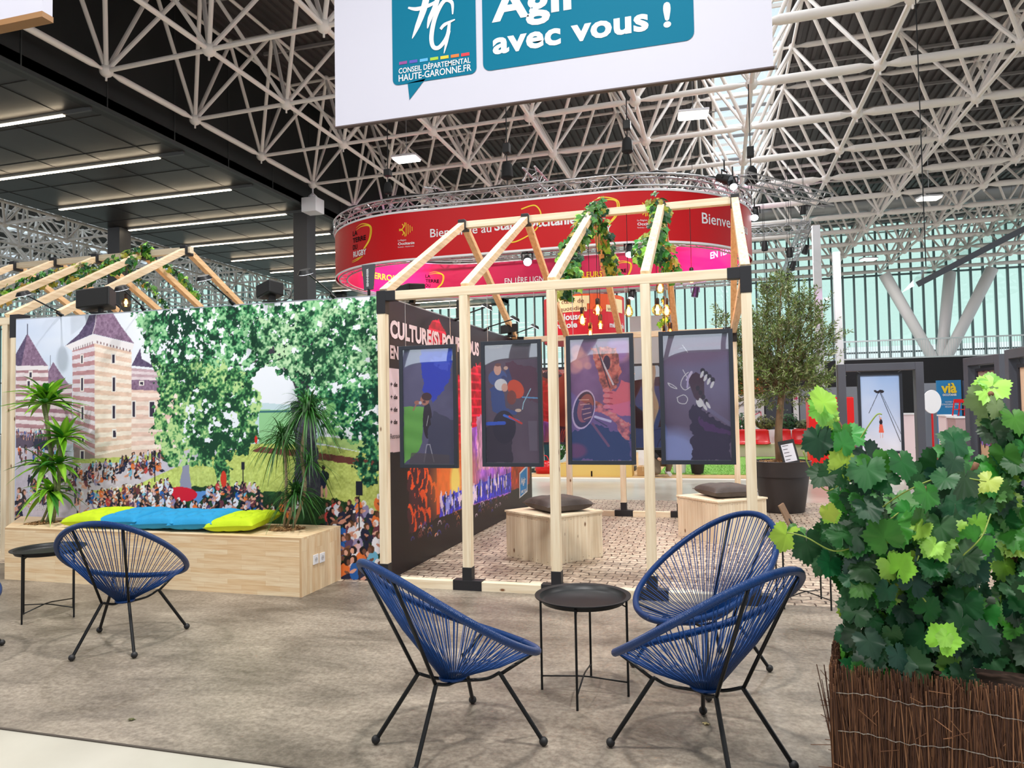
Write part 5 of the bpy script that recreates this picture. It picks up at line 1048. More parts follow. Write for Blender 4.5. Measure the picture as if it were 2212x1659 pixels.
def holed_top(mb, poly, hx, hy, r, z0, z1, n=36):
    A = [2*math.pi*k/n for k in range(n)]+[math.atan2(y-hy, x-hx) % (2*math.pi) for x, y in poly]; A.sort(); P_ = []
    for t in A:
        c, s = math.cos(t), math.sin(t); best = 1e9
        for i in range(len(poly)):
            (x1, y1), (x2, y2) = poly[i], poly[(i+1) % len(poly)]; ex, ey = x2-x1, y2-y1; den = c*ey-s*ex
            if abs(den) < 1e-9: continue
            d = ((x1-hx)*ey-(y1-hy)*ex)/den; u = ((x1-hx)*s-(y1-hy)*c)/den
            if d > 0 and -1e-6 <= u <= 1+1e-6: best = min(best, d)
        P_.append(((hx+r*c, hy+r*s), (hx+best*c, hy+best*s)))
    b = len(mb.v); m = len(P_)
    for i1, o1 in P_: mb.v += [(*i1, z1), (*o1, z1), (*i1, z0), (*o1, z0)]
    for k in range(m): j = (k+1) % m; mb.f += [(b+4*k, b+4*k+1, b+4*j+1, b+4*j), (b+4*k, b+4*j, b+4*j+2, b+4*k+2), (b+4*k+1, b+4*k+3, b+4*j+3, b+4*j+1)]
HO = [(-6.57, 5.75, .165), (-3.83, 5.85, .17)]; mb = MB()
holed_top(mb, [(BX0, BY0), (-6.3, BY0), (-6.3, BY1), LB], *HO[0], BZ-.02, BZ); holed_top(mb, [(-4.1, BY0), (BX1, BY0), (BX1, BY1), (-4.1, BY1)], *HO[1], BZ-.02, BZ); mb.box((-6.3, BY0, BZ-.02), (-4.1, BY1, BZ)); mb.build('seat_top', ST2, bn)
CHIP = [M('chip_a', (150, 112, 72), .8), M('chip_b', (196, 156, 106), .8), M('chip_c', (106, 74, 48), .8)]
def chips(parent, cx, cy, z, r, n, s=.03, hgt=.02, seed=3):
    rr = random.Random(seed)
    base = MB().lathe([(.001, -.04), (r, -.04), (r, 0), (r*.6, hgt*.5), (.001, hgt)], (cx, cy, z), 20); o = base.build('mulch', CHIP[2], parent); tag(o, kind='stuff')
    for k in range(2):
        mb = MB()
        for _ in range(n):
            a = rr.random()*6.28; d = r*math.sqrt(rr.random())*.95; c = Vector((cx+d*math.cos(a), cy+d*math.sin(a), z+hgt*(1-d/r)+rr.random()*.012)); v = Vector((rr.uniform(-1, 1), rr.uniform(-1, 1), rr.uniform(-.3, .35))).normalized()*s*rr.uniform(.4, 1); mb.bar(c-v, c+v, s*.55, s*.16)
        tag(mb.build('mulch', CHIP[k], parent), kind='stuff')
for k, (hx, hy, r) in enumerate(HO): chips(bn, hx, hy, BZ-.02, r-.005, 150, .026, .03, k)
for k, px in enumerate((681, 695)):
    p = on_x(px, 1208-k*4, BX1); t = thing('wall_socket', 'white power socket on the bench end, %s one' % ('left' if k == 0 else 'right'), 'socket', (BX1+.001, p.y, p.z), 0)
    MB().box((0, -.042, -.042), (.008, .042, .042)).build('cover_plate', WHITEP, t, bevel=.003); MB().tube((.008, 0, 0), (.0095, 0, 0), .021, 18).build('socket_well', M('socket_grey', (196, 196, 200), .4), t); mb = MB(); mb.tube((.009, -.009, 0), (.0105, -.009, 0), .003, 8); mb.tube((.009, .009, 0), (.0105, .009, 0), .003, 8); mb.build('pin_hole', BLKPL, t)
def cushion_mesh(w, d, h, tuft, seed=0, pinch=.10, wr=.0):
    n = 26; mb = MB(); rr = random.Random(seed); ph = rr.random()*6
    for side in (1, -1):
        b = len(mb.v)
        for i in range(n+1):
            for j in range(n+1):
                u, v = i/n*2-1, j/n*2-1; k = 1-pinch*(1-abs(u)**2.2)*(abs(v)**3); k2 = 1-pinch*(1-abs(v)**2.2)*(abs(u)**3)
                z = h/2*((1-u**4)*(1-v**4))**.42
                if tuft:
                    for a in (-.34, .34):
                        for c in (-.34, .34): z -= h*.34*math.exp(-((u-a)**2+(v-c)**2)/.02) if side > 0 else 0
                    z -= (h*.10*math.exp(-(abs(abs(u)-.34)/.07)**2)+h*.10*math.exp(-(abs(abs(v)-.34)/.07)**2))*(1-u**4)*(1-v**4)
                z += wr*math.sin(9*u+3*v+ph)*math.sin(5*v-4*u+ph)*(1-u*u)*(1-v*v)
                mb.v.append((u*w/2*k2, v*d/2*k, side*z))
        for i in range(n):
            for j in range(n):
                a = b+i*(n+1)+j; q = (a, a+1, a+n+2, a+n+1); mb.f.append(q if side < 0 else q[::-1])
    return mb
LIME = M('lime_cotton', (188, 214, 20), .8, bump=.15, bscale=60); SKYB = M('blue_cotton', (30, 146, 200), .8, bump=.15, bscale=60)
cx0 = on_z(182, 1130, .55).x; cx1 = on_z(520, 1134, .55).x
for k in range(5):
    x = cx0+(cx1-cx0)*k/4; c = LIME if k in (0, 4) else SKYB
    t = thing('seat_cushion', ['lime green tufted cushion at the left end of the bench', 'blue tufted cushion next to the left lime one', 'middle blue tufted cushion on the bench', 'blue tufted cushion next to the right lime one', 'lime green tufted cushion at the right end, by the grassy plant'][k], 'cushion', (x, 5.72, .585+.006*(k % 2)), .04*(k-2), 'tufted cushions on the bench'); t.rotation_euler = (.07, -.05, .03*(k-2))
    cushion_mesh(.49, .52, .135, True, k).build('cover', c, t, smooth='all'); mb = MB()
    for a in (-.081, .081):
        for b in (-.085, .085): mb.ball((a, b, .03), .009, 8, 4, (1, 1, .5))
    mb.build('tuft_button', c, t, smooth='all')
# ---------------------------------------------------------------- strap-leaved plants on the bench
def strap_leaf(mb, p, d, L, w, droop, c0, c1, n=7, ymax=.27):
    if mb.c is None: mb.c = []
    p = Vector(p); d = Vector(d).normalized(); s = d.cross(Vector((0, 0, 1)))
    s = s.normalized() if s.length > .05 else Vector((1, 0, 0)); b = len(mb.v)
    for i in range(n+1):
        t = i/n; q = p+d*L*t*(1-.12*t*droop)+Vector((0, 0, -droop*L*t*t*.75)); ww = w*math.sin(math.pi*min(1, .12+.88*t)**.8)*(1 if t < 1 else 0)+.0008
        up = Vector((0, 0, ww*.35)); col = tuple(a+(b_-a)*t for a, b_ in zip(c0, c1))
        mb.v += [(e_.x, min(e_.y, ymax), e_.z) for e_ in (q-s*ww+up, q, q+s*ww+up)]; mb.c += [(*c1, 1), (*c0, 1), (*c1, 1)]
    for i in range(n):
        a = b+3*i; mb.f += [(a, a+1, a+4, a+3), (a+1, a+2, a+5, a+4)]
pl = thing('dracaena_plant', 'broad-leaved dracaena with three bright green crowns, left end of the bench', 'plant', (HO[0][0], HO[0][1], BZ-.02)); o = Vector(pl.location)
mb = MB(); st = MB(); YP = 5.72
heads = [(100, 872, 40, .5, .0), (136, 948, 36, .42, .0), (100, 1005, 28, .44, .4), (128, 1002, 16, .34, .2), (110, 1062, 24, .42, .6), (98, 850, 14, .42, 0)]
for (px, py, n, L, dr_) in heads:
    h = on_y(px, py, YP)-o
    for k in range(n):
        a = 2.4*k+rnd.random(); e = -.15+1.35*(k/n)+rnd.uniform(-.1, .1)-dr_*.4; c = rnd.choice([((86, 150, 26), (128, 190, 40)), ((40, 104, 34), (60, 134, 40)), ((150, 200, 60), (110, 170, 40))])
        strap_leaf(mb, h, (math.cos(a)*math.cos(e), math.sin(a)*math.cos(e), math.sin(e)), L*rnd.uniform(.6, 1), .034*rnd.uniform(.8, 1.1), rnd.uniform(.2, .6)+dr_*.4, lin(c[0]), lin(c[1]))
mb.build('leaves', LEAF, pl, smooth='all')
def stemp(px, ys, r): return [(on_y(x, y, YP)-o) for x, y in zip(px, ys)]
ms = M('cane_bark', (112, 118, 78), .8, var=.4, scale=40, stretch=(1, 1, 3))
MB().path(curve([Vector((.05, 0, 0))]+stemp((120, 112, 104, 96), (1060, 1000, 930, 872), 0), 5), .019, 8).build('stem', ms, pl, smooth='all'); MB().path(curve([Vector((.09, .03, 0))]+stemp((126, 128, 132), (1060, 1000, 948), 0), 5), .017, 8).build('stem', ms, pl, smooth='all'); MB().path(curve([Vector((.0, -.03, 0))]+stemp((104, 108), (1095, 1064), 0), 4), .012, 8).build('stem', ms, pl, smooth='all')
pl = thing('marginata_plant', 'grassy dark-leaved dracaena with drooping narrow leaves, right end of the bench', 'plant', (HO[1][0], HO[1][1], BZ-.02)); o = Vector(pl.location); mb = MB(); YP = 5.78
for (px, py, n, L) in ((666, 885, 190, .5), (610, 945, 110, .44), (640, 1065, 120, .36), (668, 1000, 40, .4)):
    h = on_y(px, py, YP)-o
    for k in range(n):
        a = 2.4*k+rnd.random()*.5; e = -.5+1.9*(k/n)+rnd.uniform(-.2, .2); g_ = rnd.uniform(.7, 1.3); v = Vector((math.cos(a)*math.cos(e), math.sin(a)*math.cos(e), math.sin(e)))
        strap_leaf(mb, h, v, L*rnd.uniform(.6, 1.1), .0062, rnd.uniform(.5, 1.3), lin((40*g_, 88*g_, 38*g_)), lin((62*g_, 116*g_, 50*g_)), 8)
mb.build('leaves', LEAF, pl, smooth='all'); mc_ = M('cane_pale', (150, 134, 104), .8, var=.3, scale=40)
MB().path(curve([Vector((.03, .03, 0)), on_y(658, 1060, YP)-o, on_y(652, 980, YP)-o, on_y(664, 888, YP)-o], 5), .016, 8).build('stem', mc_, pl, smooth='all'); MB().path(curve([Vector((-.03, 0, 0)), on_y(618, 1060, YP)-o, on_y(617, 1000, YP)-o, on_y(610, 948, YP)-o], 5), .013, 8).build('stem', mc_, pl, smooth='all'); MB().path([Vector((.0, -.02, 0)), on_y(640, 1068, YP)-o], .012, 8).build('stem', mc_, pl, smooth='all')

# ---------------------------------------------------------------- wooden cube stools with cushions
GREYC = M('brown_grey_velvet', (84, 76, 74), .75, var=.12, scale=9, bump=.35, bscale=14)
def stool(label, x, y, rz, cl, cz):
    t = thing('cube_stool', label, 'stool', (x, y, VZ), rz); w_ = .36; h = .46
    for k in range(4):
        a = math.pi/2*k; m = Matrix.Rotation(a, 4, 'Z')
        for i in range(3): MB().box((-w_+.24*i+.001, -w_, 0), (-w_+.24*(i+1)-.001, -w_+.02, h)).xf(m).build('side_plank', PINE, t, bevel=.0015)
    MB().box((-w_-.012, -w_-.012, h), (w_+.012, w_+.012, h+.02)).build('top_board', PINEX, t, bevel=.002)
    mb = MB()
    for k in range(4):
        m = Matrix.Rotation(math.pi/2*k, 4, 'Z'); s = len(mb.v)
        for i in range(3):
            for u in (.04, .2):
                for z in (.03, .43): mb.tube((-w_+.24*i+u, -w_-.001, z), (-w_+.24*i+u, -w_+.002, z), .004, 6)
        mb.xf(m, s)
    mb.build('screw_head', M('screw_dark', (120, 96, 70), .6), t)
    c = thing('scatter_cushion', cl, 'cushion', (x+.05, y, VZ+h+.02+.075), cz); cushion_mesh(.56, .56, .15, False, 5, .14, .006).build('cover', GREYC, c, smooth='all')
    mb = MB(); P_ = []
    for k in range(80):
        a = k/80*8; s = int(a//2); u = (a % 2)-1; kk = 1-.14*(1-abs(u)**2.2); q = {0: (u, -kk), 1: (kk, u), 2: (-u, kk), 3: (-kk, -u)}[s]; P_.append((q[0]*.28, q[1]*.28, 0))
    mb.path(P_, .004, 5, closed=True).build('piping', GREYC, c, smooth='all')
stool('pale wooden cube stool on the cobble print, behind the third front post', -1.70, 7.52, .93, 'brown grey velvet cushion on the nearer wooden cube', .75)
stool('pale wooden cube stool at right, behind the chair facing the camera', .01, 8.98, .72, 'brown grey velvet cushion on the farther wooden cube', .5)

# ---------------------------------------------------------------- olive tree in its pot
tx, ty = .88, 11.3; ot = thing('potted_olive_tree', 'olive tree with a round grey-green crown in a large dark pot', 'tree', (tx, ty, VZ))
POTM = M('pot_anthracite', (54, 50, 52), .5); MB().lathe([(.001, 0), (.29, 0), (.3, .01), (.372, .5), (.372, .515), (.40, .52), (.408, .72), (.415, .735), (.395, .74), (.385, .70), (.001, .69)], n=48, cap=False).build('pot', POTM, ot, smooth=True)
chips(ot, 0, 0, .70, .385, 260, .03, .05, 8)
tpath = [Vector((-.02, 0, .7)), Vector((-.03, 0, 1.1)), Vector((.0, 0, 1.45)), Vector((.03, 0, 1.75))]; MB().path(curve(tpath, 6), .055, 12, rf=lambda t: .062-.018*t).build('trunk', BARK, ot, smooth='all')
rt = random.Random(11); bm_ = MB(); lf = MB(); lf.c = []
cl = []
def inside(px, py):
    d = on_y(px, py, ty); return Vector((d.x-tx, 0, d.z-VZ))
blobs = [(1680, 780, 88, 1.0), (1620, 800, 58, .8), (1740, 800, 60, .8), (1690, 720, 78, .9), (1640, 730, 52, .6), (1740, 730, 50, .7), (1700, 660, 56, .7), (1670, 640, 36, .5), (1750, 670, 34, .5), (1600, 825, 40, .8), (1655, 822, 50, 1.), (1725, 826, 46, .8), (1685, 850, 26, .3), (1790, 750, 28, .25), (1575, 790, 26, .3), (1590, 740, 34, .5), (1570, 815, 30, .5), (1555, 700, 24, .35), (1695, 615, 18, .22), (1800, 770, 14, .12), (1765, 820, 30, .4), (1560, 850, 26, .4), (1610, 862, 20, .2)]
PXM = 11.2*1.0/1561
for (px, py, r, wt) in blobs:
    c = inside(px, py); R_m = r*PXM
    for _ in range(int(86*wt*(r/40.)**1.3)):
        v = Vector((rt.gauss(0, 1), rt.gauss(0, 1), rt.gauss(0, 1))).normalized()*R_m*rt.random()**.42; q = c+v; q.y += 0
        d = (q-Vector((0, 0, 1.7))).normalized(); d = (d+Vector((rt.uniform(-.5, .5), rt.uniform(-.5, .5), rt.uniform(-.1, .6)))).normalized(); L = rt.uniform(.1, .24); e = q+d*L; bm_.tube(q-d*L*.5, e, .002, 4, r2=.0008, cap=False)
        for k in range(15):
            t = k/15; pp = q.lerp(e, t); a = rt.random()*6.28; s1 = d.orthogonal().normalized(); s1 = (s1*math.cos(a)+d.cross(s1)*math.sin(a)+d*.8).normalized(); ll = rt.uniform(.045, .08); n_ = s1.cross(Vector((rt.gauss(0, 1), rt.gauss(0, 1), rt.gauss(0, 1)))).normalized()*.0085; b = len(lf.v); m_p = pp+s1*ll*.5
            lf.v += [tuple(pp), tuple(m_p+n_), tuple(pp+s1*ll), tuple(m_p-n_)]; lf.f.append((b, b+1, b+2, b+3)); g_ = rt.uniform(.65, 1.25); cc = lin((112*g_, 138*g_, 68*g_)) if rt.random() < .65 else lin((164*g_, 174*g_, 130*g_)); lf.c += [(*cc, 1)]*4
for _ in range(46):
    px, py, r, _w = blobs[int(rt.random()*len(blobs))]; e = inside(px, py)+Vector((rt.uniform(-.2, .2), rt.uniform(-.3, .3), rt.uniform(-.2, .2))); s = Vector((rt.uniform(-.05, .05), rt.uniform(-.05, .05), 1.72+rt.random()*.15)); mdd = s.lerp(e, .5)+Vector((0, 0, .1)); bm_.path(curve([s, mdd, e], 4), .012, 5, rf=lambda t: .014*(1-t)+.003)
bm_.build('branches', BARK, ot, smooth='all'); tag(lf.build('leaves', leaf_mat('olive_leaf', .5, .15), ot), kind='stuff')
q = on_y(1710, 975, 10.95); ct = thing('menu_holder', 'black tilted card holder with a printed white sheet, stuck in the olive pot', 'card holder', (q.x, 10.95, VZ+.72), .0)
SK = Matrix.Shear('XZ', 4, (-.0, 0)); tl = Matrix.Translation((0, 0, 0))@Matrix.Rotation(-.22, 4, 'X')@Matrix.Rotation(-.38*.55, 4, 'Y')
MB().box((-.11, 0, 0), (.11, .012, .34)).xf(tl).build('holder_board', BLKPL, ct); MB().box((-.082, -.003, .03), (.082, 0, .285)).xf(tl).build('printed_sheet', M('sheet', (226, 228, 240), .4), ct)
mb = MB(); 
for k in range(5): mb.box((-.065, -.005, .26-.05*k), (-.065+(.08, .06, .07, .09, .06)[k], -.003, .267-.05*k))
mb.xf(tl).build('print_lines', INKD, ct)

# ---------------------------------------------------------------- brushwood planter with grape vine
rb = random.Random(21)
def brush_planter(label, A, B, depth, h, n, y_rows):
    A, B = Vector(A), Vector(B); d = (B-A).normalized(); nrm = Vector((d.y, -d.x, 0)); t = thingw('brushwood_planter', label, 'planter', A); L = (B-A).length
    back = -nrm*depth
    MB().quadbox([A-nrm*.03, B-nrm*.03, B+back, A+back]+[p+Vector((0, 0, h*.9)) for p in (A-nrm*.03, B-nrm*.03, B+back, A+back)]).build('planter_box', M('planter_inner', (70, 46, 34), .9), t)
    mats = [M('twig_a', (104, 68, 46), .9), M('twig_b', (74, 46, 32), .9), M('twig_c', (140, 98, 68), .9)]; mbs = [MB() for _ in mats]
    def stick(base, out):
        z0 = rb.uniform(-.0, .25)*h if rb.random() < .4 else 0; hh = h*rb.uniform(.82, 1.06); lean = d*rb.gauss(0, .03) if out else nrm*rb.gauss(0, .03); m_ = base+Vector((0, 0, (z0+hh)/2))+lean*.5+(nrm if out else d)*rb.uniform(-.006, .006); mbs[int(rb.random()*2.4) % 3].path([base+Vector((0, 0, z0)), m_, base+lean+Vector((0, 0, hh))], rb.uniform(.0010, .0026), 4)
    for i in range(n): stick(A+d*L*rb.random()+nrm*rb.uniform(-.028, .006), True)
    for i in range(int(n*depth/L)): stick(A-nrm*depth*rb.random()-d*rb.uniform(-.006, .02), False)
    for i in range(60):
        b = A+d*L*rb.random()+nrm*.01+Vector((0, 0, rb.uniform(.05, h))); v = (d*rb.uniform(-1, 1)+nrm*rb.uniform(.05, .5)+Vector((0, 0, rb.uniform(-.3, 1)))).normalized(); mbs[2 if i % 3 else 0].tube(b, b+v*rb.uniform(.03, .1), .0014, 4)
    for i in range(12):
        b = A-nrm*depth*rb.random()*.3+Vector((0, 0, rb.uniform(.05, h))); v = (-d*rb.uniform(.3, 1)+Vector((0, 0, rb.uniform(-.2, .8)))).normalized(); mbs[0].tube(b, b+v*rb.uniform(.03, .1), .0014, 4)
    for mb_ in mbs: tag(mb_.build('twigs', mats[mbs.index(mb_)], t), kind='stuff')
    wm = M('galvanised_wire', (176, 168, 160), .35, .8)
    for z in y_rows:
        P_ = [A+d*L*i/90+nrm*(.010+.002*math.sin(i*2.1))+Vector((0, 0, z+.006*math.sin(i*.31+z*40)+.0025*math.sin(i*1.9))) for i in range(91)]; MB().path(P_, .0013, 4).build('binding_wire', wm, t); MB().path([p_+Vector((0, 0, .0025*math.cos(i*2.6)))+nrm*.002*math.sin(i*2.6) for i, p_ in enumerate(P_)], .0010, 4).build('binding_wire', wm, t)
    return t
VA, VB = (.405, 3.03, 0), (1.75, 2.78, 0)
brush_planter('brushwood-clad planter with twisted wire at the bottom right corner', VA, VB, .42, .53, 4200, (.15, .31, .455))
vine = thing('grape_vine', 'leafy grape vine growing out of the brushwood planter, in front at right', 'vine', (.9, 3.1, .48)); o = Vector(vine.location)
lv = MB(); lv.c = []
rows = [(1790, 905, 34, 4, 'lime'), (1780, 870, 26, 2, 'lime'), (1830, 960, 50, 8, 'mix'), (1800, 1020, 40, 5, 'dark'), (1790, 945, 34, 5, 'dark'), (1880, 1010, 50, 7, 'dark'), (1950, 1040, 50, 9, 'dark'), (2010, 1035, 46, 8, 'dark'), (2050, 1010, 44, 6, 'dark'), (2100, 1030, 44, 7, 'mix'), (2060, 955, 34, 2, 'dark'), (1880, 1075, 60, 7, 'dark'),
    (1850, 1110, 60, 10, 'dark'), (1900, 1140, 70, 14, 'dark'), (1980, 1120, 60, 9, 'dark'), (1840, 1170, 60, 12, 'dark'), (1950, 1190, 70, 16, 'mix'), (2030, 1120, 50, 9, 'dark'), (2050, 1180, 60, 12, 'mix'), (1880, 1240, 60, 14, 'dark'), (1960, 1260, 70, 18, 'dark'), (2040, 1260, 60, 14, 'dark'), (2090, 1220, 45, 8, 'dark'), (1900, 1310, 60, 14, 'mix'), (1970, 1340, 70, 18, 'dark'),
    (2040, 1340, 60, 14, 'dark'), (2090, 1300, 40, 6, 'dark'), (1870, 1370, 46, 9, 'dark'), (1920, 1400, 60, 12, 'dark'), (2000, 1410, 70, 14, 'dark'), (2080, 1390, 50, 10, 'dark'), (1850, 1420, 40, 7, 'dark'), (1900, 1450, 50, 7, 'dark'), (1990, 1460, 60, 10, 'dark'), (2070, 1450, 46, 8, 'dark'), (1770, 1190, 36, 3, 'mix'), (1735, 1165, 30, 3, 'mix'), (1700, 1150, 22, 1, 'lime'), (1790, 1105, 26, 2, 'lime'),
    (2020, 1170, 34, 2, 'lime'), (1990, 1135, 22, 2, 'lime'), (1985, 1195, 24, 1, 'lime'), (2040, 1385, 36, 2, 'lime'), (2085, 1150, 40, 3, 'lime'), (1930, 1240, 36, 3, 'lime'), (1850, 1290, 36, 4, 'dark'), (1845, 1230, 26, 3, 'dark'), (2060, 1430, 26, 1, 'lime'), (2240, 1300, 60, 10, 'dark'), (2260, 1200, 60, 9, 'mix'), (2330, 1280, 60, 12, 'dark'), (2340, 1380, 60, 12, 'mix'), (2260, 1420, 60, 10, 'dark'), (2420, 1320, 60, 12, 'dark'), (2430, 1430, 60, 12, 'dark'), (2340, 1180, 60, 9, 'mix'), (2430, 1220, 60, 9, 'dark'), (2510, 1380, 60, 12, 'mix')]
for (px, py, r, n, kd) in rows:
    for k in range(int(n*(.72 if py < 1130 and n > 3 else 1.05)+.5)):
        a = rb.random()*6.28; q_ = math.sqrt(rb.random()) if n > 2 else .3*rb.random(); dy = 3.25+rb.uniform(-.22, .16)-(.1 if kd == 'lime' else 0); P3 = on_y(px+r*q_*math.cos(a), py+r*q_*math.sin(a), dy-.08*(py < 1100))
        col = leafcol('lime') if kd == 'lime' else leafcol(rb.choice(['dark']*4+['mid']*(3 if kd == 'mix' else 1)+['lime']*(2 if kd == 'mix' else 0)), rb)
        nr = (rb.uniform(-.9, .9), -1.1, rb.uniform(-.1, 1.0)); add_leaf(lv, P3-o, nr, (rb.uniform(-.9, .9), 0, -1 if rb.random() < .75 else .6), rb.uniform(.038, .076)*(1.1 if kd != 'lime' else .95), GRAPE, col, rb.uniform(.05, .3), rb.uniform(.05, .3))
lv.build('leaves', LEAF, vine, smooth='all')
VS = M('vine_cane', (122, 84, 60), .8, var=.3, scale=30); VT = M('vine_shoot', (140, 160, 70), .6)
v3 = lambda px, py, Y: on_y(px, py, Y)-o
for P_, r in (([(1890, 1500, 3.25), (1880, 1400, 3.25), (1892, 1300, 3.27), (1870, 1200, 3.28), (1885, 1120, 3.25), (1860, 1000, 3.2), (1800, 900, 3.2)], .011), ([(1985, 1500, 3.25), (1975, 1400, 3.3), (1990, 1300, 3.3), (1960, 1180, 3.3), (2000, 1050, 3.2)], .012), ([(2070, 1480, 3.25), (2060, 1380, 3.3), (2085, 1260, 3.3), (2060, 1130, 3.3), (2110, 1000, 3.25)], .011), ([(1880, 1180, 3.2), (1895, 1080, 3.2), (1880, 1120, 3.15)], .01)): MB().path(curve([v3(*a) for a in P_], 6), r, 7).build('cane', VS, vine, smooth='all')
for P_ in ([(1860, 1000, 3.1), (1790, 1060, 3.05), (1750, 1010, 3.05), (1735, 975, 3.05)], [(1900, 1100, 3.1), (1960, 1060, 3.05), (2040, 1030, 3.05), (2130, 1040, 3.1)], [(1850, 1180, 3.1), (1800, 1190, 3.05), (1740, 1160, 3.0), (1700, 1150, 3.)], [(1950, 1100, 3.1), (1900, 1150, 3.05), (1960, 1170, 3.05)], [(2140, 1110, 3.1), (2120, 1160, 3.05), (2080, 1200, 3.05)], [(1820, 930, 3.1), (1790, 890, 3.1), (1780, 860, 3.1)], [(1850, 960, 3.1), (1890, 900, 3.1), (1905, 895, 3.1)], [(2000, 1300, 3.05), (1970, 1250, 3.05), (1985, 1200, 3.05)]): MB().path(curve([v3(*a) for a in P_], 7), .0028, 5).build('shoot', VT, vine, smooth='all')
brush_planter('second brushwood planter behind, at the right edge', (1.42, 3.62, 0), (2.6, 3.45, 0), .4, .5, 500, (.3,))
v2 = thing('grape_vine', 'tall grape vine with pale twisted leaves at the right edge of the photo', 'vine', (1.75, 3.7, .45)); o = Vector(v2.location); lv = MB(); lv.c = []
for (px, py, r, n, kd) in ((2150, 850, 30, 2, 'lime'), (2130, 880, 34, 3, 'pale'), (2190, 905, 40, 5, 'mix'), (2170, 960, 44, 6, 'dark'), (2200, 1000, 40, 6, 'dark'), (2150, 1010, 34, 4, 'mix'), (2120, 1050, 40, 5, 'mix'), (2190, 1070, 46, 8, 'dark'), (2150, 1090, 40, 6, 'mix'), (2200, 1130, 40, 7, 'dark'), (2180, 1180, 40, 6, 'mix'), (2140, 1150, 30, 2, 'dark'), (2200, 1230, 34, 6, 'dark'), (2190, 1290, 34, 6, 'dark'), (2170, 1340, 40, 8, 'dark'), (2195, 1390, 40, 8, 'dark'), (2160, 1400, 34, 6, 'dark'), (2195, 1440, 30, 6, 'dark'), (2150, 1200, 30, 3, 'lime'), (2205, 1200, 26, 2, 'lime'), (2205, 1330, 20, 2, 'lime'), (2280, 1050, 50, 8, 'mix'), (2290, 1150, 50, 8, 'dark'), (2290, 1260, 50, 9, 'dark'), (2290, 1370, 50, 9, 'mix'), (2390, 1330, 60, 10, 'dark'), (2390, 1210, 50, 8, 'mix')):
    for k in range(int(n*1.3+.5)):
        a = rb.random()*6.28; q_ = math.sqrt(rb.random()); P3 = on_y(px+r*q_*math.cos(a), py+r*q_*math.sin(a), 3.72+rb.uniform(-.2, .1)); col = lin((132, 156, 104)) if kd == 'pale' else (leafcol('lime', rb) if kd == 'lime' else leafcol(rb.choice(['dark']*3+['mid']*2+(['lime'] if kd == 'mix' else [])), rb))
        add_leaf(lv, P3-o, (rb.uniform(-.9, .9), -1.1, rb.uniform(-.1, 1.0)), (rb.uniform(-.9, .9), 0, -1), rb.uniform(.055, .09), GRAPE, col, .2, .2)
lv.build('leaves', LEAF, v2, smooth='all')
for P_, r in (([(2190, 1480, 3.7), (2180, 1300, 3.7), (2195, 1150, 3.7), (2170, 1000, 3.7), (2150, 880, 3.7), (2140, 850, 3.6)], .012), ([(2160, 1480, 3.7), (2175, 1350, 3.7), (2160, 1200, 3.7), (2190, 1100, 3.7)], .011)): MB().path(curve([v3(*a) for a in P_], 6), r, 7).build('cane', VS, v2, smooth='all')
# bits lying on the floor
def bit(px, py, label, c): p = on_z(px, py, VZ); t = MB(); t.c = []; add_leaf(t, (0, 0, .006), (0, .1, 1), (1, .6, 0), .025, IVY, lin(c)); o = t.build('fallen_leaf', LEAF); o.location = (p.x, p.y, p.z); tag(o, label, 'leaf')
bit(282, 1556, 'small dry green leaf lying on the grey floor at left', (90, 92, 56)); bit(1524, 1565, 'pale dry leaf lying on the grey floor under the nearest chair', (196, 180, 130))
# ---------------------------------------------------------------- stands and things at the back of the hall
WOODE = M('stage_edge', (206, 170, 120), .6)
tag(MB().box((-4.2, 15.4, 0), (3.4, 24.5, .05)).build('floor', M('stage_white', (226, 222, 214), .5)), kind='structure')
tag(MB().box((-4.2, 15.7, .05), (3.3, 24.5, .065)).build('floor', WOODE), kind='structure')
def turf():
    m = bpy.data.materials.new('turf'); m.use_nodes = True; t = m.node_tree; n = t.nodes; tc = n.new('ShaderNodeTexCoord'); nz_ = n.new('ShaderNodeTexNoise'); nz_.inputs['Scale'].default_value = 24; t.links.new(tc.outputs['Object'], nz_.inputs[0]); t.links.new(ramp2(n, t, nz_.outputs[0], (90, 150, 60), (150, 200, 90)), n['Principled BSDF'].inputs['Base Color']); n['Principled BSDF'].inputs['Roughness'].default_value = .9; return m
TURF = turf(); mb = MB().box((-1.3, 16.4, .065), (3.2, 22, .085)); rb2 = random.Random(5)
for _ in range(2500):
    x, y = rb2.uniform(-1.3, 3.2), rb2.uniform(16.4, 19); b = len(mb.v); mb.v += [(x, y, .085), (x+.012, y, .085), (x+rb2.uniform(-.01, .02), y+rb2.uniform(-.01, .01), .085+rb2.uniform(.02, .035))]; mb.f.append((b, b+1, b+2))
tag(mb.build('artificial_turf', TURF), 'green artificial turf mat on the low white platform behind the timber frame', 'turf', kind='stuff')
CONC = M('planter_concrete', (206, 192, 170), .8, var=.06, scale=3)
lw = thing('bench_wall', 'low beige concrete bench wall carrying the red seats', 'wall bench', (1.6, 22.3, .085)); MB().box((-2.4, -.25, 0), (1.35, .3, .36)).build('wall_block', CONC, lw); MB().box((-2.4, .3, 0), (1.35, .75, .75)).build('planter_trough', WHITEP, lw)
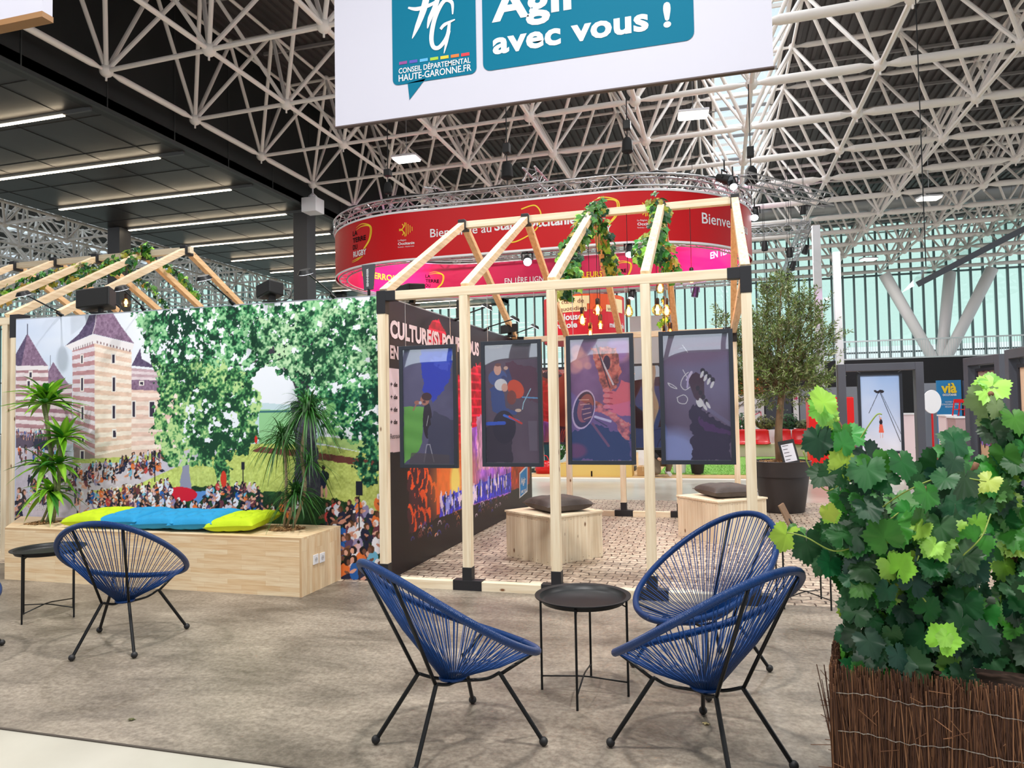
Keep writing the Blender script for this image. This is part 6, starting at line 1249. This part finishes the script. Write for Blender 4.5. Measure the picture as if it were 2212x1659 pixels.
def seat_shell():
    mb = MB(); prof = [(-.24, .02), (-.2, .0), (-.02, .0), (.1, .03), (.155, .12), (.175, .36), (.165, .42)]; n = 10
    for (y, z) in prof:
        for k in range(n+1):
            u = k/n*2-1; mb.v.append((u*(.23-.02*(z > .3)), y-.03*abs(u)**3*(z > .1), z+.035*abs(u)**4*(z < .1)-.05*abs(u)**5*(z > .4)))
    m = len(prof)
    for i in range(m-1):
        for k in range(n): a = i*(n+1)+k; mb.f.append((a, a+1, a+n+2, a+n+1))
    return mb
px0 = None
for k, px in enumerate((1601, 1646, 1694, 1732, 1562)):
    p = on_y(px, 960, 21.95); s = thing('stadium_seat', ['red plastic stadium seat just left of the right corner post', 'red plastic stadium seat between the corner post and the olive trunk', 'red plastic stadium seat half behind the olive trunk', 'red plastic stadium seat right of the olive trunk, beside the red block', 'red plastic stadium seat half hidden by the guitar picture'][k], 'seat', (p.x, 22.15, .445), 0, 'red stadium seats')
    o = seat_shell().build('shell', REDP, s, smooth='all'); o.modifiers.new('thick', 'SOLIDIFY').thickness = .02
    MB().box((-.12, -.02, 0), (.12, .1, .004)).build('mount', M('seat_mount', (60, 60, 64), .5), s)
def bush(label, x, y, z, r, h, col, seed, n=260, size=.05, name='shrub'):
    t = thing(name, label, 'plant', (x, y, z)); q = random.Random(seed); mb = MB(); mb.c = []
    for _ in range(n):
        v = Vector((q.gauss(0, 1), q.gauss(0, 1), q.gauss(0, 1))).normalized(); p = Vector((v.x*r, v.y*r, h*.5+v.z*h*.5))*1; g_ = q.uniform(.5, 1.3); add_leaf(mb, p*q.uniform(.6, 1), v+Vector((0, -.4, .4)), (q.uniform(-1, 1), 0, 1), size*q.uniform(.7, 1.3), IVY, lin(tuple(c*g_ for c in col)))
    mb.build('leaves', LEAF, t); b = MB()
    for _ in range(9): b.tube((0, 0, 0), (q.uniform(-r, r)*.6, q.uniform(-r, r)*.6, h*.7), .012, 5, r2=.004)
    b.build('stems', BARK, t)
for k, (px, tx, c, h) in enumerate(((1565, 'upright green plant in the trough behind the red seats, at left', (50, 110, 50), .55), (1655, 'brownish green shrub behind the seat left of the olive trunk', (96, 100, 50), .45), (1702, 'dark green conifer-like shrub right behind the olive trunk', (40, 78, 44), .6), (1737, 'low pale green shrub next to the red block', (110, 124, 80), .3), (1608, 'dark green shrub behind the right corner post', (40, 90, 44), .55))):
    p = on_y(px, 930, 22.8); bush(tx, p.x, 22.85, .835, .33, h, c, k+3)
def panel(name, label, cat, px0, py0, px1, py1, Y, m, t=.06, bottom=None):
    a, b = on_y(px0, py0, Y), on_y(px1, py1, Y); z0 = b.z if bottom is None else bottom; o = thingw(name, label, cat, (a.x, Y, z0)); MB().box((a.x, Y, z0), (b.x, Y+t, a.z)).build('board', m, o); return o, a.x, b.x, z0, a.z
GREYP = M('grey_partition', (138, 142, 152), .6)
o, x0, x1, z0, z1 = panel('display_board', 'white display board with a pink drawing behind the seats, by the corner post', 'board', 1560, 853, 1652, 930, 25, WHITEP, bottom=0)
mb = MB(); fn = lambda x, y: (x, 24.985, y)
for P_, w_ in (([(x0+.9, z0+1.2), (x0+1.2, z0+1.35), (x1-.1, z0+1.0), (x1-.2, z0+.9), (x0+.9, z0+1.05)], .02), ([(x0+.8, z0+.5), (x1-.1, z0+.75)], .02), ([(x1-.4, z0+.95), (x1-.3, z0+.6), (x1-.05, z0+.6)], .015)): ribbon(mb, P_, w_, fn)
mb.build('pink_drawing', M('pink_print', (236, 120, 150), .5), o); mb = MB(); letters(mb, "APPRENDRE", x0+.5, x0+1.1, z1-.4, .08, fn); letters(mb, "JOUER", x1-.55, x1-.1, z1-.62, .08, fn); mb.build('caption', INKD, o)
panel('roll_up', 'anthracite roll-up banner behind the olive trunk', 'banner', 1653, 846, 1711, 930, 24.9, M('rollup_dark', (66, 70, 82), .5), bottom=0)
o, x0, x1, z0, z1 = panel('roll_up', 'narrow white roll-up banner with a magenta mark, right of the olive trunk', 'banner', 1713, 850, 1727, 930, 24.9, WHITEP, bottom=0); flat(MB(), [(x0+.02, z1-.2), (x1-.03, z1-.2), (x1-.03, z1-.08), (x0+.02, z1-.08)], lambda x, y: (x, 24.89, y)).build('magenta_mark', M('magenta', (216, 20, 120), .5), o)
panel('partition', 'grey exhibition partition behind the red block', 'partition', 1727, 838, 1860, 930, 27, GREYP, bottom=0)
panel('partition', 'grey exhibition partition left of the blue banner', 'partition', 1990, 828, 2026, 930, 19, GREYP, bottom=0)
panel('orange_board', 'orange board seen behind the left side of the olive crown', 'board', 1596, 815, 1648, 856, 27, M('orange_board', (238, 120, 40), .6), bottom=0)
a, b = on_y(1746, 860, 16.3), on_y(1850, 1030, 16.3); t = thing('red_block', 'tall bright red advertising block standing before the grey frame', 'block', (a.x, 16.3, .065)); MB().box((0, 0, 0), (b.x-a.x, .5, a.z-.065)).build('body', M('signal_red', (240, 22, 22), .4), t, bevel=.01); MB().box((.02, .02, a.z-.065), (b.x-a.x-.02, .48, a.z-.055)).build('lid', M('red_lid', (200, 20, 24), .4), t)
tag(MB().box((2.2, 46, 0), (24, 46.2, 4.12)).build('wall_1', M('black_curtain', (26, 26, 30), .8, bump=.4, bscale=3)), kind='structure').name = 'wall_far'
ral = thingw('balcony_railing', 'pale mesh railing of the gallery before the far glass wall', 'railing', (6, 46, 4.1)); mb = MB(); x = 7.2
while x < 24: mb.box((x, 46.02, 4.12), (x+.02, 46.04, 5.2)); x += .13
tag(mb.build('baluster', M('rail_pale', (196, 206, 206), .4, .3), ral), kind='stuff'); mb = MB(); mb.box((7.2, 46, 5.16), (24, 46.07, 5.24)); mb.box((7.2, 46, 4.1), (24, 46.07, 4.2)); mb.build('handrail', M('rail_pale', (196, 206, 206)), ral)
tag(MB().box((7.0, 46.3, 3.9), (24, 51.8, 4.1)).build('floor', M('gallery', (196, 200, 200), .6)), kind='structure')
# big grey frames with pictures
def big_frame(label, P0, P1, pic, ptx, ph=(.97, 1.92), ins=.23, dep=.13):
    P0, P1 = Vector(P0), Vector(P1); d = (P1-P0).normalized(); L = (P1-P0).length; rz = math.atan2(d.y, d.x); t = thing('picture_stand', label, 'frame', (P0.x, P0.y, 0), rz); w_ = .085
    for nm, a, b in (('post', (0, -dep/2, 0), (w_, dep/2, 2.02)), ('post', (L-w_, -dep/2, 0), (L, dep/2, 2.02)), ('top_beam', (w_, -dep/2, 2.02-w_), (L-w_, dep/2, 2.02)), ('bottom_beam', (w_, -dep/2, 0), (L-w_, dep/2, .06))): MB().box(a, b).build(nm, DGREY, t, bevel=.004)
    q = thing('framed_picture', ptx, 'picture', (P0.x, P0.y, 0), rz); x0, x1 = ins, L-ins; z0, z1 = ph; fr = .03; mb = MB()
    for a, b in (((x0, -.02, z0), (x0+fr, .02, z1)), ((x1-fr, -.02, z0), (x1, .02, z1)), ((x0+fr, -.02, z0), (x1-fr, .02, z0+fr)), ((x0+fr, -.02, z1-fr), (x1-fr, .02, z1))): mb.box(a, b)
    mb.build('frame', FR, q); W_, H_ = x1-x0-2*fr, z1-z0-2*fr; p = Paint(W_, H_, 120, 220, (150, 180, 230), 4); pic(p, W_, H_); p.mesh('photo_print', lambda u, v: (x0+fr+u, -.006, z0+fr+v), print_mat('photo_print', .4), q)
    MB().box((x0+fr, -.003, z0+fr), (x1-fr, .01, z1-fr)).build('backing', BLKPL, q); mb = MB(); mb.tube((x0+.04, 0, z1), (x0, 0, 2.02-w_), .003, 4); mb.tube((x1-.04, 0, z1), (x1, 0, 2.02-w_), .003, 4); mb.build('hanging_wire', ALU, q)
def picA(p, W, H):
    g = p.noise(.3, 4, 3, .6)[..., None]; k = np.clip(p.V/H, 0, 1)[..., None]; p.C = (np.array((226, 226, 240))*(1-k)+np.array((120, 164, 226))*k)/255*(1-g*.5)+g*.5*np.array((.95, .95, 1))
    p.line([(W*.47, H*.78), (W*.2, H*.5)], .006, (40, 44, 60)); p.line([(W*.5, H*.78), (W*.98, H*.12)], .007, (40, 44, 60)); p.line([(W*.52, H*.78), (W*1., H*.22)], .005, (60, 64, 84))
    for x in np.linspace(-.09, .09, 7): p.ell(W*(.48+x), H*(.785+.01*math.sin(40*x)), W*.045, H*.014, (44, 40, 48), rot=x*6)
    p.ell(W*.5, H*.38, W*.04, H*.04, (40, 36, 48)); p.ell(W*.5, H*.43, W*.022, H*.014, (214, 160, 140)); p.poly([(W*.46, H*.35), (W*.54, H*.35), (W*.57, H*.24), (W*.44, H*.24)], (226, 104, 84)); p.line([(W*.48, H*.24), (W*.48, H*.17)], .006, (210, 150, 130)); p.line([(W*.54, H*.24), (W*.53, H*.17)], .006, (210, 150, 130)); p.line([(W*.48, H*.4), (W*.46, H*.48)], .005, (210, 150, 130))
def picB(p, W, H):
    nz(p, (120, 60, 90), .15, 90); p.poly([(0, H), (W, H), (W, H*.8), (0, H*.9)], (150, 130, 120), jit=.02); p.poly([(0, H*.82), (W, H*.75), (W, H*.6), (0, H*.6)], (190, 60, 50), a=.8, jit=.03); p.poly([(0, 0), (W, 0), (W, H*.14), (0, H*.2)], (190, 160, 130), jit=.02)
    for k in range(60): p.ell(W*p.r.random(), H*p.r.uniform(.15, .5), W*.04, H*.03, ((60, 40, 80), (200, 80, 120), (120, 110, 190), (40, 30, 40))[k % 4])
def picC(p, W, H): nz(p, (224, 196, 170), .3, 50); p.poly([(0, 0), (W, 0), (W, H*.5), (0, H*.45)], (120, 50, 90), jit=.03)
big_frame('anthracite metal display frame right of the red block, holding the sky picture', (1.375, 9.3, 0), (2.28, 9.3, 0), picA, 'framed picture of a figure hanging under ropes before a blue sky', (.97, 1.91), .215)
a, b = on_z(2093, 774, 2.02), on_z(2172, 764, 2.02); a.z = b.z = 0
big_frame('anthracite metal display frame turned sideways, second from the right edge', a, b, picB, 'framed picture of a red lit concert square, in the sideways grey frame', (.9, 1.9), .14)
a, b = on_z(2186, 756, 2.02), on_z(2262, 742, 2.02); a.z = b.z = 0
big_frame('anthracite metal display frame cut by the right edge of the photo', a, b, picC, 'framed pale picture cut by the right edge, in the last grey frame', (.9, 1.88), .14)
# blue television stand
BLUEP = M('stand_blue', (24, 120, 178), .5); NAVY = M('stand_navy', (24, 44, 92), .5)
o, x0, x1, z0, z1 = panel('stand_banner', 'blue stand banner with big yellow letters', 'banner', 2023, 822, 2081, 960, 18, BLUEP, bottom=0); fn = lambda x, y: (x, 17.985, y); kx = (x1-x0)/58; bx = lambda px: x0+(px-2023)*kx; bz = lambda py: on_y(2050, py, 18).z
mb = MB(); letters(mb, 'vià', bx(2033), bx(2070), bz(848), .22, fn, .035); mb.build('yellow_lettering', YEL, o); mb = MB(); letters(mb, 'OCCITANIE', bx(2036), bx(2069), bz(855), .045, fn, .04); mb.build('name_lettering', INKW, o)
mb = MB()
for k, s_ in enumerate(('VOTRE TV', "D'INFORMATION", 'RÉGIONALE')): letters(mb, s_, bx(2041-(k == 1)*8), bx(2065+(k == 1)*8), bz(870+5.2*k), .035, fn)
mb.build('small_lettering', INKW, o)
o, x0, x1, z0, z1 = panel('stand_banner', 'navy stand banner beside the blue one, partly hidden by the grey frame', 'banner', 2081, 822, 2150, 960, 18.02, NAVY, bottom=0); mb = MB(); letters(mb, 'P', x0+.06, x0+.13, on_y(2088, 836, 18).z, .09, lambda x, y: (x, 17.99, y), .05); mb.build('yellow_lettering', YEL, o); mb = MB(); letters(mb, 'B', x0+.06, x0+.1, on_y(2088, 846, 18).z, .03, lambda x, y: (x, 17.99, y), .05); letters(mb, 'S', x0+.06, x0+.1, on_y(2088, 851, 18).z, .03, lambda x, y: (x, 17.99, y), .05); mb.build('small_lettering', INKW, o)
a, b = on_y(2163, 850, 16), on_y(2196, 915, 16); t = thing('info_board', 'navy and yellow info board behind the grey frames at right', 'board', (a.x, 16, 0)); MB().box((0, 0, b.z), (b.x-a.x, .05, a.z+.3)).build('navy_part', NAVY, t); MB().box((0, -.005, b.z+.1), (b.x-a.x, 0, a.z-.05)).build('yellow_part', YEL, t); MB().box((.05, .0, 0), (b.x-a.x-.05, .05, b.z)).build('stand', DGREY, t)
def counter(label, px0, px1, py0, Y, m, d=.5): a = on_y(px0, py0, Y); b = on_y(px1, py0, Y); t = thing('counter', label, 'counter', (a.x, Y, 0)); MB().box((0, 0, 0), (b.x-a.x, d, a.z-.03)).build('body', m, t); MB().box((-.02, -.02, a.z-.03), (b.x-a.x+.02, d+.02, a.z)).build('top', WHITEP, t)
PINKW = M('pink_white', (236, 216, 220), .5)
counter('long white counter between the sky picture and the frame post', 1946, 1984, 893, 16.5, PINKW); counter('white counter left of the dark pink one by the blue banner', 2043, 2064, 896, 15.5, PINKW); counter('greyish pink counter under the red folding chairs', 2064, 2096, 900, 15, M('dusty_pink', (178, 148, 150), .6))
p = on_y(2013, 868, 14.5); t = thing('paddle_sign', 'white oval sign on a red pole before the blue banner', 'sign', (p.x, 14.5, 0)); MB().lathe([(.001, -.015), (.15, -.015), (.155, 0), (.15, .015), (.001, .015)], n=28, sx=.98, sy=1.38).xf(Matrix.Translation((0, 0, p.z))@Matrix.Rotation(math.pi/2, 4, 'X')).build('oval_board', WHITEP, t, smooth=True); MB().tube((0, .01, .02), (0, .01, p.z-.1), .018, 8).build('pole', REDP, t); MB().tube((0, .01, 0), (0, .01, .02), .15, 20).build('foot', REDP, t)
def barstool(label, px, Y, back=(80, 60, 60)):
    p = on_z(px, 960, 0); p = on_y(px, 900, Y); t = thing('bar_stool', label, 'stool', (p.x, Y, 0))
    mb = MB().lathe([(.001, .7), (.16, .69), (.2, .72), (.21, .78)], n=16, cap=False); s = len(mb.v); mb.build('seat_shell', M('stool_shell', (62, 60, 64), .6), t, smooth=True)
    for k in range(4): a = math.pi/4+k*math.pi/2; MB().tube((.1*math.cos(a), .1*math.sin(a), .69), (.24*math.cos(a), .24*math.sin(a), 0), .014, 6).build('leg', M('beech', (186, 130, 90), .6), t)
    MB().path([(.19*math.cos(a), .19*math.sin(a), .25) for a in np.linspace(0, 6.28, 17)[:-1]], .007, 5, closed=True).build('foot_ring', M('beech', (186, 130, 90)), t)
barstool('grey bar stool with wooden legs right of the red pole', 2036, 13.6); barstool('grey bar stool with wooden legs left of the red pole', 2004, 14.0)
for k, px in enumerate((2073, 2086)):
    p = on_y(px, 898, 15); q = on_y(px, 862, 15); t = thing('folding_chair', ['red folding chair standing on the pink counter, left one', 'red folding chair standing on the pink counter, right one'][k], 'chair', (p.x, 15.2, p.z)); h = q.z-p.z
    mb = MB(); mb.tube((-.06, 0, 0), (-.02, 0, h), .012, 6); mb.tube((.04, 0, 0), (.07, 0, h), .012, 6); mb.build('frame', REDP, t); MB().box((-.03, -.01, h*.78), (.075, .01, h)).build('backrest', REDP, t); MB().box((-.05, -.1, h*.35), (.06, .06, h*.4)).build('seat', REDP, t)
# things on the platform seen through the timber frame
CARD = M('cardboard', (190, 150, 102), .8); YB = M('yellow_crate', (220, 186, 104), .6)
a, b = on_z(1177, 1040, .066), on_z(1352, 1041, .066); t = thing('long_crate', 'long low yellow crate on the platform, seen under the pictures', 'crate', (a.x, 15.75, .065)); L = b.x-a.x
MB().box((0, 0, 0), (L, .03, .27)).build('front_board', YB, t); MB().box((0, .4, 0), (L, .43, .27)).build('back_board', YB, t); MB().box((0, .03, 0), (.03, .4, .27)).build('end_board', YB, t); MB().box((L-.03, .03, 0), (L, .4, .27)).build('end_board', YB, t); MB().box((L*.46, -.004, .0), (L*.48, 0, .12)).build('notch', INKD, t)
def carton(label, px0, py0, px1, py1, Y, m=CARD, name='carton', flap=True):
    a, b = on_y(px0, py0, Y), on_y(px1, py1, Y); z0 = .066; t = thing(name, label, 'box', (a.x, Y, z0)); h = max(.05, a.z-z0); MB().box((0, 0, 0), (b.x-a.x, .4, h)).build('body', m, t, bevel=.01); MB().box(((b.x-a.x)*.45, -.002, h*.5), ((b.x-a.x)*.55, .4, h+.003)).build('tape', M('tape', (206, 176, 130), .4), t)
carton('brown cardboard carton at the right end of the yellow crate', 1376, 1008, 1402, 1035, 16); carton('brown carton behind the yellow crate, with two holes', 1300, 1004, 1334, 1030, 17); carton('dark plastic case behind the right end of the yellow crate', 1335, 1008, 1372, 1030, 17.2, BLKPL, 'plastic_case'); carton('dark plastic case left of the red bag', 1146, 1012, 1166, 1032, 16.6, M('case_green', (44, 56, 52), .6), 'plastic_case'); carton('mint green cloth-covered box behind the yellow crate', 1214, 1004, 1254, 1030, 17.4, M('mint_cloth', (140, 216, 186), .7), 'storage_box')
a, b = on_y(1378, 955, 17.2), on_y(1403, 1006, 17.2); t = thing('white_board', 'white board standing above the brown carton', 'board', (a.x, 17.2, .066)); MB().box((0, 0, 0), (b.x-a.x, .04, a.z-.066)).build('board', WHITEP, t)
def bag(label, px, py, Y, m, w_=.4): p = on_y(px, py, Y); t = thing('tool_bag', label, 'bag', (p.x, Y, .066)); MB().lathe([(.001, 0), (w_*.5, .0), (w_*.55, .12), (w_*.48, .24), (w_*.2, .3), (.001, .3)], n=16, sy=.6).build('body', m, t, smooth='all'); MB().path(curve([(-w_*.3, 0, .26), (-w_*.15, 0, .4), (w_*.15, 0, .4), (w_*.3, 0, .26)], 5), .012, 6).build('handle', m, t)
bag('red tool bag left of the yellow crate', 1176, 1020, 16.4, REDP); bag('blue sports bag behind the yellow crate', 1270, 1012, 17, M('bag_blue', (24, 50, 120), .6), .5)
def pot(label, px, Y, m, r=.17, h=.34): p = on_y(px, 1020, Y); t = thing('plant_pot', label, 'pot', (p.x, Y, .066)); MB().lathe([(.001, 0), (r*.72, 0), (r, h), (r*.92, h), (r*.7, .03), (.001, .03)], n=24, cap=False).build('pot', m, t, smooth=True); MB().lathe([(.001, h*.9), (r*.9, h*.9)], n=16, cap=False).build('soil', M('soil', (60, 46, 36), .9), t)
pot('white plant pot under the guitar picture', 1468, 16.6, WHITEP); pot('black plant pot under the guitar picture', 1507, 16.5, BLKPL)
p = on_y(1208, 1000, 21); bush('tall green plant seen between the post and the saxophone picture', p.x, 21, .066, .3, 1.9, (50, 110, 50), 33, 420, .07, 'potted_plant')
a, b = on_y(1360, 684, 26), on_y(1458, 792, 26); t = thing('hanging_box', 'large pale grey hanging cube behind the fourth post', 'sign', (a.x, 26, b.z)); MB().box((0, 0, 0), (b.x-a.x, 3, a.z-b.z)).build('box', M('box_pale', (214, 216, 222), .6), t); mb = MB(); [mb.tube((x, y, a.z-b.z), (x, y, 10-b.z), .01, 5) for x in (.2, b.x-a.x-.2) for y in (.3, 2.7)]; mb.build('cable', BLACK, t)
# people
SKIN = M('skin', (206, 156, 130), .5)
def skinned(name, pts, edges, rad, m, parent, root=0):
    me = bpy.data.meshes.new(name); me.from_pydata([tuple(p) for p in pts], edges, []); o = bpy.data.objects.new(name, me); COL.objects.link(o); o.parent = parent; me.materials.append(m)
    s = o.modifiers.new('skin', 'SKIN'); 
    if not me.skin_vertices: bpy.context.view_layer.objects.active = o
    for i, r in enumerate(rad): me.skin_vertices[0].data[i].radius = (r, r)
    me.skin_vertices[0].data[root].use_root = True; s.use_smooth_shade = True; u = o.modifiers.new('sub', 'SUBSURF'); u.levels = 2; u.render_levels = 2; return o
def person(label, x, y, z, rz, J, top, legs, hair):
    t = thing('person', label, 'person', (x, y, z), rz)
    K = {k: i for i, k in enumerate(J)}; pts = [J[k] for k in J]; E_ = [('pel', 'waist'), ('waist', 'chest'), ('chest', 'neck'), ('neck', 'head'), ('head', 'crown')]
    for s in 'lr': E_ += [('chest', s+'sh'), (s+'sh', s+'el'), (s+'el', s+'wr'), (s+'wr', s+'hd'), ('pel', s+'hip'), (s+'hip', s+'kn'), (s+'kn', s+'an'), (s+'an', s+'to')]
    R0 = {'pel': .13, 'waist': .12, 'chest': .145, 'neck': .055, 'head': .09, 'crown': .08, 'sh': .06, 'el': .042, 'wr': .03, 'hd': .035, 'hip': .085, 'kn': .058, 'an': .04, 'to': .035}
    rr = lambda k: R0.get(k, R0.get(k[1:], .05)); skinned('body', pts, [(K[a], K[b]) for a, b in E_], [rr(k) for k in J], SKIN, t)
    def cloth(nm, names, es, m, g=.018): KK = {k: i for i, k in enumerate(names)}; skinned(nm, [J[k] for k in names], [(KK[a], KK[b]) for a, b in es], [rr(k)+g for k in names], m, t)
    cloth('top', ['waist', 'pel', 'chest', 'lsh', 'lel', 'lwr', 'rsh', 'rel', 'rwr'], [('pel', 'waist'), ('waist', 'chest'), ('chest', 'lsh'), ('lsh', 'lel'), ('lel', 'lwr'), ('chest', 'rsh'), ('rsh', 'rel'), ('rel', 'rwr')], top)
    cloth('trousers', ['pel', 'lhip', 'lkn', 'lan', 'rhip', 'rkn', 'ran'], [('pel', 'lhip'), ('lhip', 'lkn'), ('lkn', 'lan'), ('pel', 'rhip'), ('rhip', 'rkn'), ('rkn', 'ran')], legs, .022)
    for s in 'lr': a, b = Vector(J[s+'an']), Vector(J[s+'to']); MB().tube(a-(b-a)*.3, b+(b-a)*.2, .05, 10, r2=.04).build('shoe', WHITEP, t, smooth=True)
    h = Vector(J['crown']); MB().ball(h+Vector((0, .02, .0)), .105, 12, 8, (1, 1.1, 1)).build('hair', hair, t, smooth='all')
HAIR = M('dark_hair', (40, 30, 26), .7)
ST_ = dict(pel=(0, 0, .92), waist=(0, 0, 1.05), chest=(0, 0, 1.3), neck=(0, 0, 1.48), head=(0, -.02, 1.58), crown=(0, 0, 1.66), lsh=(.18, 0, 1.38), lel=(.22, .02, 1.1), lwr=(.2, -.08, .88), lhd=(.19, -.1, .8), rsh=(-.18, 0, 1.38), rel=(-.22, .02, 1.1), rwr=(-.2, -.08, .88), rhd=(-.19, -.1, .8), lhip=(.09, 0, .88), lkn=(.1, -.02, .48), lan=(.1, .02, .08), lto=(.1, -.14, .05), rhip=(-.09, 0, .88), rkn=(-.1, -.02, .48), ran=(-.1, .02, .08), rto=(-.1, -.14, .05))
p = on_z(1190, 1008, .066); person('person standing in teal trousers and dark top, mostly hidden behind the pictures', p.x, p.y, .066, .3, ST_, M('dark_top', (40, 40, 50), .8), M('teal_trousers', (20, 62, 72), .8), HAIR)
CR_ = dict(pel=(.05, .1, .34), waist=(.04, .06, .48), chest=(0, -.1, .68), neck=(-.03, -.2, .84), head=(-.06, -.28, .92), crown=(-.06, -.28, 1.01), lsh=(.18, -.08, .76), lel=(.2, -.2, .52), lwr=(.06, -.38, .42), lhd=(.02, -.44, .4), rsh=(-.18, -.1, .76), rel=(-.22, -.24, .52), rwr=(-.14, -.42, .4), rhd=(-.12, -.48, .38), lhip=(.13, .08, .34), lkn=(.18, -.28, .4), lan=(.17, -.06, .08), lto=(.17, -.2, .05), rhip=(-.05, .08, .34), rkn=(-.12, -.28, .1), ran=(-.1, .14, .08), rto=(-.1, .24, .05))
p = on_z(1424, 1028, .066); person('person crouching in a black top and khaki trousers beside the brown carton', p.x, p.y, .066, .4, CR_, M('black_top', (28, 26, 30), .8), M('khaki', (120, 104, 84), .8), HAIR)
# clear plastic sheet with a dark edge hanging at the right
q = [on_y(1948, 632, 14), on_y(2240, 480, 14), on_y(2260, 400, 14.5), on_y(2160, 470, 14.6), on_y(2000, 575, 14.4)]
t = thingw('hanging_sheet', 'clear plastic sheet with a dark edge hanging below the roof at the right', 'sheet', q[0]); mb = MB(); mb.v = [tuple(p) for p in q]; mb.f = [(0, 1, 2, 3, 4)]; mb.build('clear_sheet', clear_mat('plastic', (236, 246, 244), .22, .03, .05, .7), t); MB().bar(q[0].lerp(q[1], .12), q[1], .05, .1).build('dark_edge', M('edge_dark', (44, 48, 54), .4), t)
mb = MB(); mb.tube(q[1], q[1]+Vector((0, 0, 5)), .01, 5); mb.tube(q[4], Vector((q[4].x, q[4].y, 10)), .01, 5); mb.build('cable', BLACK, t)
# unseen stand walls added behind the camera to darken what the glossy pictures mirror
tag(MB().box((-9, -4.2, 0), (7, -4, 2.45)).build('wall_5', M('stand_plum', (70, 68, 84), .6)), kind='structure').name = 'added_wall_behind'
st = thing('stand_wall', 'blue stand wall added behind the camera', 'partition', (-3.5, -3.9, 0)); MB().box((0, 0, 0), (2.2, .08, 1.9)).build('board', M('stand_deep_blue', (50, 84, 136), .5), st)
